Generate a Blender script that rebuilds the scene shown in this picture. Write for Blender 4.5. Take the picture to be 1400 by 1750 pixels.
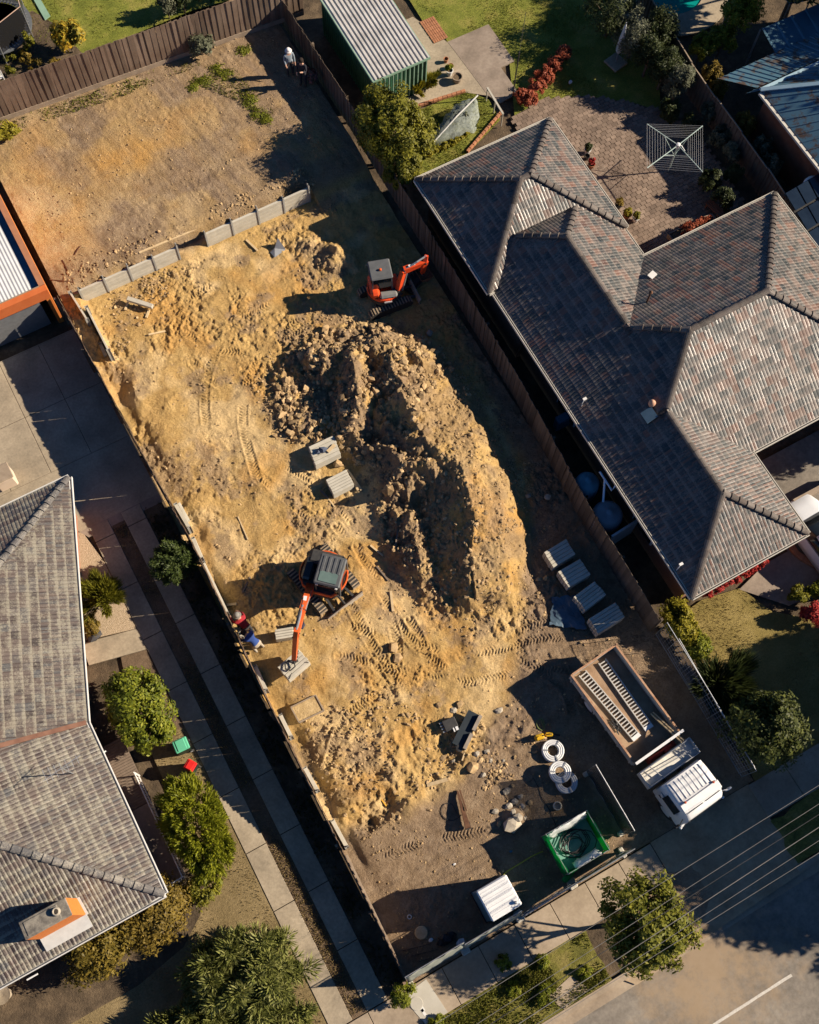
import bpy, bmesh, math, random
import numpy as np
from mathutils import Vector, Matrix, Quaternion
R = math.radians
scene = bpy.context.scene
for _o in list(bpy.data.objects): bpy.data.objects.remove(_o)
col = scene.collection
# ------------------------------------------------------------------ camera, sky, sun, exposure
CAM_H = 45.0; F_PX = 1940.0; TILT = R(19.6); ROLL = R(3.6); SITE = R(32.2)
def _axes():
    t, r, a = TILT, ROLL, SITE
    fw = np.array([0, math.sin(t), -math.cos(t)]); up = np.array([0, math.cos(t), math.sin(t)]); rt = np.array([1., 0, 0])
    rt, up = math.cos(r)*rt + math.sin(r)*up, -math.sin(r)*rt + math.cos(r)*up
    M_ = np.array([[math.cos(a), math.sin(a), 0], [-math.sin(a), math.cos(a), 0], [0, 0, 1]])
    return M_ @ rt, M_ @ up, M_ @ fw
RT, UP, FW = _axes()
cam_data = bpy.data.cameras.new('camera'); cam = bpy.data.objects.new('camera', cam_data); col.objects.link(cam)
cam_data.sensor_fit = 'VERTICAL'; cam_data.sensor_height = 24.0; cam_data.lens = F_PX/1750*24.0
cam_data.clip_start = 0.5; cam_data.clip_end = 2000
_m = Matrix.Identity(4)
for i in range(3): _m[i][0] = RT[i]; _m[i][1] = UP[i]; _m[i][2] = -FW[i]
_m[2][3] = CAM_H
cam.matrix_world = _m; scene.camera = cam
SUN_EL = R(30.5); SUN_H = (0.93, -0.366)
SUN_DIR = Vector((SUN_H[0]*math.cos(SUN_EL), SUN_H[1]*math.cos(SUN_EL), math.sin(SUN_EL))).normalized()
world = bpy.data.worlds.new('World'); scene.world = world; world.use_nodes = True
_nt = world.node_tree; _bg = _nt.nodes['Background']
_sky = _nt.nodes.new('ShaderNodeTexSky'); _sky.sky_type = 'NISHITA'; _sky.sun_disc = False
_sky.sun_elevation = SUN_EL; _sky.sun_rotation = math.atan2(SUN_DIR.x, SUN_DIR.y)
_sky.altitude = 2000; _sky.air_density = 0.65; _sky.dust_density = 0.0; _sky.ozone_density = 2.0
_tint = _nt.nodes.new('ShaderNodeMix'); _tint.data_type = 'RGBA'; _tint.blend_type = 'MULTIPLY'; _tint.inputs[0].default_value = 1.0; _tint.inputs[7].default_value = (.62, .95, 1.22, 1)   # clear, deep blue late-season sky
_nt.links.new(_sky.outputs['Color'], _tint.inputs[6]); _nt.links.new(_tint.outputs[2], _bg.inputs['Color']); _bg.inputs['Strength'].default_value = 0.05
_sd = bpy.data.lights.new('sun', 'SUN'); _sd.energy = 5.0; _sd.angle = R(0.5); _sd.color = (1.0, 0.86, 0.68)
sun = bpy.data.objects.new('sun', _sd); col.objects.link(sun); sun.location = (40, -20, 60)
sun.rotation_mode = 'QUATERNION'; sun.rotation_quaternion = SUN_DIR.to_track_quat('Z', 'Y')
vs = scene.view_settings; vs.view_transform = 'Standard'; vs.look = 'None'; vs.exposure = 0.78; vs.gamma = 1.0; vs.use_curve_mapping = False
try:
    scene.cycles.max_bounces = 5; scene.cycles.diffuse_bounces = 1; scene.cycles.glossy_bounces = 2
    scene.cycles.transparent_max_bounces = 8; scene.cycles.transmission_bounces = 3
except Exception: pass
# ------------------------------------------------------------------ survey: photo pixel (1400 x 1750) and height -> metres on the site
def G(px, py, z=0.0):
    d = FW*F_PX + RT*(px-700) - UP*(py-875); k = (z-CAM_H)/d[2]
    return Vector((d[0]*k, d[1]*k, z))
def PXS(pts, z=0.0): return [(G(p[0], p[1], z).x, G(p[0], p[1], z).y) for p in pts]
def PRJ(x, y, z):
    d = np.array([x, y, z-CAM_H]); w = d @ FW
    return 700+F_PX*(d @ RT)/w, 875-F_PX*(d @ UP)/w
# ------------------------------------------------------------------ helpers
def tag(o, label=None, cat=None, group=None, kind=None):
    if label: o['label'] = label
    if cat: o['category'] = cat
    if group: o['group'] = group
    if kind: o['kind'] = kind
    return o
def thing(name, label, cat, loc=(0, 0, 0), rz=0.0, group=None):
    o = bpy.data.objects.new(name, None); o.empty_display_size = 0.2; col.objects.link(o)
    o.location = loc; o.rotation_euler = (0, 0, rz)
    return tag(o, label, cat, group)
def link(name, me, parent=None):
    o = bpy.data.objects.new(name, me); col.objects.link(o)
    if parent: o.parent = parent
    return o
def copy_tree(o, parent=None):
    c = o.copy(); col.objects.link(c); c.parent = parent
    for ch in [x for x in bpy.data.objects if x.parent == o]: copy_tree(ch, c)
    return c
class MB:
    """collects shapes; build() makes ONE mesh object"""
    def __init__(s, T=None): s.v = []; s.f = []; s.mi = []; s.T = T or Matrix.Identity(4); s.cur = 0
    def add(s, vs, fs):
        b = len(s.v)
        for v in vs: s.v.append(tuple(s.T @ Vector(v)))
        for f in fs: s.f.append(tuple(b+i for i in f)); s.mi.append(s.cur)
        return s
    def box(s, c, d, rz=0.0, rx=0.0, ry=0.0, taper=1.0):
        m = Matrix.Translation(c) @ Matrix.Rotation(rz, 4, 'Z') @ Matrix.Rotation(ry, 4, 'Y') @ Matrix.Rotation(rx, 4, 'X')
        x, y, z = d[0]/2, d[1]/2, d[2]/2; t = taper
        vs = [m @ Vector(p) for p in [(-x,-y,-z),(x,-y,-z),(x,y,-z),(-x,y,-z),(-x*t,-y*t,z),(x*t,-y*t,z),(x*t,y*t,z),(-x*t,y*t,z)]]
        return s.add(vs, [(0,3,2,1),(4,5,6,7),(0,1,5,4),(1,2,6,5),(2,3,7,6),(3,0,4,7)])
    def bbox(s, c, d, b=0.02, rz=0.0, rx=0.0, ry=0.0):
        m = Matrix.Translation(c) @ Matrix.Rotation(rz, 4, 'Z') @ Matrix.Rotation(ry, 4, 'Y') @ Matrix.Rotation(rx, 4, 'X')
        x, y, z = d[0]/2, d[1]/2, d[2]/2; b = min(b, x*.9, y*.9, z*.9)
        def ring(a, h): return [(-x+a, -y+b, h), (-x+b, -y+a, h), (x-b, -y+a, h), (x-a, -y+b, h), (x-a, y-b, h), (x-b, y-a, h), (-x+b, y-a, h), (-x+a, y-b, h)]
        rs = [ring(b, -z), ring(0, -z+b), ring(0, z-b), ring(b, z)]
        vs = [m @ Vector(p) for r in rs for p in r]; fs = [tuple(range(7, -1, -1)), tuple(range(24, 32))]
        for k in range(3):
            for i in range(8): fs.append((k*8+i, k*8+(i+1) % 8, k*8+8+(i+1) % 8, k*8+8+i))
        return s.add(vs, fs)
    def beam(s, p0, p1, w0, h0, w1=None, h1=None, up=(0, 0, 1)):
        p0 = Vector(p0); p1 = Vector(p1); w1 = w1 or w0; h1 = h1 or h0
        d = (p1-p0).normalized(); u = Vector(up)
        if abs(d.dot(u)) > .98: u = Vector((1, 0, 0))
        sd = d.cross(u).normalized(); u = sd.cross(d)
        vs = []
        for p, w, h in ((p0, w0, h0), (p1, w1, h1)):
            vs += [p-sd*w/2-u*h/2, p+sd*w/2-u*h/2, p+sd*w/2+u*h/2, p-sd*w/2+u*h/2]
        return s.add(vs, [(0,1,2,3),(7,6,5,4),(0,4,5,1),(1,5,6,2),(2,6,7,3),(3,7,4,0)])
    def tube(s, pts, r, n=6, r1=None, closed=False):
        pts = [Vector(p) for p in pts]; m = len(pts); rings = []; b = len(s.v); vs = []
        ref = None
        for i, p in enumerate(pts):
            if closed: d = pts[(i+1) % m]-pts[i-1]
            else: d = (pts[min(i+1, m-1)]-pts[max(i-1, 0)])
            d = d.normalized() if d.length > 1e-9 else Vector((0, 0, 1))
            if ref is None: ref = Vector((0, 0, 1)) if abs(d.z) < .9 else Vector((1, 0, 0))
            sd = d.cross(ref)
            if sd.length < 1e-4: sd = d.cross(Vector((0.3, 1, 0.2)))
            sd.normalize(); u = sd.cross(d); ref = u
            rr = r if r1 is None else r+(r1-r)*i/max(1, m-1)
            if not np.isscalar(rr): rr = rr[i]
            for k in range(n):
                a = 2*math.pi*k/n; vs.append(p+sd*math.cos(a)*rr+u*math.sin(a)*rr)
        fs = []
        for i in range(m if closed else m-1):
            j = (i+1) % m
            for k in range(n): fs.append((i*n+k, i*n+(k+1) % n, j*n+(k+1) % n, j*n+k))
        if not closed: fs.append(tuple(range(n-1, -1, -1))); fs.append(tuple((m-1)*n+k for k in range(n)))
        return s.add(vs, fs)
    def lathe(s, prof, n=16, c=(0, 0, 0), cap=True):
        vs = []; fs = []; m = len(prof)
        for r, z in prof:
            for k in range(n):
                a = 2*math.pi*k/n; vs.append((c[0]+r*math.cos(a), c[1]+r*math.sin(a), c[2]+z))
        for i in range(m-1):
            for k in range(n): fs.append((i*n+k, i*n+(k+1) % n, (i+1)*n+(k+1) % n, (i+1)*n+k))
        if cap: fs.append(tuple(range(n-1, -1, -1))); fs.append(tuple((m-1)*n+k for k in range(n)))
        return s.add(vs, fs)
    def prism(s, poly, z0, z1, inset=0.0):
        n = len(poly); cx = sum(p[0] for p in poly)/n; cy = sum(p[1] for p in poly)/n
        a = sum(poly[i][0]*poly[(i+1) % n][1]-poly[(i+1) % n][0]*poly[i][1] for i in range(n))
        if a < 0: poly = list(poly)[::-1]
        vs = [(p[0], p[1], z0) for p in poly]+[(p[0]+(cx-p[0])*inset, p[1]+(cy-p[1])*inset, z1) for p in poly]
        fs = [tuple(range(n-1, -1, -1)), tuple(range(n, 2*n))]+[(i, (i+1) % n, n+(i+1) % n, n+i) for i in range(n)]
        return s.add(vs, fs)
    def quad(s, a, b, c, d): return s.add([a, b, c, d], [(0, 1, 2, 3)])
    def rock(s, c, r, seed, sq=(1, 1, .7)):
        rg = random.Random(seed); t = (1+5**.5)/2
        vs = [(-1,t,0),(1,t,0),(-1,-t,0),(1,-t,0),(0,-1,t),(0,1,t),(0,-1,-t),(0,1,-t),(t,0,-1),(t,0,1),(-t,0,-1),(-t,0,1)]
        fs = [(0,11,5),(0,5,1),(0,1,7),(0,7,10),(0,10,11),(1,5,9),(5,11,4),(11,10,2),(10,7,6),(7,1,8),(3,9,4),(3,4,2),(3,2,6),(3,6,8),(3,8,9),(4,9,5),(2,4,11),(6,2,10),(8,6,7),(9,8,1)]
        m = Matrix.Rotation(rg.uniform(0, 6.3), 4, 'Z') @ Matrix.Rotation(rg.uniform(0, 6.3), 4, 'X')
        out = []
        for v in vs:
            q = m @ Vector(v).normalized()*rg.uniform(.65, 1.2)*r
            out.append((c[0]+q.x*sq[0], c[1]+q.y*sq[1], c[2]+q.z*sq[2]))
        return s.add(out, fs)
    def build(s, name, mat, parent=None, smooth=False, world=False, bevel=0.0):
        me = bpy.data.meshes.new(name); vs = s.v
        if world and parent is not None:
            l = parent.location; vs = [(a[0]-l[0], a[1]-l[1], a[2]-l[2]) for a in vs]
        me.from_pydata(vs, [], s.f); me.update()
        mats = mat if isinstance(mat, (list, tuple)) else [mat]
        for m in mats: me.materials.append(m)
        if len(mats) > 1: me.polygons.foreach_set('material_index', s.mi)
        if smooth: me.polygons.foreach_set('use_smooth', [True]*len(me.polygons))
        o = link(name, me, parent)
        if bevel:
            b = o.modifiers.new('bevel', 'BEVEL'); b.width = bevel; b.segments = 2; b.limit_method = 'ANGLE'
        return o
# ------------------------------------------------------------------ numpy noise
def _hash(ix, iy, seed):
    h = (ix.astype(np.int64)*374761393+iy.astype(np.int64)*668265263+seed*1442695041) & 0xffffffff
    h = ((h ^ (h >> 13))*1274126177) & 0xffffffff
    return ((h ^ (h >> 16)) & 0xffff)/65535.0
def vnoise(x, y, seed=0):
    x = np.asarray(x, float); y = np.asarray(y, float)
    ix = np.floor(x); iy = np.floor(y); fx = x-ix; fy = y-iy
    fx = fx*fx*fx*(fx*(fx*6-15)+10); fy = fy*fy*fy*(fy*(fy*6-15)+10)
    a = _hash(ix, iy, seed); b = _hash(ix+1, iy, seed); c = _hash(ix, iy+1, seed); d = _hash(ix+1, iy+1, seed)
    return (a*(1-fx)+b*fx)*(1-fy)+(c*(1-fx)+d*fx)*fy
def fbm(x, y, oct=4, seed=0, gain=.5):
    s = 0; amp = 1; tot = 0
    for o in range(oct):
        s = s+amp*vnoise(x*2**o+o*17.3, y*2**o-o*9.1, seed+o); tot += amp; amp *= gain
    return s/tot
def polydist(x, y, poly):
    """signed distance, positive inside"""
    x = np.asarray(x, float); y = np.asarray(y, float)
    d = np.full(x.shape, 1e9); ins = np.zeros(x.shape, bool); n = len(poly)
    for i in range(n):
        x0, y0 = poly[i]; x1, y1 = poly[(i+1) % n]
        ex, ey = x1-x0, y1-y0; t = np.clip(((x-x0)*ex+(y-y0)*ey)/(ex*ex+ey*ey+1e-12), 0, 1)
        d = np.minimum(d, np.hypot(x-x0-t*ex, y-y0-t*ey))
        cr = ((y0 > y) != (y1 > y)) & (x < (x1-x0)*(y-y0)/((y1-y0) if y1 != y0 else 1e-9)+x0)
        ins ^= cr
    return np.where(ins, d, -d)
# ------------------------------------------------------------------ materials (all procedural)
def nodes(name):
    m = bpy.data.materials.new(name); m.use_nodes = True; nt = m.node_tree
    return m, nt, nt.nodes['Principled BSDF']
def ramp(nt, cols, fac):
    r = nt.nodes.new('ShaderNodeValToRGB'); e = r.color_ramp.elements
    while len(e) < len(cols): e.new(.5)
    for i, c in enumerate(cols):
        p, k = (c if isinstance(c[0], (int, float)) and len(c) == 2 else (i/max(1, len(cols)-1), c))
        e[i].position = p; e[i].color = (k[0], k[1], k[2], 1)
    nt.links.new(fac, r.inputs['Fac']); return r.outputs['Color']
def noise(nt, vec, scale, detail=5, rough=.6, dist=0.0):
    n = nt.nodes.new('ShaderNodeTexNoise'); n.inputs['Scale'].default_value = scale; n.inputs['Detail'].default_value = detail
    n.inputs['Roughness'].default_value = rough; n.inputs['Distortion'].default_value = dist
    nt.links.new(vec, n.inputs['Vector']); return n.outputs['Fac']
def math_(nt, op, a, b=None, c=None):
    n = nt.nodes.new('ShaderNodeMath'); n.operation = op
    for i, v in enumerate((a, b, c)):
        if v is None: continue
        if isinstance(v, (int, float)): n.inputs[i].default_value = v
        else: nt.links.new(v, n.inputs[i])
    return n.outputs[0]
def mixc(nt, a, b, fac, mode='MIX'):
    n = nt.nodes.new('ShaderNodeMix'); n.data_type = 'RGBA'; n.blend_type = mode
    for k, v in ((6, a), (7, b)):
        if isinstance(v, tuple): n.inputs[k].default_value = (v[0], v[1], v[2], 1)
        else: nt.links.new(v, n.inputs[k])
    if isinstance(fac, (int, float)): n.inputs[0].default_value = fac
    else: nt.links.new(fac, n.inputs[0])
    return n.outputs[2]
def coord(nt, world=True):
    if world:
        g = nt.nodes.new('ShaderNodeNewGeometry'); return g.outputs['Position']
    t = nt.nodes.new('ShaderNodeTexCoord'); return t.outputs['Object']
def bump(nt, bsdf, h, strength=.4, dist=.03):
    b = nt.nodes.new('ShaderNodeBump'); b.inputs['Strength'].default_value = strength; b.inputs['Distance'].default_value = dist
    nt.links.new(h, b.inputs['Height']); nt.links.new(b.outputs['Normal'], bsdf.inputs['Normal'])
def mat(name, cols, scale=3.0, rough=.8, bs=0.0, bscale=20.0, world=True, metal=0.0, rnd=0.0, detail=5, spec=.3, bd=.02, fine=None):
    """mottled material: ramp over noise, optional per-object / per-piece brightness, bump"""
    m, nt, b = nodes(name); v = coord(nt, world)
    f = noise(nt, v, scale, detail, .62)
    if len(cols) == 1: cols = [tuple(x*.86 for x in cols[0]), tuple(x*1.12 for x in cols[0])]
    if not isinstance(cols[0][0], (int, float)) or len(cols[0]) == 2: c = ramp(nt, cols, f)
    else:
        n = len(cols); c = ramp(nt, [(.32+.36*i/max(1, n-1), k) for i, k in enumerate(cols)], f)
    if fine:
        g = noise(nt, v, fine[0], 3, .7); c = mixc(nt, c, ramp(nt, [(.3, (1-fine[1],)*3), (.7, (1+fine[1],)*3)], g), 1.0, 'MULTIPLY')
    if rnd:
        gi = nt.nodes.new('ShaderNodeNewGeometry'); oi = nt.nodes.new('ShaderNodeObjectInfo')
        r = math_(nt, 'FRACT', math_(nt, 'ADD', gi.outputs['Random Per Island'], oi.outputs['Random']))
        k = math_(nt, 'MULTIPLY_ADD', r, 2*rnd, 1-rnd)
        cb = nt.nodes.new('ShaderNodeCombineColor')
        for i in range(3): nt.links.new(k, cb.inputs[i])
        c = mixc(nt, c, cb.outputs[0], 1.0, 'MULTIPLY')
    nt.links.new(c, b.inputs['Base Color'])
    b.inputs['Roughness'].default_value = rough; b.inputs['Metallic'].default_value = metal
    b.inputs['Specular IOR Level'].default_value = spec
    if bs: bump(nt, b, noise(nt, v, bscale, 6, .7), bs, bd)
    return m
def leafmat(name, cols, trans=.25):
    m, nt, b = nodes(name); g = nt.nodes.new('ShaderNodeNewGeometry'); v = g.outputs['Position']
    f = noise(nt, v, 1.3, 3); r = math_(nt, 'MULTIPLY_ADD', g.outputs['Random Per Island'], .55, math_(nt, 'MULTIPLY_ADD', f, .9, -.22))
    c = ramp(nt, cols, r); nt.links.new(c, b.inputs['Base Color']); b.inputs['Roughness'].default_value = .55; b.inputs['Specular IOR Level'].default_value = .25
    t = nt.nodes.new('ShaderNodeBsdfTranslucent'); nt.links.new(c, t.inputs['Color'])
    x = nt.nodes.new('ShaderNodeMixShader'); x.inputs[0].default_value = trans
    nt.links.new(b.outputs[0], x.inputs[1]); nt.links.new(t.outputs[0], x.inputs[2])
    nt.links.new(x.outputs[0], nt.nodes['Material Output'].inputs['Surface']); return m
MT = {}
MT['concrete'] = mat('concrete', [(.24,.20,.145),(.345,.285,.205),(.43,.36,.26)], .55, .85, .25, 60, detail=8, fine=(9, .16))
MT['old_concrete'] = mat('old_concrete', [(.20,.16,.125),(.27,.215,.17),(.33,.27,.215)], .8, .85, .25, 50, fine=(7, .12))
MT['pale_concrete'] = mat('pale_concrete', [(.42,.39,.33),(.5,.47,.4)], 1.2, .8, .15, 60)
MT['sleeper'] = mat('sleeper_concrete', [(.45,.42,.345),(.55,.515,.43)], 3, .8, .2, 40, rnd=.06, fine=(25, .06))
def asphalt():
    m = mat('asphalt', [(.15,.132,.11),(.205,.18,.15),(.26,.228,.187)], .35, .9, .5, 90, fine=(4, .22)); nt = m.node_tree; b = nt.nodes['Principled BSDF']; old = b.inputs['Base Color'].links[0].from_socket
    v = coord(nt); d = nt.nodes.new('ShaderNodeVectorMath'); d.operation = 'DISTANCE'; d.inputs[1].default_value = (9.6, -7.2, 0); nt.links.new(v, d.inputs[0])
    n = noise(nt, v, .9, 7, .75); k = math_(nt, 'MULTIPLY_ADD', d.outputs['Value'], -.22, math_(nt, 'MULTIPLY_ADD', n, 2.4, -.35)); k = ramp(nt, [(.1, (0,0,0)), (.75, (.75,.75,.75))], k)
    st = ramp(nt, [(.60, (1,1,1)), (.70, (.72,.72,.72))], noise(nt, v, .55, 5, .7)); c = mixc(nt, mixc(nt, old, st, 1., 'MULTIPLY'), (.36,.26,.16), k); nt.links.new(c, b.inputs['Base Color']); return m
MT['asphalt'] = asphalt()
MT['steel'] = mat('galvanised_steel', [(.32,.33,.34),(.42,.43,.44)], 6, .45, .05, 50, metal=.6)
MT['dark_steel'] = mat('dark_steel', [(.035,.035,.037),(.06,.058,.055)], 5, .5, .1, 40)
MT['rust_steel'] = mat('rusty_steel', [(.10,.045,.025),(.17,.085,.045)], 6, .8, .2, 40)
MT['rubber'] = mat('rubber', [(.03,.029,.028),(.055,.05,.045)], 8, .8, .1, 60)
MT['black'] = mat('black_plastic', [(.018,.018,.02),(.03,.03,.032)], 6, .4)
MT['white_paint'] = mat('white_paint', [(.68,.68,.68),(.78,.78,.77)], 2.5, .38, world=False, fine=(14, .05))
MT['orange_paint'] = mat('orange_paint', [(.62,.095,.018),(.72,.13,.03)], 3, .35, world=False, fine=(18, .08))
MT['orange_red'] = mat('red_orange_paint', [(.60,.055,.015),(.72,.085,.022)], 3, .35, world=False, fine=(18, .08))
MT['timber'] = mat('sawn_timber', [(.52,.38,.21),(.64,.49,.29)], 8, .8, .15, 60)
MT['grey_timber'] = mat('grey_timber', [(.16,.12,.09),(.22,.17,.13)], 6, .85, .2, 60)
MT['fence_wood'] = mat('weathered_paling', [(.115,.072,.045),(.19,.128,.085),(.25,.18,.125)], 1.3, .85, .4, 30, rnd=.3)
MT['dark_fence_wood'] = mat('old_dark_paling', [(.10,.075,.055),(.15,.115,.085)], 1.3, .9, .4, 30, rnd=.3)
MT['dirt_rock'] = mat('clay_rock', [(.24,.16,.085),(.38,.26,.135),(.52,.37,.20)], 2.5, .95, .6, 20, rnd=.35)
MT['grey_rock'] = mat('rubble_rock', [(.30,.26,.20),(.46,.41,.33)], 3, .95, .4, 20, rnd=.2)
MT['glass'] = mat('dark_glass', [(.015,.02,.024),(.02,.026,.03)], 2, .08, spec=.6)
# ================================================================== SETTING
def sheet(name, poly, z, m, kind='structure', seg=0.0):
    bm = bmesh.new(); vs = [bm.verts.new((p[0], p[1], z)) for p in poly]; f = bm.faces.new(vs)
    if f.normal.z < 0: bmesh.ops.reverse_faces(bm, faces=[f])
    f.normal_update()
    if f.normal.z < 0: f.normal_flip()
    bmesh.ops.triangulate(bm, faces=bm.faces[:])
    me = bpy.data.meshes.new(name); bm.to_mesh(me); bm.free(); me.materials.append(m)
    return tag(link(name, me), kind=kind)
def slab(name, poly, z0, z1, m, parent=None, kind='structure'):
    o = MB().prism(poly, z0, z1).build(name, m, parent)
    if parent is None: tag(o, kind=kind)
    return o
def rough_poly(pts, step=.25, amp=.1, seed=1):
    out = []; n = len(pts)
    for i in range(n):
        a, b = pts[i], pts[(i+1) % n]; m = max(1, int(math.hypot(b[0]-a[0], b[1]-a[1])/step))
        for k in range(m):
            x = a[0]+(b[0]-a[0])*k/m; y = a[1]+(b[1]-a[1])*k/m; out.append((x+amp*2*(float(fbm(np.array(x*1.7), np.array(y*1.7), 3, seed))-.5), y+amp*2*(float(fbm(np.array(x*1.7+50), np.array(y*1.7), 3, seed))-.5)))
    return out
def rect(x0, y0, x1, y1): return [(x0, y0), (x1, y0), (x1, y1), (x0, y1)]
def rough_rect(x0, y0, x1, y1, amp=.08, step=.4, seed=1):
    rg = random.Random(seed); pts = []
    for (ax, ay), (bx, by) in (((x0,y0),(x1,y0)), ((x1,y0),(x1,y1)), ((x1,y1),(x0,y1)), ((x0,y1),(x0,y0))):
        n = max(1, int(math.hypot(bx-ax, by-ay)/step))
        for i in range(n):
            t = i/n; pts.append((ax+(bx-ax)*t+rg.uniform(-amp, amp), ay+(by-ay)*t+rg.uniform(-amp, amp)))
    return pts
MT['garden'] = mat('garden_soil', [(.055,.04,.026),(.10,.072,.045),(.16,.115,.07)], 1.2, .95, .8, 14, fine=(6, .25), bd=.05)
MT['lawn'] = mat('mown_lawn', [(.12,.14,.018),(.19,.205,.03),(.29,.255,.06)], .9, .9, 1.0, 30, fine=(14, .32), bd=.05)
MT['dry_lawn'] = mat('dry_lawn', [(.17,.125,.055),(.235,.175,.085),(.30,.225,.115)], .7, .95, .9, 30, fine=(12, .25), bd=.05)
MT['tan_lawn'] = mat('tan_lawn', [(.19,.15,.045),(.25,.19,.06),(.32,.245,.09)], .8, .95, .9, 30, fine=(12, .22), bd=.05)
MT['verge'] = mat('verge_grass', [(.10,.10,.02),(.18,.165,.035),(.26,.21,.07)], 1.1, .95, 1.0, 24, fine=(9, .35), bd=.06)
MT['dust'] = mat('dusty_concrete', [(.28,.20,.125),(.36,.265,.17),(.42,.32,.21)], .9, .95, .3, 40, fine=(5, .15))
MT['footpath'] = mat('footpath_concrete', [(.25,.195,.14),(.34,.27,.195),(.42,.34,.25)], .5, .9, .2, 50, fine=(8, .08))
MT['soil_path'] = mat('brown_strip', [(.12,.082,.05),(.18,.125,.08)], 1.2, .95, .8, 25, fine=(10, .25), bd=.04)
MT['pebble_bed'] = mat('pebble_bed', [(.36,.27,.17),(.55,.43,.3)], 14, .9, .9, 22, fine=(30, .2), bd=.05)
MT['brown_brick'] = mat('brick', [(.24,.09,.05),(.33,.14,.08)], 2, .9, .3, 30, rnd=.2)
MT['paver'] = mat('clay_paver', [(.165,.12,.092),(.225,.165,.125),(.28,.21,.16)], 1.0, .9, .3, 40, rnd=.22, fine=(12, .1))
MT['joint'] = mat('paver_joint', [(.07,.05,.035),(.11,.08,.055)], 3, .95)
MT['red_paving'] = mat('red_paving', [(.34,.145,.075),(.42,.19,.10)], 2, .9, .3, 30, rnd=.12)
MT['pool'] = mat('pool_water', [(.0,.22,.20),(.005,.27,.25)], .8, .05, .06, 5, spec=.6)
_g = MB()
for _r in ((-300,-300,300,-2.55), (-300,40.95,300,300), (-300,-2.55,-.30,40.95), (14.98,-2.55,300,40.95)): _g.add([(_r[0],_r[1],-.12),(_r[2],_r[1],-.12),(_r[2],_r[3],-.12),(_r[0],_r[3],-.12)], [(0,1,2,3)])
ground = tag(_g.build('ground', MT['garden']), kind='structure')
# street
road = sheet('road', rect(-200, -60, 200, -6.25), -.10, MT['asphalt'])
def kerb(x0, x1):
    o = MB().prism([(x0, -6.25), (x1, -6.25), (x1, -6.02), (x0, -6.02)], -.11, .02).build('kerb', MT['footpath']); tag(o, kind='structure')
    for i in range(int(max(-1, x0)), int(min(14, x1))): pass
kerb(-200, 6.9); kerb(14.6, 200)
tag(MB().prism([(-200, -6.6), (200, -6.6), (200, -6.25), (-200, -6.25)], -.099, -.088).build('gutter_channel', MT['footpath']), kind='structure')
_dash = None
for k in range(-5, 7):
    if k == 0: x0, x1 = 7.8, 12.25
    else: x0 = 7.8+k*9.5; x1 = x0+4.4
    pass
    if -12 < x0 < 30:
        o = sheet('lane_marking', rough_rect(x0, -9.16, x1, -9.06, .006, .3, k+9), -.092, mat('road_paint', [(.52,.48,.42),(.62,.58,.52)], 5, .8, fine=(12, .15)) if _dash is None else _dash, kind=None)
        if _dash is None: _dash = o.data.materials[0]
        o.parent = road
# footpath in separate concrete bays, right across the frontage
fx = [-60, -40, -30, -22, -16, -12, -9, -6.5, -4.2, -2.1, -.5, 1.0, 2.55, 4.1, 5.65, 7.2, 8.7, 10.15]
base = tag(sheet('footpath', rect(-60, -4.06, 10.2, -2.62), -.03, MT['joint']), kind='structure')
for i in range(len(fx)-1):
    m_ = MT['pale_concrete'] if -.6 < fx[i] < .5 and False else MT['footpath']
    MB().bbox(((fx[i]+fx[i+1])/2, -3.34, -.01), (fx[i+1]-fx[i]-.025, 1.42, .06), .01).build('footpath_bay', m_, base)
fx2 = [14.7, 16.4, 18.1, 19.8, 22, 25, 30, 60]
base2 = sheet('footpath', rect(14.7, -4.06, 60, -2.62), -.03, MT['joint'])
for i in range(len(fx2)-1):
    MB().bbox(((fx2[i]+fx2[i+1])/2, -3.34, -.01), (fx2[i+1]-fx2[i]-.025, 1.42, .06), .01).build('footpath_bay', MT['footpath'], base2)
sheet('verge', rough_rect(-.2, -6.03, 6.3, -4.05, .05, .3, 4), .0, MT['verge'])
sheet('verge', rough_rect(-60, -6.03, -2.2, -4.05, .05, .6, 5), .0, MT['verge'])
sheet('verge', rough_poly(rect(14.7, -5.95, 60, -4.15), .2, .25, 6), .0, MT['verge'])
sheet('crossover', [(10.18,-2.6),(14.75,-2.6),(14.75,-4.2),(14.9,-6.3),(7.0,-6.6),(6.6,-6.15),(8.6,-5.0),(9.9,-4.1),(10.18,-4.06)], -.016, MT['dust'])
sheet('dirt_apron', rough_poly(PXS([(1130,1490),(1180,1480),(1215,1520),(1195,1580),(1140,1610),(1085,1650),(1060,1640),(1090,1560)]), .12, .35, 3), -.008, mat('apron_soil', [(.20,.135,.085),(.28,.195,.125),(.34,.245,.16)], 1.5, .95, .9, 12, fine=(8, .2), bd=.06))
# concrete pit lids in the verge
for k, c in enumerate([((935,1705),(975,1668),(1008,1690),(965,1725))]):
    slab('service_pit_lid', PXS(c[0:4]), -.02, .02, MT['footpath'])
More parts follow.
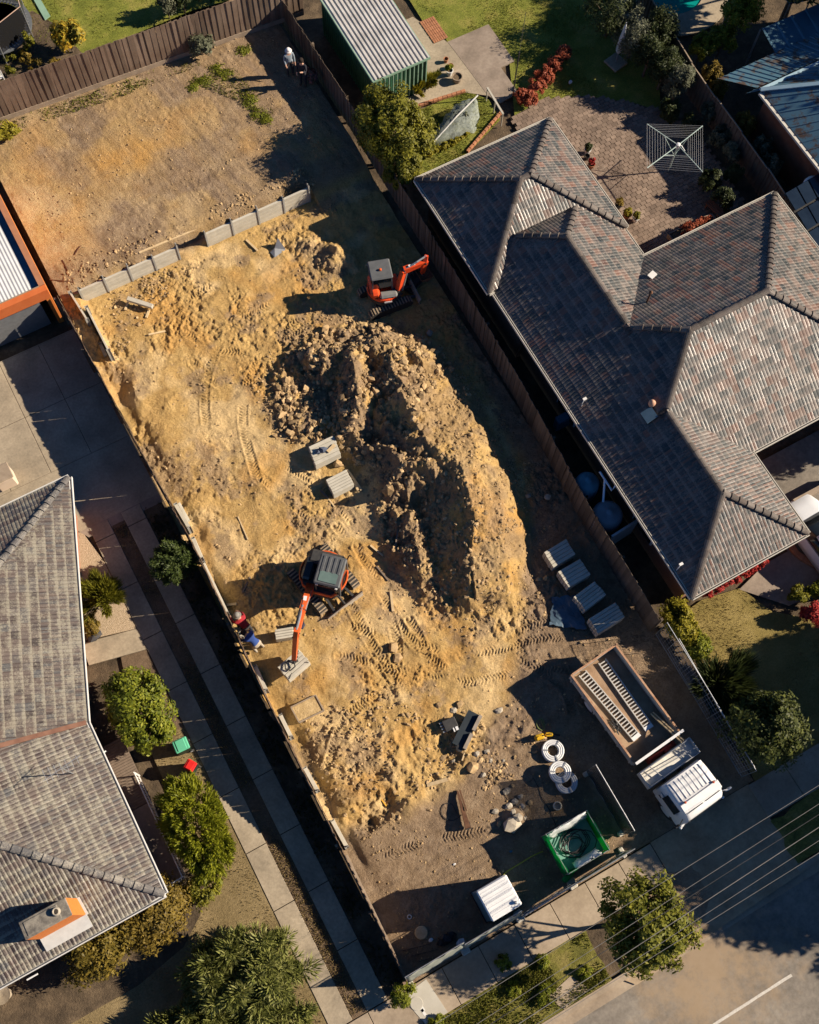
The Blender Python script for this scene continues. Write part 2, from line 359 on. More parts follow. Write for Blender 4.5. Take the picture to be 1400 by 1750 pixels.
# left neighbour: driveway strips and lawns
_dv = sheet('driveway_joints', rect(-7.6,22.32,-.36,28.15), .002, MT['joint'])
for _x0, _x1 in ((-7.6,-5.75),(-5.75,-3.95),(-3.95,-2.1),(-2.1,-.37)):
    for _y0, _y1 in ((22.32,25.2),(25.2,28.15)): MB().bbox(((_x0+_x1)/2,(_y0+_y1)/2,0), (_x1-_x0-.022,_y1-_y0-.022,.03), .008).build('concrete_bay', MT['concrete'], _dv)
sheet('driveway', [(-3.95,19.3),(-.35,19.3),(-.35,28.2),(-8,28.2),(-8,22.3),(-5.6,21.2),(-4.2,20.2)], .0, MT['concrete'])
for x0, x1, n in ((-3.55, -2.7, 's'), (-2.1, -1.25, 't')):
    p_ = sheet('driveway_strip', rect(x0, -2.6, x1, 19.28), -.02, MT['joint'])
    y = -2.6
    k = 0
    while y < 19.0:
        y1 = min(19.27, y+2.35); MB().bbox(((x0+x1)/2, (y+y1)/2, 0), (x1-x0-.01, y1-y-.03, .05), .01).build('concrete_bay', MT['concrete'], p_); y = y1; k += 1
sheet('verge', rect(-2.7, -2.6, -2.1, 18.9), -.01, MT['soil_path'])
sheet('garden_bed', rect(-1.25, -2.6, -.4, 19.2), -.012, MT['garden'])
sheet('driveway', [(-3.55,-6.3),(-.2,-6.3),(-.5,-4.06),(-3.4,-4.06)], -.006, MT['footpath'])
sheet('lawn', [(-3.56,-2.62),(-3.56,9.9),(-5.1,10.2),(-5.2,4.3),(-6.0,3.3),(-7,2.6),(-9,2.2),(-20,2.2),(-20,-2.62)], -.005, MT['dry_lawn'])
sheet('garden_bed', [(-20,2.2),(-9,2.2),(-7,2.6),(-6.0,3.3),(-5.2,4.3),(-5.4,4.9),(-20,4.9)], .0, MT['garden'])
slab('garden_path', [(-5.75,14.9),(-5.85,13.95),(-3.56,13.45),(-3.56,14.4)], -.06, .02, MT['concrete'])
sheet('pebble_bed', [(-3.57,14.42),(-3.57,17.6),(-3.85,19.25),(-4.3,19.4),(-5.75,15.0)], .003, MT['pebble_bed'])
sheet('dust_strip', [(-3.95,19.3),(-.35,19.3),(-.35,18.9),(-3.7,18.9)], .004, MT['old_concrete'])
sheet('verge', [(-3.57,9.9),(-3.57,13.44),(-4.6,13.66),(-5.4,10.2)], -.004, MT['soil_path'])
# right neighbour: patio, lawns, front yard
def lawnpx(pts, m, z=0.0, name='lawn'): return sheet(name, PXS(pts), z, m)
lawnpx([(700,0),(980,0),(1030,55),(1010,90),(1000,130),(1085,175),(1000,163),(930,172),(890,190),(880,160),(882,100),(834,42),(765,72),(740,28),(725,40)], MT['lawn'])
lawnpx([(620,-60),(1060,-80),(1085,0),(1120,40),(1130,190),(1085,182),(1000,175),(880,200),(870,100),(834,30),(700,0)], MT['lawn'], -.008)
lawnpx([(700,195),(795,155),(835,170),(855,205),(800,262),(728,305),(690,260)], MT['lawn'], .006)
slab('patio_slab', [(22.06,34.24),(24.39,34.24),(24.39,31.68),(23.6,31.68),(23.6,29.95),(22.5,29.85),(22.2,30.5)], -.06, .03, MT['old_concrete'])
slab('patio_slab', [(20.0,36.4),(21.3,36.4),(22.05,34.2),(22.2,30.5),(21.3,31.2),(17.45,31.75),(17.5,32.3),(19.9,32.2)], -.06, .022, MT['concrete'])
# red brick square: individual pavers
b_ = sheet('brick_square', [(21.4,34.45),(22.2,34.45),(22.2,35.95),(21.4,35.95)], .026, MT['joint'])
_pm = None
for i in range(7):
    for j in range(6):
        o = MB().bbox((0,0,0), (.105,.225,.05), .01).build('paver', MT['red_paving'], b_) if _pm is None else link('paver', _pm, b_)
        _pm = o.data; o.location = (21.4+.06+i*.115, 34.45+.13+j*.25, .035)
for pts, nm in (([(795,157),(668,197)], 0), ([(798,262),(858,192)], 1)):
    a, b = G(*pts[0]), G(*pts[1]); n = int((b-a).length/.24)
    t = thing('brick_edging', ['low red brick edging beside the grey path at the green shed','low red brick edging between the netted tree lawn and the paved patio'][nm], 'edging', ((a.x+b.x)/2, (a.y+b.y)/2, 0))
    me = None; ang = math.atan2((b-a).y, (b-a).x)
    for k in range(n):
        o = MB().bbox((0,0,0), (.225,.13,.16), .012).build('brick', MT['red_paving'], t) if me is None else link('brick', me, t)
        me = o.data; p = a.lerp(b, (k+.5)/n); o.location = (p.x-t.location.x, p.y-t.location.y, .08); o.rotation_euler = (0, 0, ang+random.Random(k).uniform(-.04, .04))
# brick paved patio behind the right house
PAT = [(22.5,28.9),(24.5,29.05),(26.4,28.3),(28.3,26.8),(29.7,25.2),(30.0,22),(29.6,17.6),(22.3,17.6)]
patio = sheet('patio', PAT, .0, MT['joint'])
_pw, _ph = .30, .20; cand = []
rg = random.Random(5)
for j in range(60):
    for i in range(34):
        x = 22.4+(i+(.5 if j % 2 else 0))*_pw; y = 17.6+j*_ph
        cand.append((x, y))
_c = np.array(cand); sd_ = polydist(_c[:, 0], _c[:, 1], PAT)
full = [c for c, d in zip(cand, sd_) if d > -.02]
def nearness(c):
    px, py = PRJ(c[0], c[1], 0); inside = 0 <= px <= 1400 and 0 <= py <= 1750
    hidden = (c[0] < 22.9 and c[1] < 26) or c[1] < 18.4
    return (0 if inside and not hidden else 1, abs(c[0]-25)+abs(c[1]-24))
full.sort(key=nearness); _pm = None; rest = MB()
for k, (x, y) in enumerate(full):
    if k < 300:
        o = MB().bbox((0,0,0), (_pw-.018,_ph-.018,.05), .008).build('paver', MT['paver'], patio) if _pm is None else link('paver', _pm, patio)
        _pm = o.data; o.location = (x, y, .01+rg.uniform(-.004, .006)); o.rotation_euler = (rg.uniform(-.015,.015), rg.uniform(-.015,.015), rg.uniform(-.02,.02))
    else: rest.box((x, y, .01+rg.uniform(-.004, .006)), (_pw-.018, _ph-.018, .05), rz=rg.uniform(-.02, .02))
tag(rest.build('paver_field', MT['paver'], patio), kind='stuff')
slab('step_slab', PXS([(1012,262),(1035,285),(1062,340),(1045,352),(1010,300)]), -.02, .03, MT['old_concrete'])
# front yard of right house
lawnpx([(1172,1045),(1200,1025),(1265,1005),(1320,1045),(1400,1060),(1500,1090),(1500,1300),(1390,1320),(1290,1335),(1240,1230),(1195,1120)], MT['tan_lawn'], .0)
sheet('paved_path', [(18.9,4.1),(20.5,4.5),(25,4.5),(25,1.2),(22.0,2.3),(20.3,2.55)], .006, MT['old_concrete'])
sheet('driveway', [(21.8,8.4),(32,8.4),(32,-6),(27,-6),(25,2),(22.3,3.2),(21.6,4.6)], .012, MT['asphalt'])  # asphalt makes the drive darker, partly standing in for its shade
# pool with surround
pool_c = G(1150, -15, 0)
o = MB(); o.lathe([(3.1, -.06), (3.1, .03), (1.75, .03), (1.75, -.06)], 40, (pool_c.x, pool_c.y+.3, 0), cap=False); tag(o.build('pool_surround', MT['concrete'], smooth=False), kind='structure')
o = MB(); o.lathe([(1.76, -.03), (1.0, -.029), (.05, -.028)], 40, (pool_c.x, pool_c.y+.3, 0)); tag(o.build('pool_water', MT['pool']), kind='structure')
# lawn behind the back fence, top left
lawnpx([(-80,260),(-120,-120),(470,-140),(520,-10),(440,0),(330,30),(160,100),(40,140)], MT['lawn'], .45)
lawnpx([(-100,300),(0,140),(0,60),(60,30),(110,60),(150,110),(60,150)], MT['garden'], .46, 'garden_bed')
# ================================================================== SITE TERRAIN
X0, X1, Y0, Y1 = -.32, 15.0, -2.58, 41.0; RES = .036
nx = int((X1-X0)/RES)+1; ny = int((Y1-Y0)/RES)+1
gx = np.linspace(X0, X1, nx); gy = np.linspace(Y0, Y1, ny); XX, YY = np.meshgrid(gx, gy)
def sstep(a, b, t): t = np.clip((t-a)/(b-a), 0, 1); return t*t*(3-2*t)
WALL_Y = 29.25; TERR = .62
H = .16*(fbm(XX*.35, YY*.35, 3, 3)-.5)
site_w = sstep(29.1, 28.7, YY)*sstep(3.0, 6.0, YY)            # rough clay area
rough = .09*(fbm(XX*1.1, YY*1.1, 4, 11)-.5)+.075*(fbm(XX*4.5, YY*4.5, 4, 23)-.5)*(.16+2.5*sstep(.44,.64,fbm(XX*.5+2, YY*.5, 4, 27)))
H += rough*(.30+.9*site_w)
rid = 1-np.abs(2*fbm(XX*.8+3, YY*.8, 4, 31)-1); H += .15*(rid-.75)*site_w
# churned ground, lower left quarter
churn = sstep(0, 1.2, polydist(XX, YY, PXS([(500,1220),(640,1180),(760,1240),(900,1180),(960,1280),(840,1330),(720,1400),(610,1440),(560,1350)])))
H += churn*(.30*(1-np.abs(2*fbm(XX*1.3, YY*1.3, 4, 47)-1)-.7)+.10*(fbm(XX*3.2, YY*3.2, 3, 51)-.5))
# terrace behind the sleeper wall
terr = sstep(WALL_Y-.02, WALL_Y+.10, YY)
gapm = sstep(4.9, 5.6, XX)*sstep(6.9, 6.2, XX)
terr = terr*(1-gapm)+gapm*sstep(WALL_Y-.7, WALL_Y+.8, YY)
terr = np.where(XX > 12.1, sstep(WALL_Y-1.6, WALL_Y+1.6, YY), terr)
trench = np.exp(-((YY-WALL_Y-.42)/.22)**2)*sstep(.3, .8, XX)*sstep(12.3, 11.8, XX)
H = H+TERR*terr-.42*trench*(.4+.9*fbm(XX*1.2, YY*.2, 2, 61))*terr
H += .22*np.exp(-((YY-WALL_Y-1.0)/.35)**2)*(fbm(XX*.9, YY*1.5, 3, 71)-.3)*sstep(.3, .8, XX)*sstep(12.3, 11.8, XX)
# excavated strip along the left boundary
H -= .27*np.exp(-((XX-.02)/.48)**2)*sstep(0, 2, YY)*sstep(28, 26, YY)*(.5+fbm(XX*2, YY*.7, 2, 81))
# bank beside the fence, top left corner
H += .5*sstep(.75, .35, XX)*sstep(25.3, 26.5, YY)*(1-terr)
# mound of excavated clay
OUT = PXS([(462,650),(490,600),(540,570),(600,556),(660,552),(730,580),(790,640),(850,735),(890,820),(908,900),(908,1000),(880,1045),(800,1060),(735,1030),(695,1000),(660,945),(640,870),(628,805),(590,775),(530,765),(485,748),(462,705)])
SD = polydist(XX, YY, OUT)
SD = SD+.5*(fbm(XX*1.4, YY*1.4, 3, 91)-.5)
HR = np.full(XX.shape, -9.)
def ridge(pts, sl, sr):
    global HR
    for (a, b) in zip(pts[:-1], pts[1:]):
        A = G(a[0], a[1], a[2]); B = G(b[0], b[1], b[2]); ex, ey = B.x-A.x, B.y-A.y; L2 = ex*ex+ey*ey
        t = np.clip(((XX-A.x)*ex+(YY-A.y)*ey)/L2, 0, 1); dx = XX-A.x-t*ex; dy = YY-A.y-t*ey; d = np.hypot(dx, dy)
        side = dx*.93-dy*.366
        k = np.where(side > 0, sr, sl); HR = np.maximum(HR, a[2]+(b[2]-a[2])*t-d*k)
ridge([(545,610,1.0),(640,588,1.3),(720,612,1.35)], .9, .6)
ridge([(600,600,1.4),(612,665,1.55),(600,735,1.1)], 1.05, 1.0)
ridge([(668,610,1.5),(690,680,1.9),(735,760,1.75)], .95, .5)
ridge([(722,745,1.8),(790,800,1.9),(812,880,2.0),(805,950,1.5),(800,1020,.7)], .78, .40)
ridge([(655,770,1.2),(690,790,1.5),(740,790,1.7)], .9, .7)
ridge([(740,690,1.2),(820,800,1.0)], .8, .5)
ridge([(700,880,.75),(720,960,.8)], .6, .6)
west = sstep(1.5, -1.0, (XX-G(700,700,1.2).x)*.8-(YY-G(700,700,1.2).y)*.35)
lump = (.5+1.1*west)*.50*(fbm(XX*1.1+9, YY*1.1, 4, 101)-.5)+(.2+.3*west)*((1-np.abs(2*fbm(XX*1.7, YY*1.7, 4, 111)-1))-.75)
SDp = np.maximum(SD+.25, 0); MND = np.minimum(np.maximum(HR+.9*lump, .25+.5*lump), np.where(SDp < .6, SDp*SDp*.95, SDp*1.14-.342))
MND = np.maximum(MND, 0)
mm = sstep(0, .5, SD)
H = H*(1-.5*mm)+MND+mm*(.16+.21*west)*(fbm(XX*3.4, YY*3.4, 5, 121, .66)-.5)
# smaller spoil heaps
for (px, py, h_, r_, s_) in ((578,438,.75,1.1,1),(530,420,.35,1.0,2),(700,1385,.22,.9,3),(885,1395,.3,.6,4),(680,1300,.25,1.3,5),(815,1300,.2,.9,6)):
    c = G(px, py); d = np.hypot(XX-c.x, (YY-c.y)*1.1)+.35*(fbm(XX*1.5, YY*1.5, 3, 130+s_)-.5)
    H += np.clip(1-d/r_, 0, 1)*h_
for (px, py, h_, r_) in ((636,1385,.42,.8),(612,1402,.36,.75),(655,1372,.2,.5),(760,1270,.22,.6)):
    c = G(px, py); d = np.hypot(XX-c.x, YY-c.y)+.9*(fbm(XX*1.9, YY*1.9, 4, 140)-.5); H -= h_*sstep(1, -.1, d/r_)
# machine tracks: grouser prints pressed into the clay
def track(pts, w=.34, depth=.032, pitch=.135, cur=.14):
    global H
    P = [G(*p) for p in pts]; acc = 0.
    best = np.full(XX.shape, 1e9); S = np.zeros(XX.shape); LAT = np.zeros(XX.shape)
    for A, B in zip(P[:-1], P[1:]):
        ex, ey = B.x-A.x, B.y-A.y; L = math.hypot(ex, ey)
        t = np.clip(((XX-A.x)*ex+(YY-A.y)*ey)/(L*L), 0, 1); dx = XX-A.x-t*ex; dy = YY-A.y-t*ey; d = np.hypot(dx, dy)
        up = d < best; best = np.where(up, d, best); S = np.where(up, acc+t*L, S); LAT = np.where(up, (ex*dy-ey*dx)/L, LAT); acc += L
    patch = sstep(.40, .62, fbm(XX*1.1, YY*1.1, 3, int(pts[0][0])))
    m = sstep(w/2+.04, w/2-.03, best)*patch*(1-mm)
    m = m*(1-terr); H = H-m*rough*.5*site_w+m*(depth*(np.sin((S+np.abs(LAT)*cur*4+.06*fbm(XX*2,YY*2,2,77))*2*math.pi/pitch)-.3))
    e = np.exp(-((best-w/2-.07)/.05)**2)*patch*(1-mm); H += e*.03*(1-terr)*(.4+1.2*fbm(XX*3,YY*3,2,78))
def smooth_path(pts, n=6):
    out = []; m = len(pts)
    for i in range(m-1):
        p0 = pts[max(i-1, 0)]; p1 = pts[i]; p2 = pts[i+1]; p3 = pts[min(i+2, m-1)]
        for k in range(n):
            t = k/n
            out.append(tuple(.5*((2*p1[j])+(-p0[j]+p2[j])*t+(2*p0[j]-5*p1[j]+4*p2[j]-p3[j])*t*t+(-p0[j]+3*p1[j]-3*p2[j]+p3[j])*t**3) for j in (0, 1)))
    return out+[pts[-1]]
TR = [[(575,900),(640,985),(690,1080),(780,1160),(870,1210)], [(520,930),(590,1020),(640,1110),(700,1190),(760,1240)],
      [(600,1070),(700,1100),(820,1115),(930,1090),(1010,1100)], [(580,1120),(690,1150),(810,1165),(920,1140),(1000,1150)],
      [(520,540),(470,580),(430,640),(415,720),(440,820)], [(460,520),(400,560),(360,620),(350,700),(370,790)],
      [(300,560),(380,600),(450,590),(520,560)], [(330,620),(380,660),(430,650)], [(610,935),(650,1010),(680,1110),(660,1190)],
      [(555,905),(500,860),(430,800),(380,740)], [(600,890),(560,840),(480,790)], [(700,1060),(730,1130),(720,1230)], [(640,1190),(590,1230),(560,1310)], [(420,480),(340,500),(300,560)],
      [(880,1080),(940,1060),(1010,1080)], [(890,1130),(960,1170),(980,1220)], [(830,1420),(720,1440),(650,1470)], [(300,330),(250,270),(230,200)], [(330,210),(290,160)]]
for t_ in TR: track(smooth_path(t_, 4))
H += (.036*(1-np.abs(2*fbm(XX*7, YY*7, 3, 151)-1))-.027)*(.45+1.6*site_w*sstep(.40,.62,fbm(XX*.5+2, YY*.5, 4, 27)))*(1-.4*terr)
H += terr*(.05*(fbm(XX*5+YY, YY*1.1, 4, 161)-.5)+.05*(fbm(XX*2.5, YY*2.5, 4, 165)-.5))
def HT(x, y):
    i = int(min(max((y-Y0)/(Y1-Y0)*(ny-1), 0), ny-1)); j = int(min(max((x-X0)/(X1-X0)*(nx-1), 0), nx-1)); return float(H[i, j])
def GT(px, py, dz=0.0):
    """photo pixel -> point lying on the site terrain"""
    z = 0.0
    for _ in range(6):
        p = G(px, py, z); z = HT(p.x, p.y)+dz
    return G(px, py, z)
# keep the street edge and gate level
lev = sstep(Y0, Y0+.8, YY); H = H*lev-.02*(1-lev)
verts = np.stack([XX, YY, H], -1).reshape(-1, 3)
ii = np.arange(nx*ny).reshape(ny, nx)
quads = np.stack([ii[:-1, :-1], ii[:-1, 1:], ii[1:, 1:], ii[1:, :-1]], -1).reshape(-1, 4)
me = bpy.data.meshes.new('site_ground'); me.vertices.add(len(verts)); me.vertices.foreach_set('co', verts.ravel().astype(np.float32))
me.loops.add(quads.size); me.loops.foreach_set('vertex_index', quads.ravel().astype(np.int32)); me.polygons.add(len(quads))
me.polygons.foreach_set('loop_start', np.arange(0, quads.size, 4, dtype=np.int32)); me.polygons.foreach_set('loop_total', np.full(len(quads), 4, np.int32))
me.update(calc_edges=True)
# what the soil is made of: r brown topsoil, g ochre clay, b pale dusty clay
brown = sstep(-.4, .5, polydist(XX, YY, PXS([(560,1430),(700,1390),(790,1330),(860,1180),(900,1040),(910,820),(800,600),(760,540),(900,560),(1100,900),(1500,1500),(700,1800),(500,1500)]))+1.0*(fbm(XX*.6, YY*.6, 4, 201)-.5))
tgrey = sstep(WALL_Y-.2, WALL_Y+.4, YY+1.2*(fbm(XX*.8, YY*.8, 3, 205)-.5)*sstep(WALL_Y, WALL_Y+1, YY))*.85
c_ = G(215, 285); och = np.exp(-(((XX-c_.x)/1.9)**2+((YY-c_.y)/1.0)**2))*2.0*fbm(XX*1.2, YY*1.2, 4, 211)
yel = sstep(-.5, .6, polydist(XX, YY, PXS([(0,300),(60,270),(130,330),(180,440),(90,470),(20,380)]))+.9*(fbm(XX*.8, YY*.8, 3, 215)-.5))
streak = fbm(XX*2.2+.4*YY, YY*.35, 4, 251); tz = sstep(WALL_Y, WALL_Y+.5, YY)
tgrey = tgrey*(1-.62*yel*tz*(.4+1.1*streak))*(1-np.clip(och, 0, .9)*tz)*(.72+.56*streak)
tgrey = np.clip(tgrey*(1-.45*tz*sstep(.5, .66, fbm(XX*.45+1, YY*.45, 4, 255))), 0, 1)
och += .7*sstep(.56, .75, fbm(XX*.55+4, YY*.55, 3, 221))*(1-brown)
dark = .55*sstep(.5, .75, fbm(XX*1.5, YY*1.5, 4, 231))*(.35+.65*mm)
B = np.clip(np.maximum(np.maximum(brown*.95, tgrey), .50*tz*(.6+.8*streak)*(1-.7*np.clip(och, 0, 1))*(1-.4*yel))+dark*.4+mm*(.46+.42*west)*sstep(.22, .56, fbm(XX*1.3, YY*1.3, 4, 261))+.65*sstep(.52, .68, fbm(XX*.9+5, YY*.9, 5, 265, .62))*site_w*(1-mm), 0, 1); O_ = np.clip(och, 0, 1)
P_ = np.clip(sstep(.48, .68, fbm(XX*.7, YY*.7+7, 4, 241))*(1-brown)*(1-.6*mm), 0, 1)
ca = me.color_attributes.new('soil', 'FLOAT_COLOR', 'POINT')
ca.data.foreach_set('color', np.stack([B, O_, P_, np.ones_like(B)], -1).astype(np.float32).ravel())
def soil_material():
    m, nt, b = nodes('site_clay'); v = coord(nt); at = nt.nodes.new('ShaderNodeAttribute'); at.attribute_name = 'soil'
    sp = nt.nodes.new('ShaderNodeSeparateColor'); nt.links.new(at.outputs['Color'], sp.inputs[0])
    clay = ramp(nt, [(.25, (.33,.195,.08)), (.42, (.52,.335,.13)), (.6, (.61,.41,.165)), (.78, (.68,.48,.22))], noise(nt, v, 1.4, 8, .74))
    clay = mixc(nt, clay, (.74,.54,.28), math_(nt, 'MULTIPLY', sp.outputs[2], .8))
    clay = mixc(nt, clay, (.58,.31,.085), math_(nt, 'MULTIPLY', sp.outputs[1], .75))
    br = ramp(nt, [(.3, (.20,.138,.088)), (.5, (.30,.215,.142)), (.72, (.40,.30,.205))], noise(nt, v, 1.7, 7, .7))
    c = mixc(nt, clay, br, sp.outputs[0])
    fn = noise(nt, v, 9, 6, .75); c = mixc(nt, c, ramp(nt, [(.3, (.74,.72,.70)), (.55, (1,1,1)), (.8, (1.14,1.14,1.12))], fn), 1.0, 'MULTIPLY')
    sp2 = noise(nt, v, 42, 3, .8); c = mixc(nt, c, ramp(nt, [(.30, (.70,.68,.66)), (.42, (1,1,1)), (.68, (1,1,1)), (.8, (1.25,1.22,1.18))], sp2), 1.0, 'MULTIPLY')
    nt.links.new(c, b.inputs['Base Color']); b.inputs['Roughness'].default_value = .95; b.inputs['Specular IOR Level'].default_value = .1
    hgt = math_(nt, 'ADD', noise(nt, v, 12, 8, .75), math_(nt, 'MULTIPLY', noise(nt, v, 55, 3, .7), .35)); bump(nt, b, hgt, 1.0, .085)
    return m
MT['soil'] = soil_material(); me.materials.append(MT['soil'])
me.polygons.foreach_set('use_smooth', np.ones(len(me.polygons), dtype=bool))
site = tag(link('site_ground', me), kind='structure')
# clods and stones nobody could count
def scatter(name, pts, rad, m, seed, parent=None, sub=None):
    rg_ = np.random.RandomState(seed); t = (1+5**.5)/2
    ico = np.array([(-1,t,0),(1,t,0),(-1,-t,0),(1,-t,0),(0,-1,t),(0,1,t),(0,-1,-t),(0,1,-t),(t,0,-1),(t,0,1),(-t,0,-1),(-t,0,1)])/math.hypot(1, t)
    fs = np.array([(0,11,5),(0,5,1),(0,1,7),(0,7,10),(0,10,11),(1,5,9),(5,11,4),(11,10,2),(10,7,6),(7,1,8),(3,9,4),(3,4,2),(3,2,6),(3,6,8),(3,8,9),(4,9,5),(2,4,11),(6,2,10),(8,6,7),(9,8,1)])
    n = len(pts); V = ico[None]*rg_.uniform(.55, 1.25, (n, 12, 1))*np.asarray(rad)[:, None, None]
    a = rg_.uniform(0, 6.28, n); ca_, sa_ = np.cos(a), np.sin(a); el = rg_.uniform(.7, 1.4, n)[:, None]
    x = V[:, :, 0]*el; y = V[:, :, 1]; z = V[:, :, 2]*rg_.uniform(.5, .95, n)[:, None]
    V = np.stack([x*ca_[:, None]-y*sa_[:, None], x*sa_[:, None]+y*ca_[:, None], z], -1)+np.asarray(pts)[:, None, :]
    F = (fs[None]+(np.arange(n)*12)[:, None, None]).reshape(-1, 3)
    me = bpy.data.meshes.new(name); me.from_pydata(V.reshape(-1, 3).tolist(), [], F.tolist()); me.update(); me.materials.append(m)
    o = link(name, me, parent); return tag(o, kind='stuff')
rs = np.random.RandomState(8); pts = []; rad = []
def put(n, poly, r0, r1, dens=None, powr=2.5):
    xs = [p[0] for p in poly]; ys = [p[1] for p in poly]
    k = 0; tries = 0
    X = rs.uniform(min(xs), max(xs), n*4); Y = rs.uniform(min(ys), max(ys), n*4); d = polydist(X, Y, poly)
    cl = fbm(X*1.1, Y*1.1, 3, 300) if dens is None else dens(X, Y)
    ok = (d > 0) & (rs.uniform(0, 1, n*4) < np.clip((cl-.38)*4, 0.03, 1))
    for x, y in list(zip(X[ok], Y[ok]))[:n]:
        r = r0+(r1-r0)*rs.uniform()**powr; pts.append((x, y, HT(x, y)+r*.25)); rad.append(r)
put(2000, PXS([(465,650),(500,590),(560,565),(660,555),(760,600),(740,700),(700,800),(640,810),(560,770),(480,740)]), .015, .19, None, 4.5)
put(4200, OUT, .010, .10, lambda X, Y: fbm(X*1.6, Y*1.6, 3, 305)+.06, 4.5)
_oc = (sum(p[0] for p in OUT)/len(OUT), sum(p[1] for p in OUT)/len(OUT)); put(2200, [(_oc[0]+(p[0]-_oc[0])*1.14, _oc[1]+(p[1]-_oc[1])*1.1) for p in OUT], .010, .075, lambda X, Y: np.where(np.abs(polydist(X, Y, OUT)+.1) < .55, .55, .2), 3.5)
put(500, PXS([(640,800),(760,780),(800,900),(860,1040),(740,1030),(660,940)]), .025, .13)
put(1100, [(0.1,3),(14.2,3),(14.2,29),(0.1,29)], .012, .055)
def patchy(X, Y): return fbm(X*.9+5, Y*.9, 5, 265, .62)-.14
put(3200, [(0.1,3),(14.2,3),(14.2,29),(0.1,29)], .014, .075, patchy, 3.5)
put(900, PXS([(500,1220),(640,1180),(760,1240),(900,1180),(960,1280),(840,1330),(720,1400),(610,1440),(560,1350)]), .02, .09)
put(500, PXS([(140,500),(330,420),(350,460),(260,530),(200,620),(170,580)]), .02, .08)
put(420, PXS([(760,1230),(880,1230),(900,1340),(830,1350),(760,1300)]), .02, .10)
put(700, [(0.2,29.6),(12.5,29.6),(12.5,30.6),(0.2,30.6)], .02, .09)
put(2200, [(0,30),(14.5,30),(14.5,40),(0,40)], .01, .055, None, 4)
put(1800, [(0,-2.3),(9.5,-2.3),(14,3),(0,3)], .01, .05, None, 4)
scatter('soil_clods', pts, rad, MT['dirt_rock'], 5)
# ================================================================== HOUSES
TILE_W, TILE_G = .30, .36
PROF = [(0, .012), (.16, .040), (.34, .044), (.5, .010), (.66, .040), (.84, .044), (1, .012)]
def tile_quads(slope, g, lift=.022, roll=1.0):
    """tile in (s, t, z): s along the eave, t up the slope (plan), front edge proud"""
    qs = []
    for (a, za), (b, zb) in zip(PROF[:-1], PROF[1:]):
        s0, s1 = a*TILE_W, b*TILE_W; za *= roll; zb *= roll
        qs.append([(s0, -.03, za+lift-.03*slope), (s1, -.03, zb+lift-.03*slope), (s1, g, zb+g*slope), (s0, g, za+g*slope)])
        qs.append([(s0, -.03, -.015), (s1, -.03, -.015), (s1, -.03, zb+lift-.03*slope), (s0, -.03, za+lift-.03*slope)])
    return qs
def clip(poly, a, b):
    """keep the part left of the plan line a->b; poly of 3-tuples"""
    out = []; n = len(poly)
    def side(p): return (b[0]-a[0])*(p[1]-a[1])-(b[1]-a[1])*(p[0]-a[0])
    for i in range(n):
        p, q = poly[i], poly[(i+1) % n]; sp, sq = side(p), side(q)
        if sp >= 0: out.append(p)
        if (sp >= 0) != (sq >= 0):
            t = sp/(sp-sq); out.append(tuple(p[k]+(q[k]-p[k])*t for k in range(3)))
    return out
def ccw(poly):
    a = sum(poly[i][0]*poly[(i+1) % len(poly)][1]-poly[(i+1) % len(poly)][0]*poly[i][1] for i in range(len(poly)))
    return poly if a > 0 else poly[::-1]
def lay_tiles(faces, pitch, hide=None, lift=.022, roll=1.0):
    """faces: (plan polygon, eave A, eave B, z).  returns full tiles [(x,y,z,ang)] and cut pieces (MB)"""
    slope = math.tan(pitch); g = TILE_G*math.cos(pitch); qs = tile_quads(slope, g, lift, roll); full = []; cut = []
    for poly, A, B, z0 in faces:
        poly = ccw(list(poly)); u = Vector((B[0]-A[0], B[1]-A[1])); u.normalize(); v = Vector((-u.y, u.x))
        cx = sum(p[0] for p in poly)/len(poly); cy = sum(p[1] for p in poly)/len(poly)
        if (cx-A[0])*v.x+(cy-A[1])*v.y < 0: u = -u; v = -v
        ss = [(p[0]-A[0])*u.x+(p[1]-A[1])*u.y for p in poly]; tt = [(p[0]-A[0])*v.x+(p[1]-A[1])*v.y for p in poly]
        ang = math.atan2(u.y, u.x)
        for j in range(-1 if min(tt) < -.01 else 0, int(max(tt)/g)+1):
            for i in range(int(min(ss)/TILE_W)-1, int(max(ss)/TILE_W)+1):
                s, t = i*TILE_W, j*g
                cs = [(A[0]+u.x*(s+a)+v.x*(t+b), A[1]+u.y*(s+a)+v.y*(t+b)) for a, b in ((0,0),(TILE_W,0),(TILE_W,g),(0,g))]
                n = len(poly)
                def ins(p): return all((poly[(k+1) % n][0]-poly[k][0])*(p[1]-poly[k][1])-(poly[(k+1) % n][1]-poly[k][1])*(p[0]-poly[k][0]) > -.02 for k in range(n))
                z = z0+t*slope; mx = sum(c[0] for c in cs)/4; my = sum(c[1] for c in cs)/4
                if hide and hide(mx, my, z+g*slope/2): continue
                k = sum(ins(c) for c in cs)
                if k == 4: full.append((cs[0][0], cs[0][1], z, ang))
                else:
                    for q in qs:
                        w = [(A[0]+u.x*(s+p[0])+v.x*(t+p[1]), A[1]+u.y*(s+p[0])+v.y*(t+p[1]), z+p[2]) for p in q]
                        for e in range(n):
                            w = clip(w, poly[e], poly[(e+1) % n])
                            if len(w) < 3: break
                        if len(w) >= 3: cut.append(w)
    return full, cut, qs
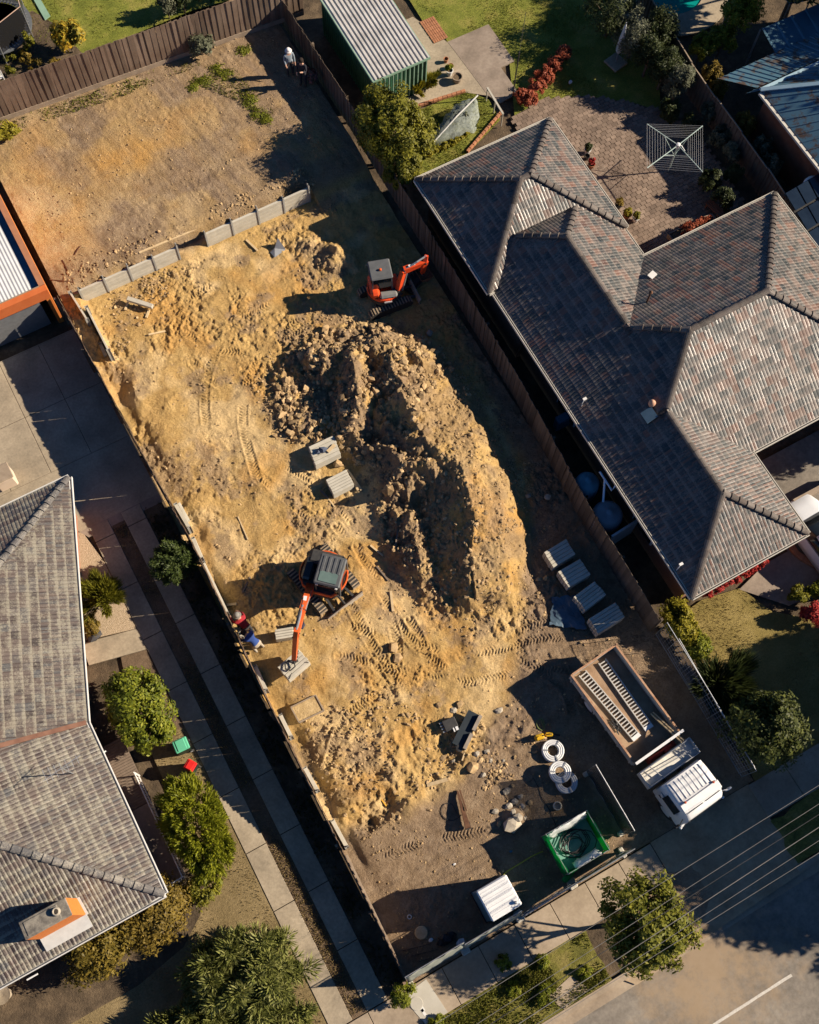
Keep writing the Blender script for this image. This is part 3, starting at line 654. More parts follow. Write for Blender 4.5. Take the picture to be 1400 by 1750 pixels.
def roof_part(house, full, cut, qs, m, score, deck_faces, pitch, deck_mat):
    """deck + 300 tiles of their own + the rest joined"""
    L = house.location; d = MB()
    for poly, A, B, z0 in deck_faces:
        u = Vector((B[0]-A[0], B[1]-A[1])).normalized(); v = Vector((-u.y, u.x))
        cx = sum(p[0] for p in poly)/len(poly); cy = sum(p[1] for p in poly)/len(poly)
        if (cx-A[0])*v.x+(cy-A[1])*v.y < 0: v = -v
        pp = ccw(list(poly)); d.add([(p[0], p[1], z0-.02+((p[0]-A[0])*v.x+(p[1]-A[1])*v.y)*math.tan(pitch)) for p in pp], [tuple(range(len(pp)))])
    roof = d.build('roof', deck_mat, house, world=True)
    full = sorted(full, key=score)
    g_ = max(p[1] for q in qs for p in q)
    def attr(me, vals):
        at = me.attributes.new('along', 'FLOAT', 'POINT'); at.data.foreach_set('value', np.asarray(vals, np.float32))
    tm = MB()
    for q in qs: tm.add(q, [(0, 1, 2, 3)])
    me = bpy.data.meshes.new('roof_tile'); me.from_pydata(tm.v, [], tm.f); me.update(); me.materials.append(m); attr(me, [v[1]/g_ for v in tm.v])
    rest = MB(); rg = random.Random(3); along = []
    for k, (x, y, z, a) in enumerate(full):
        tilt = (rg.uniform(-.012, .012), rg.uniform(-.012, .012))
        if k < 300:
            o = link('roof_tile', me, roof); o.location = (x-L[0], y-L[1], z-L[2]+rg.uniform(0, .008)); o.rotation_euler = (tilt[0], tilt[1], a)
        else:
            M_ = Matrix.Translation((x, y, z+rg.uniform(0, .008))) @ Matrix.Rotation(a, 4, 'Z') @ Matrix.Rotation(tilt[0], 4, 'X')
            b = len(rest.v)
            # weld quads of one tile so that each tile is one island
            idx = {}; 
            for q in qs:
                f = []
                for p in q:
                    key = (round(p[0], 4), round(p[1], 4), round(p[2], 4))
                    if key not in idx: idx[key] = len(rest.v); rest.v.append(tuple(M_ @ Vector(p))); along.append(p[1]/g_)
                    f.append(idx[key])
                rest.f.append(tuple(f)); rest.mi.append(0)
    ro_ = tag(rest.build('roof_tiles', m, roof, world=False), kind='stuff'); ro_.location = (-L[0], -L[1], -L[2]); attr(ro_.data, along)
    c = MB()
    for w in cut: c.add(w, [tuple(range(len(w)))])
    co_ = tag(c.build('cut_roof_tiles', m, roof), kind='stuff'); co_.location = (-L[0], -L[1], -L[2]); attr(co_.data, [.6]*len(c.v))
    return roof
_capmesh = {}
def ridge_caps(roof, L, p0, p1, m, key, ln=.36, r=.125):
    p0 = Vector(p0); p1 = Vector(p1); n = max(1, int((p1-p0).length/ln)); d = (p1-p0).normalized()
    if key not in _capmesh:
        mb = MB(); k = 6; vs = []
        for t_, rr, zz in ((0, r*.95, .0), (ln+.03, r*1.2, .035)):
            for i in range(k+1):
                a = math.pi*i/k; vs.append((t_, rr*math.cos(a), zz+rr*.62*math.sin(a)-.03))
        fs = [(i, i+1, k+1+i+1, k+1+i) for i in range(k)]+[tuple(range(k, -1, -1)), tuple(range(k+1, 2*k+2))]
        me = bpy.data.meshes.new('ridge_cap'); me.from_pydata(vs, [], fs); me.update(); me.materials.append(m); _capmesh[key] = me
    q = d.to_track_quat('X', 'Z')
    for i in range(n):
        o = link('ridge_cap', _capmesh[key], roof); p = p0.lerp(p1, i/n); o.location = (p.x-L[0], p.y-L[1], p.z-L[2]+.05); o.rotation_mode = 'QUATERNION'; o.rotation_quaternion = q
def gutter(house, p0, p1, out, m, w=.13, h=.12, fas=None):
    L = house.location; p0 = Vector(p0); p1 = Vector(p1); o = Vector((out[0], out[1], 0)).normalized(); mb = MB()
    pr = [(0, .03), (0, -h), (w, -h), (w, .02), (w-.025, .02), (w-.025, -h+.03), (.02, -h+.03), (.02, .03)]
    vs = []; n = len(pr)
    for p in (p0, p1):
        for a, z in pr: vs.append((p.x+o.x*a-L[0], p.y+o.y*a-L[1], p.z+z-L[2]))
    mb.add(vs, [(i, (i+1) % n, n+(i+1) % n, n+i) for i in range(n)]+[tuple(range(n-1, -1, -1)), tuple(range(n, 2*n))])
    mb.build('gutter', m, house)
def roof_mat(name, cols, lich, lichamt, rough=.55, spec=.4, rnd=.3, edge=0.0):
    m, nt, b = nodes(name); v = coord(nt); gi = nt.nodes.new('ShaderNodeNewGeometry'); oi = nt.nodes.new('ShaderNodeObjectInfo')
    r = math_(nt, 'FRACT', math_(nt, 'ADD', gi.outputs['Random Per Island'], oi.outputs['Random']))
    c = ramp(nt, cols, r)
    f = noise(nt, v, 1.6, 6, .72); f2 = noise(nt, v, 16, 6, .82)
    ff = math_(nt, 'ADD', math_(nt, 'MULTIPLY', f, .45), math_(nt, 'MULTIPLY', f2, .55))
    if edge:
        at = nt.nodes.new('ShaderNodeAttribute'); at.attribute_name = 'along'
        e = nt.nodes.new('ShaderNodeMapRange'); e.inputs[1].default_value = 0.0; e.inputs[2].default_value = .30; e.inputs[3].default_value = edge; e.inputs[4].default_value = -.02; nt.links.new(at.outputs['Fac'], e.inputs[0])
        ff = math_(nt, 'ADD', ff, e.outputs[0])
    k = ramp(nt, [(.50-.04*lichamt, (0,0,0)), (.56, (1,1,1))], ff)
    c = mixc(nt, c, lich, math_(nt, 'MULTIPLY', k, min(1., lichamt)))
    c = mixc(nt, c, ramp(nt, [(.3, (.8,.8,.8)), (.7, (1.15,1.15,1.15))], noise(nt, v, 30, 3, .7)), 1., 'MULTIPLY')
    nt.links.new(c, b.inputs['Base Color']); nt.links.new(math_(nt, 'MULTIPLY_ADD', math_(nt, 'FRACT', math_(nt, 'MULTIPLY', r, 7.31)), .34, math_(nt, 'MULTIPLY_ADD', f2, .5, rough-.2)), b.inputs['Roughness']); b.inputs['Specular IOR Level'].default_value = spec
    bump(nt, b, noise(nt, v, 45, 5, .7), .35, .02); return m
MT['cream_gutter'] = mat('painted_gutter', [(.52,.49,.43),(.62,.59,.52)], 3, .5)
MT['white_gutter'] = mat('white_gutter', [(.66,.65,.62),(.74,.73,.70)], 3, .5)
MT['deck'] = mat('dark_roof_deck', [(.04,.033,.028),(.06,.05,.04)], 3, .95)  # even dark colour of the deck under the tiles
def brickmat(name, c1, c2, mort):
    m, nt, b = nodes(name); t = nt.nodes.new('ShaderNodeTexBrick'); t.inputs['Scale'].default_value = 4.2; t.inputs['Mortar Size'].default_value = .015
    v = coord(nt); sx = nt.nodes.new('ShaderNodeSeparateXYZ'); nt.links.new(v, sx.inputs[0]); cb = nt.nodes.new('ShaderNodeCombineXYZ')
    nt.links.new(math_(nt, 'ADD', sx.outputs[0], sx.outputs[1]), cb.inputs[0]); nt.links.new(sx.outputs[2], cb.inputs[1]); nt.links.new(cb.outputs[0], t.inputs['Vector'])
    t.inputs['Color1'].default_value = (*c1, 1); t.inputs['Color2'].default_value = (*c2, 1); t.inputs['Mortar'].default_value = (*mort, 1)
    nt.links.new(t.outputs['Color'], b.inputs['Base Color']); b.inputs['Roughness'].default_value = .9; bump(nt, b, t.outputs['Fac'], -.4, .02); return m
MT['house_brick'] = brickmat('house_brick', (.28,.11,.06), (.36,.15,.085), (.30,.26,.22))
MT['orange_brick'] = brickmat('orange_brick', (.64,.17,.02), (.70,.20,.028), (.55,.2,.06))
MT['window'] = MT['glass']
# ---------------------------------------------------------------- right house
rh = thing('brick_house', 'large brick house with dark weathered tiled hip roof right of the site', 'house', (20.5, 14, 0))
PITCH = R(30.0); SL = math.tan(PITCH); ZE = 2.7
RECTS = [(15.95, 21.5, 4.45, 14.0, ZE), (15.95, 22.57, 9.0, 23.0, ZE), (15.95, 29.5, 8.4, 18.2, ZE), (15.72, 22.68, 19.75, 26.2, ZE+.12)]
def hipz(r, x, y):
    d = min(x-r[0], r[1]-x, y-r[2], r[3]-y); return r[4]+d*SL if d >= -.01 else -1
def hip_faces(r):
    x0, x1, y0, y1, z = r; w, h = x1-x0, y1-y0; k = min(w, h)/2
    if w < h: a, b = ((x0+x1)/2, y0+k), ((x0+x1)/2, y1-k)
    else: a, b = (x0+k, (y0+y1)/2), (x1-k, (y0+y1)/2)
    if w < h: fs = [([(x0,y0),(x1,y0),a], (x0,y0), (x1,y0)), ([(x1,y0),(x1,y1),b,a], (x1,y0), (x1,y1)), ([(x1,y1),(x0,y1),b], (x1,y1), (x0,y1)), ([(x0,y1),(x0,y0),a,b], (x0,y1), (x0,y0))]
    else: fs = [([(x0,y0),(x1,y0),b,a], (x0,y0), (x1,y0)), ([(x1,y0),(x1,y1),b], (x1,y0), (x1,y1)), ([(x1,y1),(x0,y1),a,b], (x1,y1), (x0,y1)), ([(x0,y1),(x0,y0),a], (x0,y1), (x0,y0))]
    return [(f[0], f[1], f[2], z) for f in fs], a, b
MT['rtile'] = roof_mat('dark_roof_tile', [(.018,.026,.028), (.033,.040,.040), (.06,.06,.056), (.15,.07,.045), (.028,.035,.037), (.10,.086,.078)], (.25,.20,.165), .58, .30, .75, edge=.06)
MT['rtile_cap'] = roof_mat('dark_ridge_cap', [(.06,.05,.044), (.10,.08,.07), (.15,.125,.11)], (.2,.18,.155), .5)
full = []; cut = []; deck = []
for k, r in enumerate(RECTS):
    fs, a, b = hip_faces(r); others = [q for i, q in enumerate(RECTS) if i != k]
    hide = lambda x, y, z, o=others: any(hipz(q, x, y) > z+.22 for q in o)
    f, c, qs = lay_tiles(fs, PITCH, hide, .010, .42); full += f; cut += c; deck += fs
def rscore(t):
    px, py = PRJ(t[0], t[1], t[2]); vis = 0 <= px <= 1400 and 0 <= py <= 1750
    return (0 if vis else 1, -py)
roof = roof_part(rh, full, cut, qs, MT['rtile'], rscore, deck, PITCH, MT['deck'])
for k, r in enumerate(RECTS):
    fs, a, b = hip_faces(r); hz = r[4]+min(r[1]-r[0], r[3]-r[2])/2*SL; others = [q for i, q in enumerate(RECTS) if i != k]
    segs = [((*a, hz), (*b, hz))] if (Vector(a)-Vector(b)).length > .3 else []
    for cx, cy in ((r[0], r[2]), (r[1], r[2]), (r[1], r[3]), (r[0], r[3])):
        e = a if (abs(cx-a[0])+abs(cy-a[1])) <= (abs(cx-b[0])+abs(cy-b[1])) else b; segs.append(((cx, cy, r[4]), (*e, hz)))
    for p, q in segs:   # only where it is the top surface
        N = 40; run = None; P = Vector(p); Q = Vector(q)
        vis = [not any(hipz(o, P.lerp(Q, t/N).x, P.lerp(Q, t/N).y) > P.lerp(Q, t/N).z-.03 for o in others) for t in range(N+1)]
        t = 0
        while t <= N:
            if vis[t]:
                s = t
                while t < N and vis[t+1]: t += 1
                if t-s >= 3: ridge_caps(roof, rh.location, P.lerp(Q, s/N), P.lerp(Q, t/N), MT['rtile_cap'], 'r')
            t += 1
for p0, p1, out, z in (((15.95,4.45),(15.95,19.75),(-1,0),ZE), ((15.95,4.45),(21.5,4.45),(0,-1),ZE), ((21.5,4.45),(21.5,8.4),(1,0),ZE), ((21.5,8.4),(29.5,8.4),(0,-1),ZE),
                    ((29.5,8.4),(29.5,18.2),(1,0),ZE), ((22.57,18.2),(29.5,18.2),(0,1),ZE), ((22.57,18.2),(22.57,19.75),(1,0),ZE), ((15.72,19.75),(15.72,26.2),(-1,0),ZE+.12), ((15.72,26.2),(22.68,26.2),(0,1),ZE+.12), ((22.68,19.75),(22.68,26.2),(1,0),ZE+.12), ((15.72,19.75),(15.95,19.75),(0,-1),ZE+.12)):
    gutter(rh, (*p0, z), (*p1, z), out, MT['cream_gutter'], .1)
w = MB()
for x0, x1, y0, y1 in ((16.4,21.0,4.9,9.2), (16.4,29.0,9.2,17.7), (16.2,22.2,17.7,25.7)): w.box(((x0+x1)/2, (y0+y1)/2, 1.31), (x1-x0, y1-y0, 2.78))
w.build('wall', MT['house_brick'], rh, world=True)
def rwin(x, y, sx, sy):
    f = MB().bbox((x, y, 1.5), (sx, sy, 1.2), .02).build('window', MT['white_gutter'], rh, world=True)
    p = MB().box((x, y, 1.5), (sx*.88+(.05 if sx < .2 else 0), sy*.88+(.05 if sy < .2 else 0), 1.06)).build('pane', MT['glass'], f); p.location = [-c for c in rh.location]
for (x, y, sx, sy) in ((18.6,4.88,1.8,.1),(22.22,21.5,.1,1.6),(25.5,17.72,2.0,.1),(16.38,8.0,.1,1.4),(16.38,14.0,.1,1.4),(22.22,24.0,.1,1.2),(21.02,6.5,.1,1.4)): rwin(x, y, sx, sy)
def rz_at(x, y): return max(hipz(r, x, y) for r in RECTS)
# roof vents, flue, skylight dish
for (px, py, z, nm) in ((1119,460,4.0,0),(1103,522,3.9,1),(1112,705,4.3,2),(996,688,3.3,3),(1160,970,3.1,3)):
    p = G(px, py, z); p.z = rz_at(p.x, p.y)
    mb = MB(Matrix.Translation((p.x, p.y, p.z)))
    if nm == 0: mb.box((0,0,.10), (.34,.26,.06), rz=.3); mb.build('roof_flashing', MT['white_gutter'], rh, world=True)
    elif nm == 1: mb.tube([(0,0,0),(0,0,.75)], .04, 8); mb.lathe([(.07,.75),(.09,.8),(.02,.9)], 8); mb.build('vent_pipe', MT['rust_steel'], rh, world=True)
    elif nm == 2:
        mb.box((0,0,.12), (.5,.5,.1), ry=-.4); mb.build('flue_flashing', mat('blue_flashing', [(.06,.11,.16),(.08,.14,.2)], 4, .5), rh, world=True)
        m2 = MB(Matrix.Translation((p.x+.25, p.y+.3, p.z+.2))); m2.lathe([(.09,0),(.12,.08),(.15,.25),(.09,.36),(.02,.4)], 10); m2.build('flue_cowl', mat('clay_cowl', [(.5,.27,.17),(.6,.35,.24)], 4, .7), rh, world=True, smooth=True)
    else: mb.tube([(0,0,0),(0,0,.35),(.1,.05,.5)], .02, 6); mb.box((.1,.05,.52), (.16,.1,.06)); mb.build('vent_pipe', MT['white_gutter'], rh, world=True)
# ---------------------------------------------------------------- left house
lh = thing('brick_house', 'brick house with lichen covered tiled roof and an orange chimney left of the site', 'house', (-10, 11, 0))
PL = R(24.0); SLL = math.tan(PL)
e0, e1, e2 = (-6.42, 4.34), (-6.43, 11.18), (-3.17, 20.47)
LF = [([e0, e1, (-14,12.18), (-14,11.92)], e0, e1, ZE), ([e1, e2, (-14,12.79), (-14,12.18)], e1, e2, ZE), ([e2, (-21.5,20.5), (-14,12.79)], e2, (-21.5,20.5), ZE),
      ([(-21.6,4.34), e0, (-14,11.92)], (-21.6,4.34), e0, ZE), ([(-21.6,20.5), (-21.6,4.34), (-14,11.92), (-14,12.79)], (-21.6,20.5), (-21.6,4.34), ZE)]
MT['ltile'] = roof_mat('lichen_roof_tile', [(.042,.03,.026), (.065,.045,.038), (.095,.068,.056), (.06,.058,.06), (.11,.075,.058)], (.29,.265,.20), .72, .32, .7, edge=.07)
MT['ltile_cap'] = roof_mat('grey_ridge_cap', [(.07,.07,.075), (.12,.11,.105)], (.42,.38,.31), .55)
f, c, qs = lay_tiles(LF, PL, None, .032, .6)
def lscore(t):
    px, py = PRJ(t[0], t[1], t[2]); vis = 0 <= px <= 1400 and 0 <= py <= 1750
    return (0 if vis else 1, -px)
lroof = roof_part(lh, f, c, qs, MT['ltile'], lscore, LF, PL, MT['deck'])
def lz(d): return ZE+d*SLL
for p, q in (((*e0, ZE), (-14, 11.92, lz(7.58))), ((*e2, ZE), (-14, 12.79, lz(7.58))), ((-14,11.92,lz(7.58)), (-14,12.79,lz(7.58)))): ridge_caps(lroof, lh.location, p, q, MT['ltile_cap'], 'l')
MB().beam((*e1, ZE+.06), (-14, 12.18, lz(7.57)+.06), .17, .05).build('valley_flashing', mat('rusty_valley', [(.13,.06,.04),(.22,.115,.075)], 3, .8), lh, world=True)
u12 = Vector((e2[0]-e1[0], e2[1]-e1[1])).normalized()
for p0, p1, out in ((e0, e1, (1,0)), (e1, e2, (u12.y, -u12.x)), (e2, (-21.5,20.5), (0,1)), ((-21.6,4.34), e0, (0,-1))): gutter(lh, (*p0, ZE), (*p1, ZE), out, MT['white_gutter'], .12)
w = MB(); w.prism([(-6.9,4.85),(-6.92,11.3),(-3.75,20.0),(-21,20.0),(-21,4.85)], -.05, 2.68); w.build('wall', MT['house_brick'], lh, world=True)
for (x, y, a) in ((-6.88,6.6,0),(-6.89,9.4,0),(-5.9,14.0,-.337),(-4.75,17.4,-.337)):
    fo = MB().bbox((x, y, 1.45), (.1,1.5,1.2), .02, rz=a).build('window', MT['white_gutter'], lh, world=True)
    p = MB().box((x, y, 1.45), (.14,1.34,1.05), rz=a).build('pane', MT['glass'], fo); p.location = [-v for v in lh.location]
MT['chimney_top'] = mat('sooty_mortar', [(.10,.09,.08),(.2,.18,.15),(.3,.27,.22)], 4, .9, .5, 20)
# chimney: long brick stack, capped, with grey flashing on the eave side
cp = [G(137,1565,3.4), G(149,1585,3.4), G(85,1622,3.4)]
cA = Vector((cp[1].x, cp[1].y, 0)); ccx, ccy = -9.85, 5.3
ch = MB().bbox((ccx, ccy, 3.85), (1.65, .62, 2.1), .02).build('chimney', MT['orange_brick'], lh, world=True)
def sub(mb, name, m, parent, smooth=False):
    o = mb.build(name, m, parent, smooth); o.location = [-v for v in lh.location]; return o
sub(MB().bbox((ccx, ccy, 4.92), (1.66, .63, .06), .02).bbox((ccx-.1, ccy, 4.95), (1.2, .5, .06), .03), 'chimney_cap', MT['chimney_top'], ch)
sub(MB().lathe([(.14,4.96),(.15,5.02),(.12,5.12),(.09,5.13),(.08,5.02)], 12, (ccx+.42, ccy+.02, 0)), 'chimney_pot', MT['grey_rock'], ch, True)
sub(MB().box((ccx, ccy-.52, 3.06), (1.7,.5,.04), rx=PL).box((ccx+.83, ccy, 3.2), (.14,.7,.04), rx=PL), 'flashing', mat('lead_flashing', [(.42,.42,.41),(.52,.52,.5)], 3, .6), ch)
# TV aerial
a0 = G(172,1290,3.1)
mb = MB(); base = Vector((-7.5, 9.6, lz(1.0))); mb.tube([base, base+Vector((0,0,1.7))], .022, 6)
mb.tube([base+Vector((-.7,-.1,1.65)), base+Vector((.75,.1,1.65))], .014, 5)
for k in range(7): mb.tube([base+Vector((-.6+.2*k,-.28+.02*k,1.66)), base+Vector((-.6+.2*k,.28-.02*k,1.66))], .008, 4)
mb.build('aerial', MT['steel'], lh, world=True)
# verandah: deck boards, concrete end, white balustrade
vd = MB().prism([(-6.9,4.75),(-5.85,4.75),(-5.85,7.9),(-6.9,7.9)], -.05, .30).build('verandah_slab', MT['old_concrete'], lh, world=True)
for k in range(26): sub(MB().box((-6.35, 7.98+k*.105, .24), (1.05, .092, .1)), 'floor_board', MT['grey_timber'], vd)
rl = MB(); rl.tube([(-5.84,4.75,1.2),(-5.84,9.0,1.2)], .025, 6); rl.tube([(-5.84,4.75,.45),(-5.84,9.0,.45)], .02, 6); rl.tube([(-6.9,4.72,1.2),(-5.84,4.72,1.2)], .025, 6); rl.tube([(-6.9,4.72,.45),(-5.84,4.72,.45)], .02, 6)
for k in range(36): rl.tube([(-5.84,4.75+k*.12,.45),(-5.84,4.75+k*.12,1.2)], .011, 4)
for k in range(9): rl.tube([(-6.8+k*.12,4.72,.45),(-6.8+k*.12,4.72,1.2)], .011, 4)
for y in (4.75,6.2,7.6,9.0): rl.tube([(-5.84,y,.2),(-5.84,y,1.25)], .03, 6)
rl.build('balustrade', MT['white_gutter'], lh, world=True)
# downpipe heads at gutter
for (px, py) in ((175,1287),(58,1668)):
    p = G(px, py, 2.6); MB().tube([(p.x-.25,p.y,2.62),(p.x+.15,p.y,2.62)], .03, 6).build('outlet_pipe', MT['white_gutter'], lh, world=True)
# ---------------------------------------------------------------- garage, upper left
ga = thing('brick_garage', 'orange brick garage with white corrugated roof behind brick parapet, upper left', 'garage', (-4, 31.5, 0))
gx0, gx1, gy0, gy1 = -8.0, -.62, 28.75, 36.0
MB().box(((gx1-.12), (gy0+gy1)/2, 1.37), (.24, gy1-gy0, 2.78)).box((gx0+.12, (gy0+gy1)/2, 1.37), (.24, gy1-gy0, 2.78)).box(((gx0+gx1)/2, gy1-.12, 1.37), (gx1-gx0-.5, .24, 2.76)).build('wall', MT['orange_brick'], ga, world=True)
MB().box(((gx0+gx1)/2, gy0+.0, 2.58), (gx1-gx0-.004, .28, .62)).build('parapet_beam', mat('orange_fascia', [(.52,.12,.03),(.60,.16,.045)], 2, .8, .2, 30), ga, world=True)
MB().box(((gx0+gx1)/2, gy0+.19, 2.80), (gx1-gx0-.5, .09, .08)).build('barge_capping', mat('timber_cap', [(.25,.18,.12),(.34,.26,.18)], 4, .8), ga, world=True)
MB().box((gx1-.12, (gy0+gy1)/2+.1, 2.79), (.26, gy1-gy0-.25, .06)).build('wall_coping', MT['red_paving'], ga, world=True)
dr = MB().box(((gx0+gx1)/2-.1, gy0+.16, 1.1), (gx1-gx0-.9, .06, 2.15)).build('roller_door', MT['steel'], ga, world=True)
cr = MB(); nrib = 42; x_a, x_b = gx0+.3, gx1-.55
pts_ = []
for i in range(nrib*4+1):
    x = x_a+(x_b-x_a)*i/(nrib*4); pts_.append((x, .02*math.sin(i*math.pi/2)))
vs_ = []
for x, dz in pts_: vs_ += [(x, gy0+.26, 2.62+dz), (x, gy1-.2, 2.80+dz)]
cr.add(vs_, [(2*i, 2*i+2, 2*i+3, 2*i+1) for i in range(len(pts_)-1)])
cr.build('corrugated_roof', mat('white_roof_sheet', [(.60,.60,.60),(.70,.70,.70)], 2, .4, metal=.1), ga, world=True, smooth=True)
MB().box((gx1-.39, (gy0+gy1)/2, 2.60), (.30, gy1-gy0-.6, .05)).build('box_gutter', mat('blue_box_gutter', [(.05,.14,.21),(.08,.19,.27)], 2, .5), ga, world=True)
# ---------------------------------------------------------------- green shed
sh = thing('garden_shed', 'green ribbed steel shed with pale corrugated roof on the neighbour lawn', 'shed', (18.3, 34.3, 0))
MT['green_sheet'] = mat('green_sheet_steel', [(.028,.10,.058),(.04,.135,.078)], 2, .45)
MT['pale_green'] = mat('pale_green_trim', [(.20,.33,.24),(.26,.40,.30)], 2, .5)
sx0, sx1, sy0, sy1 = 16.9, 19.75, 32.3, 37.6
def ribwall(mb, x0, y0, x1, y1, z0, z1, step=.22):
    a = Vector((x0, y0, 0)); b = Vector((x1, y1, 0)); L_ = (b-a).length; d = (b-a)/L_; nrm = Vector((d.y, -d.x, 0)); n = int(L_/step); pr = []
    for k in range(n):
        for t, h_ in ((0,0),(.55,0),(.68,.045),(.87,.045)): pr.append(a+d*(L_*(k+t)/n)+nrm*h_)
    pr.append(b); vs = []
    for p in pr: vs += [(p.x, p.y, z0), (p.x, p.y, z1)]
    mb.add(vs, [(2*i, 2*i+2, 2*i+3, 2*i+1) for i in range(len(pr)-1)])
wl = MB(); ribwall(wl, sx0, sy0, sx1, sy0, 0, 2.12); ribwall(wl, sx1, sy0, sx1, sy1, 0, 2.12); ribwall(wl, sx1, sy1, sx0, sy1, 0, 2.12); ribwall(wl, sx0, sy1, sx0, sy0, 0, 2.12)
wl.build('wall', MT['green_sheet'], sh, world=True)
rb = MB()
for k in range(13): rb.box((sx0+.13+k*.222, sy0-.055, 1.06), (.05,.02,2.0))
rb.build('wall_ribs', MT['pale_green'], sh, world=True)
rf = MB(); pts_ = []; n = 14
for k in range(n):
    for t, h_ in ((0,0),(.5,0),(.6,.05),(.9,.05)): pts_.append((sx0-.08+(sx1-sx0+.16)*(k+t)/n, h_))
pts_.append((sx1+.08, 0)); vs_ = []
for x, dz in pts_: vs_ += [(x, sy0-.1, 2.16+dz), (x, sy1+.1, 2.32+dz)]
rf.add(vs_, [(2*i, 2*i+2, 2*i+3, 2*i+1) for i in range(len(pts_)-1)])
rf.build('roof', mat('shed_roof_sheet', [(.42,.40,.37),(.53,.51,.48),(.58,.56,.52)], 1.2, .5, metal=.1, fine=(3, .1)), sh, world=True)
tr = MB(); tr.box(((sx0+sx1)/2, sy0-.1, 2.12), (sx1-sx0+.2,.04,.12)).box((sx0-.08, (sy0+sy1)/2, 2.2), (.05, sy1-sy0+.2, .12), rx=.03).box((sx1+.08, (sy0+sy1)/2, 2.2), (.05, sy1-sy0+.2, .12), rx=.03)
tr.build('barge_trim', MT['pale_green'], sh, world=True)
# ---------------------------------------------------------------- blue iron roofed house and neighbours, upper right
def iron_roof(t, poly, zs, m, seam_dir, step=.45, name='roof_plane', seam=.035):
    """standing seam plane through 4 plan points with heights; seams run between edge 0-1 and edge 3-2"""
    P = [Vector((p[0], p[1], z)) for p, z in zip(poly, zs)]; mb = MB(); n = max(2, int((P[1]-P[0]).length/step)); vs = []; k = 0; prof = []
    up = (P[1]-P[0]).cross(P[3]-P[0]).normalized()
    if up.z < 0: up = -up
    for i in range(n):
        for f_, h_ in ((0,seam),(.10,seam),(.16,0),(.94,0)): prof.append(((i+f_)/n, h_))
    prof.append((1, seam))
    for f_, h_ in prof: vs += [P[0].lerp(P[1], f_)+up*h_, P[3].lerp(P[2], f_)+up*h_]
    mb.add(vs, [(2*i, 2*i+2, 2*i+3, 2*i+1) for i in range(len(prof)-1)]); return mb.build(name, m, t, world=True)
def rusty(name, base, rust, amt):
    m, nt, b = nodes(name); v = coord(nt); f = noise(nt, v, 1.6, 8, .75)
    k = ramp(nt, [(.62-amt, (0,0,0)), (.66-amt*.6, (1,1,1))], f); c = mixc(nt, ramp(nt, base, noise(nt, v, .8, 4)), rust, k); nt.links.new(c, b.inputs['Base Color'])
    b.inputs['Roughness'].default_value = .5; b.inputs['Metallic'].default_value = .1; return m
MT['blue_iron'] = rusty('rusty_blue_iron', [(.07,.16,.22),(.11,.22,.29)], (.11,.07,.05), .12)  # blue set darker than the sheet, tree shade put into the colour
MT['blue_iron2'] = mat('blue_iron_plain', [(.07,.15,.21),(.10,.20,.27)], 1, .5)
bh = thing('iron_roof_house', 'neighbour house with rust streaked blue iron roof at the upper right edge', 'house', (34.5, 21, 0))
x0, x1, yS, yN = 31.9, 40.0, 14.6, 24.4
rx, rz_ = 35.6, 4.6
iron_roof(bh, [(x0,yS),(x0,22.9),(rx,20.2),(rx,yS)], [3.0,3.0,rz_,rz_], MT['blue_iron'], 0)
iron_roof(bh, [(x0,22.9),(x1,22.9),(x1,20.2),(rx,20.2)], [3.0,3.0,rz_,rz_], MT['blue_iron'], 0)
iron_roof(bh, [(x0-.5,23.25),(x1,23.25),(x1,22.95),(x0+.05,22.95)][::1], [2.7,2.7,2.9,2.9], MT['blue_iron'], 0, .4, 'verandah_roof')
iron_roof(bh, [(30.9,24.7),(x1,24.7),(x1,23.2),(31.9,23.2)], [2.45,2.45,2.85,2.85], MT['blue_iron'], 0, .35, 'verandah_roof')
MB().box((36.0,18.6,1.4), (7.6,8.2,2.9)).build('wall', MT['brown_brick'], bh, world=True)
MB().beam((x0,22.93,3.05), (rx,20.2,rz_+.05), .2, .06).beam((x0,22.95,3.0),(x1,22.95,3.0),.16,.08).build('ridge_capping', mat('pale_blue_cap', [(.28,.42,.5),(.36,.5,.58)], 2, .5), bh, world=True)
MB().box((31.82,18.7,2.92), (.14,8.3,.12)).build('gutter', MT['cream_gutter'], bh, world=True)
MB().lathe([(.45,0),(.5,.3),(.42,.55),(.1,.7)], 20, (34.8,22.0,3.4)).build('roof_vent', MT['blue_iron2'], bh, world=True, smooth=True)
ca_ = thing('carport', 'flat dark blue sheet roofed carport above the iron roof house, top right', 'carport', (34.5, 27.3, 0))
cpoly = PXS([(1300,52),(1400,8),(1440,70),(1328,98)], 2.4)
iron_roof(ca_, [cpoly[0],cpoly[1],cpoly[2],cpoly[3]], [2.5,2.5,2.4,2.4], MT['blue_iron2'], 0, .8, 'roof', .05)
for p in cpoly: MB().tube([(p[0]*.98+ca_.location.x*.02, p[1]*.98+ca_.location.y*.02, 0), (p[0]*.98+ca_.location.x*.02, p[1]*.98+ca_.location.y*.02, 2.4)], .05, 6).build('post', MT['steel'], ca_, world=True)
sp = thing('solar_array', 'dark solar panels on a low roof at the right edge behind the tiled house', 'solar panels', (31.6, 16.4, 0))
spoly = PXS([(1340,330),(1400,295),(1450,400),(1400,430)], 2.6)
A_, B_, C_, D_ = [Vector((*p, 2.6)) for p in spoly]
MB().quad(A_+Vector((0,0,-.08)), D_+Vector((0,0,-.08)), C_+Vector((0,0,-.08)), B_+Vector((0,0,-.08))).build('roof_sheet', MT['dark_steel'], sp, world=True)
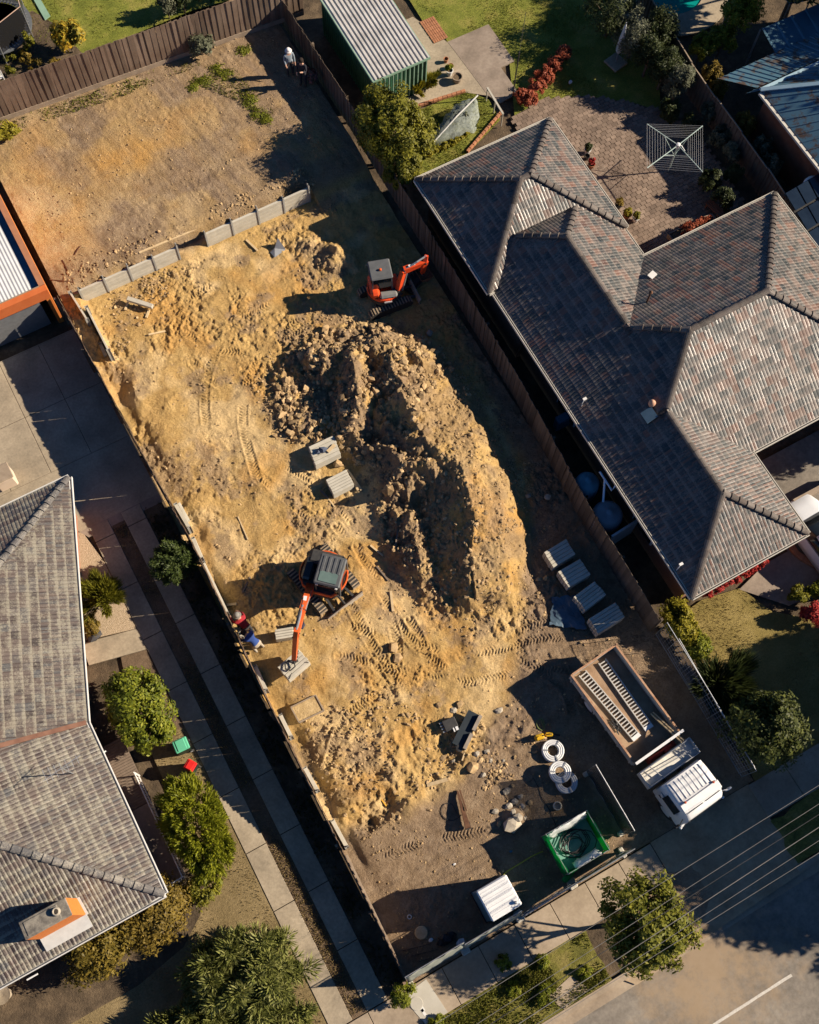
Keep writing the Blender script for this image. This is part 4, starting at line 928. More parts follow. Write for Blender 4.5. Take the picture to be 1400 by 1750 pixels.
for i in range(3):
    for j in range(3):
        q = lambda a, b: (A_.lerp(B_, a)).lerp(D_.lerp(C_, a), b)
        e = .02; mb = MB(); c4 = [q(i/3+e, j/3+e), q((i+1)/3-e, j/3+e), q((i+1)/3-e, (j+1)/3-e), q(i/3+e, (j+1)/3-e)]
        mb.prism([(c.x, c.y) for c in c4], 2.6, 2.64); mb.build('solar_panel', mat('solar_glass', [(.012,.02,.035),(.018,.03,.05)], 2, .12, spec=.5) if i+j == 0 else bpy.data.materials['solar_glass'], sp, world=True)
wt = thing('white_roof_tank', 'round white water tank lid beside the rusty blue roof', 'tank', (31.55, 17.9, 0))
MB().lathe([(.45,0),(.45,2.3),(.4,2.45),(.1,2.55)], 24, (wt.location.x, wt.location.y, 0)).build('tank_body', MT['white_paint'], wt, world=True, smooth=True)
rl_ = thing('roof_awning', 'small pale blue awning at the top right corner above the carport', 'awning', G(1365, 0, 2.4))
apoly = PXS([(1330,-14),(1350,7),(1385,0),(1372,-22)], 2.4); MB().prism(apoly, 2.38, 2.44).build('awning_sheet', MT['blue_iron'], rl_, world=True)
for p in (apoly[1], apoly[2]): MB().tube([(p[0], p[1], 0), (p[0], p[1], 2.4)], .04, 6).build('post', MT['steel'], rl_, world=True)
# ================================================================== FENCES AND WALLS
_pal = {}
def paling_fence(label, pts, h, m, pw=.13, side=1, z0=None, plinth=None, group=None, rail_side=-1, post=True, hv=.015, seed=0, pal_base=.06, hf=None):
    """pts: plan polyline. every paling is a part"""
    rg = random.Random(seed); P = [Vector((p[0], p[1], 0)) for p in pts]; mid = P[len(P)//2]
    hf = hf or (lambda y: 1.0)
    zf = z0 if callable(z0) else (lambda x, y: z0 or 0.0)
    t = thing('paling_fence', label, 'fence', (mid.x, mid.y, zf(mid.x, mid.y)), group=group); L = t.location
    key = (pw, h, m.name)
    if key not in _pal:
        mb = MB(); mb.box((0, 0, h/2), (pw+.022, .016, h)); me = bpy.data.meshes.new('paling'); me.from_pydata(mb.v, [], mb.f); me.update(); me.materials.append(m); _pal[key] = me
    for A, B in zip(P[:-1], P[1:]):
        d = (B-A).normalized(); n = max(1, int((B-A).length/pw)); nr = Vector((-d.y, d.x, 0))*side; ang = math.atan2(d.y, d.x)
        for k in range(n):
            p = A.lerp(B, (k+.5)/n)+nr*(.022+.019*(k % 2)); o = link('paling', _pal[key], t); o.scale = (1, 1, hf(p.y))
            o.location = (p.x-L[0], p.y-L[1], zf(p.x, p.y)+pal_base-L[2]+rg.uniform(-hv, hv)); o.rotation_euler = (rg.uniform(-.012,.012), rg.uniform(-.012,.012), ang+rg.uniform(-.03,.03))
        for hz in (.35, h*.55, h-.25):
            MB().beam(A-nr*.02+Vector((0,0,zf(A.x,A.y)+hz*hf(A.y))), B-nr*.02+Vector((0,0,zf(B.x,B.y)+hz*hf(B.y))), .04, .075).build('rail', m, t, world=True)
        if post:
            np_ = max(1, int((B-A).length/2.6))
            for k in range(np_+1):
                p = A.lerp(B, k/np_)-nr*.09; MB().box((p.x, p.y, zf(p.x,p.y)+h*hf(p.y)/2-.05), (.1,.1,h*hf(p.y)), rz=ang).build('post', m, t, world=True)
        if plinth: MB().beam(A+nr*.05+Vector((0,0,zf(A.x,A.y)+plinth/2)), B+nr*.05+Vector((0,0,zf(B.x,B.y)+plinth/2)), .045, plinth).build('plinth', MT['pale_timber'], t, world=True)
    return t
MT['pale_timber'] = mat('pale_weathered_timber', [(.26,.20,.145),(.36,.285,.21)], 3, .85, .3, 40)
MT['fence_back'] = mat('back_fence_paling', [(.115,.075,.052),(.165,.115,.082),(.21,.155,.115)], .5, .85, .4, 30, rnd=.28)
# back boundary
a = G(8, 205, TERR); b = G(480, 38, TERR)
dx = (b-a).normalized()
bf = paling_fence('tall weathered paling fence along the back of the site, sunlit face', [tuple((a-dx*3)[:2]), tuple(b[:2]), tuple((b+dx*1.2)[:2])], 2.15, MT['fence_back'], .135, side=-1, z0=TERR+.02, plinth=.26, seed=2, pal_base=.22)
# right boundary (site side palings)
RB = [G(475,-14,2.0), G(590,160,2.0), G(690,320,2.0), G(775,458,1.95), G(890,650,1.9), G(1000,850,1.9), G(1128,1060,1.85)]
rf_ = paling_fence('long dark paling fence between the site and the large tiled house', [(p.x, p.y) for p in RB], 1.92, MT['dark_fence_wood'], .15, side=-1, z0=0.0, seed=3)
# left boundary
LB = [(-.42,28.6),(-.22,20.2),(-.08,16.0),(-.24,8.5),(-.26,6.0),(-.30,3.0),(-.36,-2.35)]
def lfh(y): return 1.26 if y > 6 else (.74+.52*max(0,(y-3)/3) if y > 3 else .74)
lf_ = paling_fence('low worn paling fence between the site and the left driveway', LB, 1.72, MT['fence_wood'], .15, side=1, z0=-.02, seed=4, hv=.03, hf=lfh)
# neighbour's sheet metal fence, upper right
NB = [G(1100,-30,1.9), G(1145,42,1.9), G(1183,104,1.9), G(1225,166,1.85), G(1268,226,1.8), G(1313,288,1.8), G(1342,332,1.8), G(1400,420,1.8)]
nf = thing('metal_fence', 'dark stepped sheet metal fence at the far side of the paved backyard', 'fence', (30.8, 24, 0))
MT['brown_sheet'] = mat('brown_sheet_steel', [(.10,.085,.07),(.14,.12,.10)], 2, .6)
for k, (A, B) in enumerate(zip(NB[:-1], NB[1:])):
    A = Vector((A.x, A.y, 0)); B = Vector((B.x, B.y, 0)); d = (B-A).normalized(); dz = .06*(k % 2)
    w_ = MB(); ribwall(w_, A.x, A.y, B.x, B.y, 0.05, 1.72+dz, .25); w_.build('fence_panel', MT['brown_sheet'], nf, world=True)
    MB().beam(A+Vector((0,0,1.75+dz)), B+Vector((0,0,1.75+dz)), .05, .05).build('top_rail', MT['pale_timber'], nf, world=True)
    MB().box((B.x, B.y, .92), (.07,.07,1.84)).build('post', MT['brown_sheet'], nf, world=True)
MT['post_steel'] = mat('weathered_galvanised', [(.30,.30,.28),(.40,.39,.36)], 5, .7)
# concrete sleeper retaining wall across the site
def sleeper_wall(t, A, B, n, top, rows=4, hh=.22, th=.09, post_z=.25, posts=True, top_var=None):
    A = Vector(A); B = Vector(B); d = (B-A).normalized(); ang = math.atan2(d.y, d.x)
    for k in range(n):
        p = A.lerp(B, (k+.5)/n); L_ = (B-A).length/n-.05
        for r in range(rows):
            MB().bbox((p.x, p.y, top-hh*(r+.5)), (L_, th, hh-.005), .006, rz=ang).build('sleeper', MT['sleeper'], t, world=True)
    if posts:
        for k in range(n+1):
            p = A.lerp(B, k/n); mb = MB(); zt = top+post_z*(.4+.6*((k*7) % 3)/2)
            mb.box((p.x-d.y*.075, p.y+d.x*.075, zt/2-.1), (.07,.012,zt+.3), rz=ang).box((p.x+d.y*.075, p.y-d.x*.075, zt/2-.1), (.07,.012,zt+.3), rz=ang).box((p.x, p.y, zt/2-.1), (.012,.15,zt+.3), rz=ang)
            mb.build('post', MT['post_steel'], t, world=True)
sw1 = thing('sleeper_wall', 'left run of pale concrete sleeper retaining wall with four bays', 'retaining wall', (2.8, WALL_Y, 0))
sleeper_wall(sw1, (.55, WALL_Y-.02), (5.25, WALL_Y-.02), 4, .96, 4, .245, .1)
sw2 = thing('sleeper_wall', 'right run of concrete sleeper retaining wall ending in shade', 'retaining wall', (9.2, WALL_Y, 0))
sleeper_wall(sw2, (6.65, WALL_Y-.02), (11.85, WALL_Y-.02), 4, 1.0, 4, .255, .1)
# boundary sleeper wall on the left, seen from above bay by bay
lw = thing('sleeper_wall', 'broken line of concrete sleepers and steel posts inside the left fence', 'retaining wall', (.2, 12, 0))
for (pA, pB) in (((172,588),(180,606)), ((300,862),(324,903)), ((330,920),(345,955)), ((347,962),(388,1048)), ((408,1075),(414,1090)), ((436,1138),(455,1180)), ((479,1222),(498,1260)), ((521,1312),(543,1352)), ((568,1402),(593,1448))):
    A = G(*pA, .35); B = G(*pB, .35); L_ = (B-A).length; n = 1
    d = (B-A).normalized()
    sleeper_wall(lw, (A.x, A.y), (B.x, B.y), 1, .40, 3, .2, .15, .12)
for (pA, pB) in (((120,500),(150,548)), ((148,525),(186,600))):
    A = G(*pA, .9); B = G(*pB, .9); sleeper_wall(lw, (A.x, A.y), (B.x, B.y), 1, .9, 4, .2, .08, .2)
MB().beam(G(592,1462,.5), G(694,1674,.5), .12, .5).build('kerb_rail', MT['pale_timber'], lw, world=True)
# temporary fence panels on concrete feet
MT['shade_cloth'] = mat('grey_green_shade_cloth', [(.22,.24,.20),(.31,.32,.27)], 3, .9, .3, 25)
MT['green_cloth'] = mat('green_shade_cloth', [(.05,.13,.075),(.09,.19,.11)], 3, .9, .3, 25)
_m, _t, _b = nodes('black_shade_mesh'); _b.inputs['Base Color'].default_value = (.03,.032,.036,1); _x = _t.nodes.new('ShaderNodeMixShader'); _x.inputs[0].default_value = .6
_t.links.new(_t.nodes.new('ShaderNodeBsdfTransparent').outputs[0], _x.inputs[1]); _t.links.new(_b.outputs[0], _x.inputs[2]); _t.links.new(_x.outputs[0], _t.nodes['Material Output'].inputs['Surface']); MT['black_cloth'] = _m
def temp_panel(label, A, B, h=2.0, lean=(0, 0), cloth=None, cz=(.1, 1.95), group='temporary fence panels', feet=True, mesh=True, stp=.15, r=.018):
    A = Vector((A[0], A[1], 0)); B = Vector((B[0], B[1], 0)); mid = (A+B)/2
    t = thing('temporary_fence_panel', label, 'fence panel', (mid.x, mid.y, 0), group=group); ln = Vector((lean[0], lean[1], 0))
    q = lambda s, z: A.lerp(B, s)+ln*(z/h)+Vector((0, 0, z+.06))
    f = MB(); f.tube([q(0,0), q(0,h), q(1,h), q(1,0)], r, 6); f.tube([q(0,.05), q(1,.05)], r, 6); f.build('frame', MT['steel'], t, world=True)
    if mesh:
        m_ = MB(); n = int((B-A).length/stp)
        for k in range(1, n): m_.tube([q(k/n, .06), q(k/n, h)], .0045, 3)
        for k in range(1, int(h/.3)): m_.tube([q(0, k*.3), q(1, k*.3)], .0045, 3)
        m_.build('wire_mesh', MT['steel'], t, world=True)
    if cloth:
        n = 14; vs = []; d = (B-A).normalized(); nr = Vector((-d.y, d.x, 0)); rg = random.Random(int(mid.x*10))
        for k in range(n+1):
            for z in np.linspace(cz[0], cz[1], 6):
                w_ = .02*math.sin(k*1.7+z*3)+rg.uniform(-.008, .008); vs.append(q(k/n, z)-nr*(.03+w_))
        c = MB(); c.add(vs, [(k*6+i, (k+1)*6+i, (k+1)*6+i+1, k*6+i+1) for k in range(n) for i in range(5)]); o = c.build('shade_cloth', cloth, t, world=True, smooth=True)
        s = o.modifiers.new('thick', 'SOLIDIFY'); s.thickness = .006
    if feet:
        d = (B-A).normalized(); ang = math.atan2(d.y, d.x)
        for s in (0.03, .97):
            p = A.lerp(B, s); MB().bbox((p.x, p.y, .06), (.2,.42,.12), .04, rz=ang).build('foot', MT['pale_concrete'], t, world=True)
    return t
FY = -2.45
fr = [(-.33,FY),(2.05,FY),(4.4,FY),(6.75,FY+.04),(9.1,FY+.06)]
lab = ['leftmost front temporary fence panel with grey cloth, leaning towards the site', 'front temporary fence panel with grey cloth behind the portable toilet', 'front fence panel between the portable toilet and the green bag', 'front fence panel with green cloth behind the green bag']
for k in range(4): temp_panel(lab[k], fr[k], fr[k+1], 2.0, (0, [.30,.22,.02,0][k]), [MT['shade_cloth'], MT['shade_cloth'], MT['shade_cloth'], MT['green_cloth']][k], cz=(.1,1.95) if k < 2 else (.1, 1.2 if k == 2 else 1.5))
g0 = G(1003,1318,.05); g1 = G(1066,1426,.05)
temp_panel('dark mesh gate panel standing open between green bag and truck', (g0.x, g0.y), (g1.x, g1.y), 2.0, (0,0), MT['black_cloth'], stp=.1)
RP = [G(1118,1105,0), G(1180,1210,0), G(1235,1298,0), G(1280,1345,0)]
for k in range(2):
    temp_panel(['wire mesh fence panel beside the parked truck, nearest its tray', 'wire mesh fence panel beside the truck cab'][k], tuple(G(*[(1120,1085),(1190,1200)][k], 0)[:2]), tuple(G(*[(1190,1200),(1262,1322)][k], 0)[:2]), 2.0, (.0,0), feet=False)
for k, (pA, pB) in enumerate((((1160,1092),(1230,1215)), ((1230,1215),(1292,1318)))):
    temp_panel(['wire mesh boundary panel in front of the dark palm', 'wire mesh boundary panel at the street corner of the truck bay'][k], tuple(G(*pA, 1.9)[:2]), tuple(G(*pB, 1.9)[:2]), 1.9, feet=False)
# wooden/concrete retaining foot between houses: divider near water tanks
dv = thing('divider_wall', 'short pale panel wall between the water tanks and the side gate', 'wall', (15.4, 7.7, 0))
A = G(1045,918,1.7); B = G(1092,888,1.7)
MB().beam((A.x, A.y, .9), (B.x, B.y, .9), .06, 1.75).build('panel', mat('blue_grey_panel', [(.26,.33,.38),(.32,.4,.46)], 2, .6), dv, world=True)
MB().beam((A.x, A.y, 1.8), (B.x, B.y, 1.8), .09, .05).build('top_rail', MT['steel'], dv, world=True)
# front yard brick planter edging, right house
pe = thing('brick_planter_edge', 'curved soldier brick edging beside the parked white car', 'edging', G(1350, 960))
mp = smooth_path([(1348,928),(1358,945),(1375,958),(1400,972),(1430,990)], 6); me_ = None
for k, p in enumerate(mp):
    q = G(*p); o = MB().bbox((0,0,0), (.11,.23,.2), .012).build('brick', MT['red_paving'], pe) if me_ is None else link('brick', me_, pe)
    me_ = o.data; nx_ = G(*mp[min(k+1, len(mp)-1)])-G(*mp[max(k-1, 0)]); o.location = (q.x-pe.location.x, q.y-pe.location.y, .1); o.rotation_euler = (0, 0, math.atan2(nx_.y, nx_.x))
# ================================================================== VEGETATION
def leaf_cloud(name, m, parent, c, rad, n, size, seed, clumps=40, spread=.33, up=.35, aspect=2.2, hollow=.55, point=0.0, star=False):
    """n small leaf faces gathered in clumps through an ellipsoid; c in world"""
    rg = np.random.RandomState(seed); c = np.array(c, float); rad = np.array(rad, float); n = int(n*2.1); clumps = int(clumps*1.25)
    d = rg.normal(size=(clumps, 3)); d[:, 2] = np.abs(d[:, 2])*.9-.25; d /= np.linalg.norm(d, axis=1)[:, None]
    rr = (hollow+(1-hollow)*rg.uniform(0, 1, clumps)**.6)*rg.uniform(.82, 1.1, clumps); cc = d*rr[:, None]
    cs = rg.uniform(.65, 1.25, clumps)
    k = rg.randint(0, clumps, n); off = rg.normal(size=(n, 3)); off /= np.linalg.norm(off, axis=1)[:, None]; off *= (rg.uniform(0, 1, n)**.45*spread*cs[k])[:, None]
    inner = rg.uniform(0, 1, n) < .22; shr = np.where(inner, rg.uniform(.45, .85, n), 1.0)[:, None]; pos = (cc[k]*shr+off)*rad; nrm = off*1.0+cc[k]*.8+rg.normal(size=(n, 3))*.45+np.array([0, 0, up]); nrm /= np.linalg.norm(nrm, axis=1)[:, None]
    tan = rg.normal(size=(n, 3))
    if star: tan = tan*.15+off/np.linalg.norm(off, axis=1)[:, None]+cc[k]*.35+np.array([0, 0, .25])
    elif point: tan = tan*(1-point)+point*(cc[k]+off*1.5+np.array([0, 0, .5]))
    tan -= nrm*(tan*nrm).sum(1)[:, None]*(1-point*.7); tan /= np.linalg.norm(tan, axis=1)[:, None]
    bi = np.cross(nrm, tan); bi /= np.linalg.norm(bi, axis=1)[:, None]
    s = size*rg.uniform(.6, 1.35, n)[:, None]; a = s*.5; b = s*.5/aspect; P = pos+c
    V = np.stack([P-tan*a, P+bi*b-nrm*s*.06, P+tan*a, P-bi*b-nrm*s*.06], 1)
    if V[:, :, 2].min() < .02: V[:, :, 2] = np.maximum(V[:, :, 2], .02)
    F = np.arange(n*4).reshape(n, 4)
    L = np.array(parent.location) if parent is not None else np.zeros(3)
    me = bpy.data.meshes.new(name); me.vertices.add(n*4); me.vertices.foreach_set('co', (V-L).astype(np.float32).ravel())
    me.loops.add(n*4); me.loops.foreach_set('vertex_index', F.astype(np.int32).ravel()); me.polygons.add(n)
    me.polygons.foreach_set('loop_start', np.arange(0, n*4, 4, dtype=np.int32)); me.polygons.foreach_set('loop_total', np.full(n, 4, np.int32)); me.update(calc_edges=True)
    me.materials.append(m); return link(name, me, parent)
MT['bark'] = mat('bark', [(.09,.065,.045),(.15,.115,.085)], 5, .95, .5, 25)
def G5(*c): return list(c)
MT['leaf_mid'] = leafmat('leaf_mid', [(.04,.058,.007),(.115,.14,.012),(.22,.235,.018),(.34,.33,.035)])
MT['leaf_dark'] = leafmat('leaf_dark', [(.018,.028,.010),(.04,.055,.016),(.075,.085,.022)])
MT['leaf_olive'] = leafmat('leaf_olive', [(.055,.062,.008),(.16,.155,.016),(.29,.265,.022)])
MT['leaf_yellow'] = leafmat('leaf_yellow', [(.13,.125,.012),(.27,.235,.02),(.42,.34,.03)])
MT['leaf_lime'] = leafmat('leaf_lime', [(.07,.09,.01),(.17,.19,.015),(.30,.30,.03)])
MT['leaf_brown'] = leafmat('leaf_brown', [(.09,.065,.015),(.20,.14,.025),(.30,.21,.035)])
MT['leaf_red'] = leafmat('leaf_red', [(.20,.04,.02),(.36,.085,.04),(.48,.15,.08)])
MT['leaf_crimson'] = leafmat('leaf_crimson', [(.22,.015,.015),(.42,.035,.03),(.5,.07,.05)])
MT['leaf_grey'] = leafmat('leaf_greygreen', [(.06,.07,.04),(.13,.14,.085),(.22,.22,.15)])
MT['juniper'] = leafmat('juniper', [(.04,.055,.015),(.13,.145,.03),(.25,.255,.07),(.38,.37,.16)])
def tree(name, label, cat, base, c, rad, n, size, m, seed, trunk_r=.12, limbs=5, clumps=40, spread=.33, point=0.0, aspect=2.2, hollow=.55, group=None, up=.35, star=False):
    t = thing(name, label, cat, base, group=group); rg = random.Random(seed); B = Vector(base); C = Vector(c)
    tp = MB(); top = B.lerp(C, .8); pts_ = [B+Vector((0,0,-.05)), B.lerp(top, .35)+Vector((rg.uniform(-.05,.05), rg.uniform(-.05,.05), 0)), top]
    tp.tube(pts_, trunk_r, 8, trunk_r*.45)
    for k in range(limbs):
        a = 6.28*k/limbs+rg.uniform(-.4,.4); s = B.lerp(top, rg.uniform(.35,.75)); e = C+Vector((math.cos(a)*rad[0]*.7, math.sin(a)*rad[1]*.7, rg.uniform(-.1,.5)*rad[2])); mdl = s.lerp(e, .5)+Vector((0,0,.12*rad[2]))
        tp.tube([s, mdl, e], trunk_r*.45, 5, trunk_r*.12)
    tp.build('trunk' if trunk_r > .03 else 'stem', MT['bark'], t, world=True)
    leaf_cloud('crown' if trunk_r > .06 else 'foliage', m, t, c, rad, n, size, seed, clumps, spread, up, aspect, hollow, point, star)
    return t
def treepx(name, label, cat, px, py, cz, rad, n, size, m, seed, **k):
    """crown centre seen at pixel, at height cz; trunk straight below"""
    g = G(px, py, cz); z0 = 0.0
    return tree(name, label, cat, (g.x, g.y, z0), (g.x, g.y, cz), rad, n, size, m, seed, **k)
ORD = ['first','second','third','fourth','fifth','sixth','seventh','eighth','ninth']
# trees and bushes around the site, from left to right
treepx('round_shrub', 'rounded dark green shrub over the left fence, beside the driveway', 'shrub', 297, 962, 1.5, (.86,.86,1.0), 4200, .15, leafmat('leaf_round', [(.025,.04,.010),(.06,.085,.02),(.11,.14,.03)]), 1, trunk_r=.05, clumps=70, spread=.22, hollow=.75, point=.6, aspect=3.5)
treepx('leafy_bush', 'tall leafy green bush between the left house and the driveway, above the green bin', 'bush', 238, 1212, 1.5, (1.12,1.7,1.45), 7000, .16, MT['leaf_mid'], 2, trunk_r=.07, clumps=80, spread=.24, hollow=.6)
treepx('leafy_bush', 'big dome shaped feathery green bush beside the left verandah, below the red bin', 'bush', 334, 1410, 1.4, (1.08,1.9,1.35), 12000, .19, leafmat('leaf_feathery', [(.05,.064,.006),(.15,.168,.010),(.26,.272,.016),(.36,.35,.03)]), 3, trunk_r=.07, clumps=170, spread=.15, hollow=.85, point=.75, aspect=4.5)
treepx('autumn_bush', 'olive and amber bush under the eave corner of the left house', 'bush', 262, 1560, 1.0, (1.35,1.2,.95), 5200, .14, MT['leaf_brown'], 4, trunk_r=.05, clumps=60)
treepx('autumn_bush', 'amber leaved bush below the chimney of the left house', 'bush', 168, 1622, 1.1, (1.25,1.0,1.0), 4600, .14, leafmat('leaf_amber', [(.07,.06,.012),(.17,.125,.018),(.29,.20,.03)]), 5, trunk_r=.05, clumps=50)
treepx('autumn_bush', 'small dark bush between the feathery bush and the dry lawn', 'bush', 345, 1522, .6, (.7,.6,.6), 1500, .12, MT['leaf_olive'], 6, trunk_r=.04, clumps=24)
treepx('juniper_bush', 'wide spiky juniper on the dry front lawn, bottom left', 'bush', 415, 1668, 1.1, (2.15,1.75,1.0), 10500, .30, MT['juniper'], 7, trunk_r=.06, clumps=70, spread=.24, hollow=.45, point=.85, aspect=6, star=True)
treepx('juniper_bush', 'second spiky juniper cut by the bottom edge, left', 'bush', 330, 1755, .9, (1.5,1.0,.85), 5000, .30, MT['juniper'], 8, trunk_r=.05, clumps=36, spread=.26, point=.85, aspect=6, star=True)
treepx('juniper_bush', 'small spiky juniper beside the driveway strip at the bottom edge', 'bush', 490, 1742, .7, (.95,.9,.7), 3000, .28, MT['juniper'], 81, trunk_r=.04, clumps=26, spread=.28, point=.85, aspect=6, star=True)
treepx('grass_tree', 'spiky grass tree in the pebble bed by the left house', 'plant', 172, 1018, .8, (.95,.95,.75), 2600, .42, MT['leaf_olive'], 9, trunk_r=.05, clumps=30, spread=.25, point=.9, aspect=12, hollow=.3)
treepx('clipped_shrub', 'small brown clipped shrub in the pebble bed', 'shrub', 153, 1070, .45, (.42,.5,.42), 900, .09, MT['leaf_brown'], 10, trunk_r=.025, clumps=20)
treepx('hedge_tree', 'large yellow green bushy tree leaning over the fence next to the green shed', 'tree', 672, 222, 2.3, (1.55,2.15,1.7), 11000, .16, MT['leaf_olive'], 11, trunk_r=.12, clumps=95, spread=.22, hollow=.6)
treepx('hedge_tree', 'lower bushy tree hugging the fence below the large yellow green one', 'tree', 690, 285, 1.8, (.95,1.0,1.3), 3400, .15, MT['leaf_olive'], 12, trunk_r=.08, clumps=36, spread=.24)
treepx('street_tree', 'round crowned street tree on the verge under the power lines', 'tree', 1104, 1578, 3.2, (1.62,1.62,1.35), 6200, .17, leafmat('leaf_street', [(.05,.058,.008),(.12,.13,.014),(.20,.195,.022),(.29,.27,.035)]), 13, trunk_r=.12, clumps=60, spread=.24, hollow=.5)
# small greenery at the front corner
treepx('corner_shrub', 'small bright shrub at the front left corner post of the site', 'shrub', 688, 1697, .55, (.5,.45,.5), 1200, .10, MT['leaf_lime'], 14, trunk_r=.03, clumps=20)
for k, (px, py, r_) in enumerate(((935,1700,.42),(860,1645,.35),(925,1645,.3),(1000,1660,.3),(745,1745,.32),(880,1690,.3))):
    treepx('verge_shrub', ['green weed clump on the verge beside the pit lid','green weed clump on the verge left of the street tree','weed clump between the footpath and the verge','weed clump under the street tree','grey green weed clump at the bottom edge of the verge','low weed clump in the middle of the verge'][k], 'shrub', px, py, .16, (r_,r_*.9,.2), 500, .10, [MT['leaf_lime'],MT['leaf_mid']][k % 2], 140+k, trunk_r=.02, limbs=2, clumps=10)
# back garden of the tiled house
for k, (px, py, r_) in enumerate(((905,170,.42),(918,150,.42),(930,128,.45),(948,108,.42),(965,92,.4),(890,165,.35))):
    treepx('red_shrub', ORD[[1,2,3,4,5,0][k]]+' rusty red leaved shrub from the patio in the row beside the backyard lawn', 'shrub', px, py, .4, (r_,r_,.42), 900, .12, MT['leaf_red'], 20+k, trunk_r=.03, limbs=3, clumps=18, group='row of red shrubs beside the lawn')
DK = [(1045,20,1.6,1.3,1.5),(1085,60,1.5,1.0,1.5),(1110,95,1.4,.8,1.3),(1135,120,1.3,.75,1.2),(1160,140,1.2,.7,1.1),(1130,55,1.6,.8,1.3)]
for k, (px, py, cz, r_, rz_2) in enumerate(DK):
    treepx('backyard_tree', ORD[k]+' dark grey green tree from the top along the shaded metal fence', 'tree', px, py, cz, (r_,r_,rz_2), 2400, .16, [MT['leaf_dark'],MT['leaf_grey'],MT['leaf_dark']][k % 3], 30+k, trunk_r=.08, clumps=34, point=.4, aspect=3.5, group='shaded trees along the metal fence')
for k, (px, py, r_, m_) in enumerate(((1207,196,.38,'leaf_grey'),(1230,235,.5,'leaf_grey'),(1248,262,.45,'leaf_grey'),(1215,310,.5,'leaf_dark'),(1235,340,.5,'leaf_dark'),(1145,190,.5,'leaf_dark'),(1180,215,.45,'leaf_dark'),(1255,300,.4,'leaf_dark'))):
    treepx('garden_shrub', ORD[k]+' shrub of the bed between clothesline and metal fence, counted from the top' if k < 5 else ORD[k]+' dark shrub near the clothesline bed', 'shrub', px, py, .7, (r_,r_,.7), 1300, .13, MT[m_], 40+k, trunk_r=.04, clumps=20, group='shrubs behind the clothesline')
for k, (px, py, r_, m_, lb) in enumerate(((1212,135,.42,'leaf_brown','brown orange bush just beyond the metal fence, upper one'),(1228,155,.42,'leaf_brown','brown orange bush just beyond the metal fence, middle one'),(1272,216,.5,'leaf_brown','brown orange bush beyond the metal fence nearest the clothesline'),(1300,255,.4,'leaf_grey','grey green bush beyond the metal fence, upper'),(1318,285,.45,'leaf_grey','grey green bush beyond the metal fence, beside the solar panels'),(1265,25,.95,'leaf_lime','bright yellow green drooping tree by the swimming pool'),(1235,70,.7,'leaf_mid','green bush below the pool surround'),(1200,85,.6,'leaf_mid','dark bush at the edge of the pool surround'))):
    treepx('neighbour_bush', lb, 'bush', px, py, 1.0 if k != 5 else 1.8, (r_,r_,.9 if k != 5 else 1.5), 1500 if k != 5 else 3600, .14, MT[m_], 50+k, trunk_r=.05, clumps=24, point=.3)
# palm trunk by the pool
pt = thing('pale_tree_trunk', 'pale bare trunk leaning beside the swimming pool', 'tree', G(1238, 45)); MB().tube([G(1238,45,0), G(1245,15,1.3), G(1252,-25,2.6), G(1256,-60,3.8)], .13, 8, .07).build('trunk', MT['pale_timber'], pt, world=True)
leaf_cloud('crown', MT['leaf_dark'], pt, G(1257,-75,4.2), (1.1,1.1,.9), 1500, .2, 77, 20)
# front yard, right house
treepx('yellow_bush', 'bright yellow green bush beside the fence in the right front yard', 'bush', 1160, 1062, .75, (.62,.95,.75), 3200, .13, MT['leaf_yellow'], 60, trunk_r=.05, clumps=40)
treepx('yellow_bush', 'lower lime green bush beside the fence, below the bright yellow one', 'bush', 1192, 1105, .6, (.5,.7,.6), 1700, .13, MT['leaf_lime'], 61, trunk_r=.04, clumps=26)
treepx('dark_palm', 'dark spiky palm in the shade of the right front yard', 'palm', 1232, 1165, 1.0, (1.15,1.15,.8), 1700, .75, MT['leaf_dark'], 62, trunk_r=.09, clumps=14, spread=.35, point=.95, aspect=12, hollow=.2)
treepx('shade_tree', 'dark glossy tree at the front corner of the right yard', 'tree', 1305, 1245, 1.8, (1.35,1.35,1.5), 5200, .17, leafmat('leaf_gloss', [(.025,.035,.01),(.06,.075,.015),(.15,.16,.03)]), 63, trunk_r=.11, clumps=50)
treepx('crimson_shrub', 'bright red shrub on the right front lawn at the photo edge', 'shrub', 1388, 1046, .6, (.52,.52,.55), 1700, .12, MT['leaf_crimson'], 64, trunk_r=.04, clumps=24)
treepx('front_shrub', 'small olive shrub above the red shrub on the right front lawn', 'shrub', 1365, 1015, .5, (.45,.4,.45), 1000, .11, MT['leaf_olive'], 65, trunk_r=.03, clumps=16)
treepx('front_shrub', 'green shrub at the photo edge right of the red shrub', 'shrub', 1400, 1012, .5, (.45,.45,.5), 1000, .11, MT['leaf_mid'], 66, trunk_r=.03, clumps=16)
for k in range(7):
    f_ = k/6; treepx('red_flower_bush', ORD[k]+' red flowering bush from the left along the front wall of the tiled house', 'bush', 1212+f_*88, 1012-f_*50, .45, (.26,.24,.42), 520, .10, MT['leaf_crimson'], 70+k, trunk_r=.02, limbs=2, clumps=12, group='red bushes along the front wall')
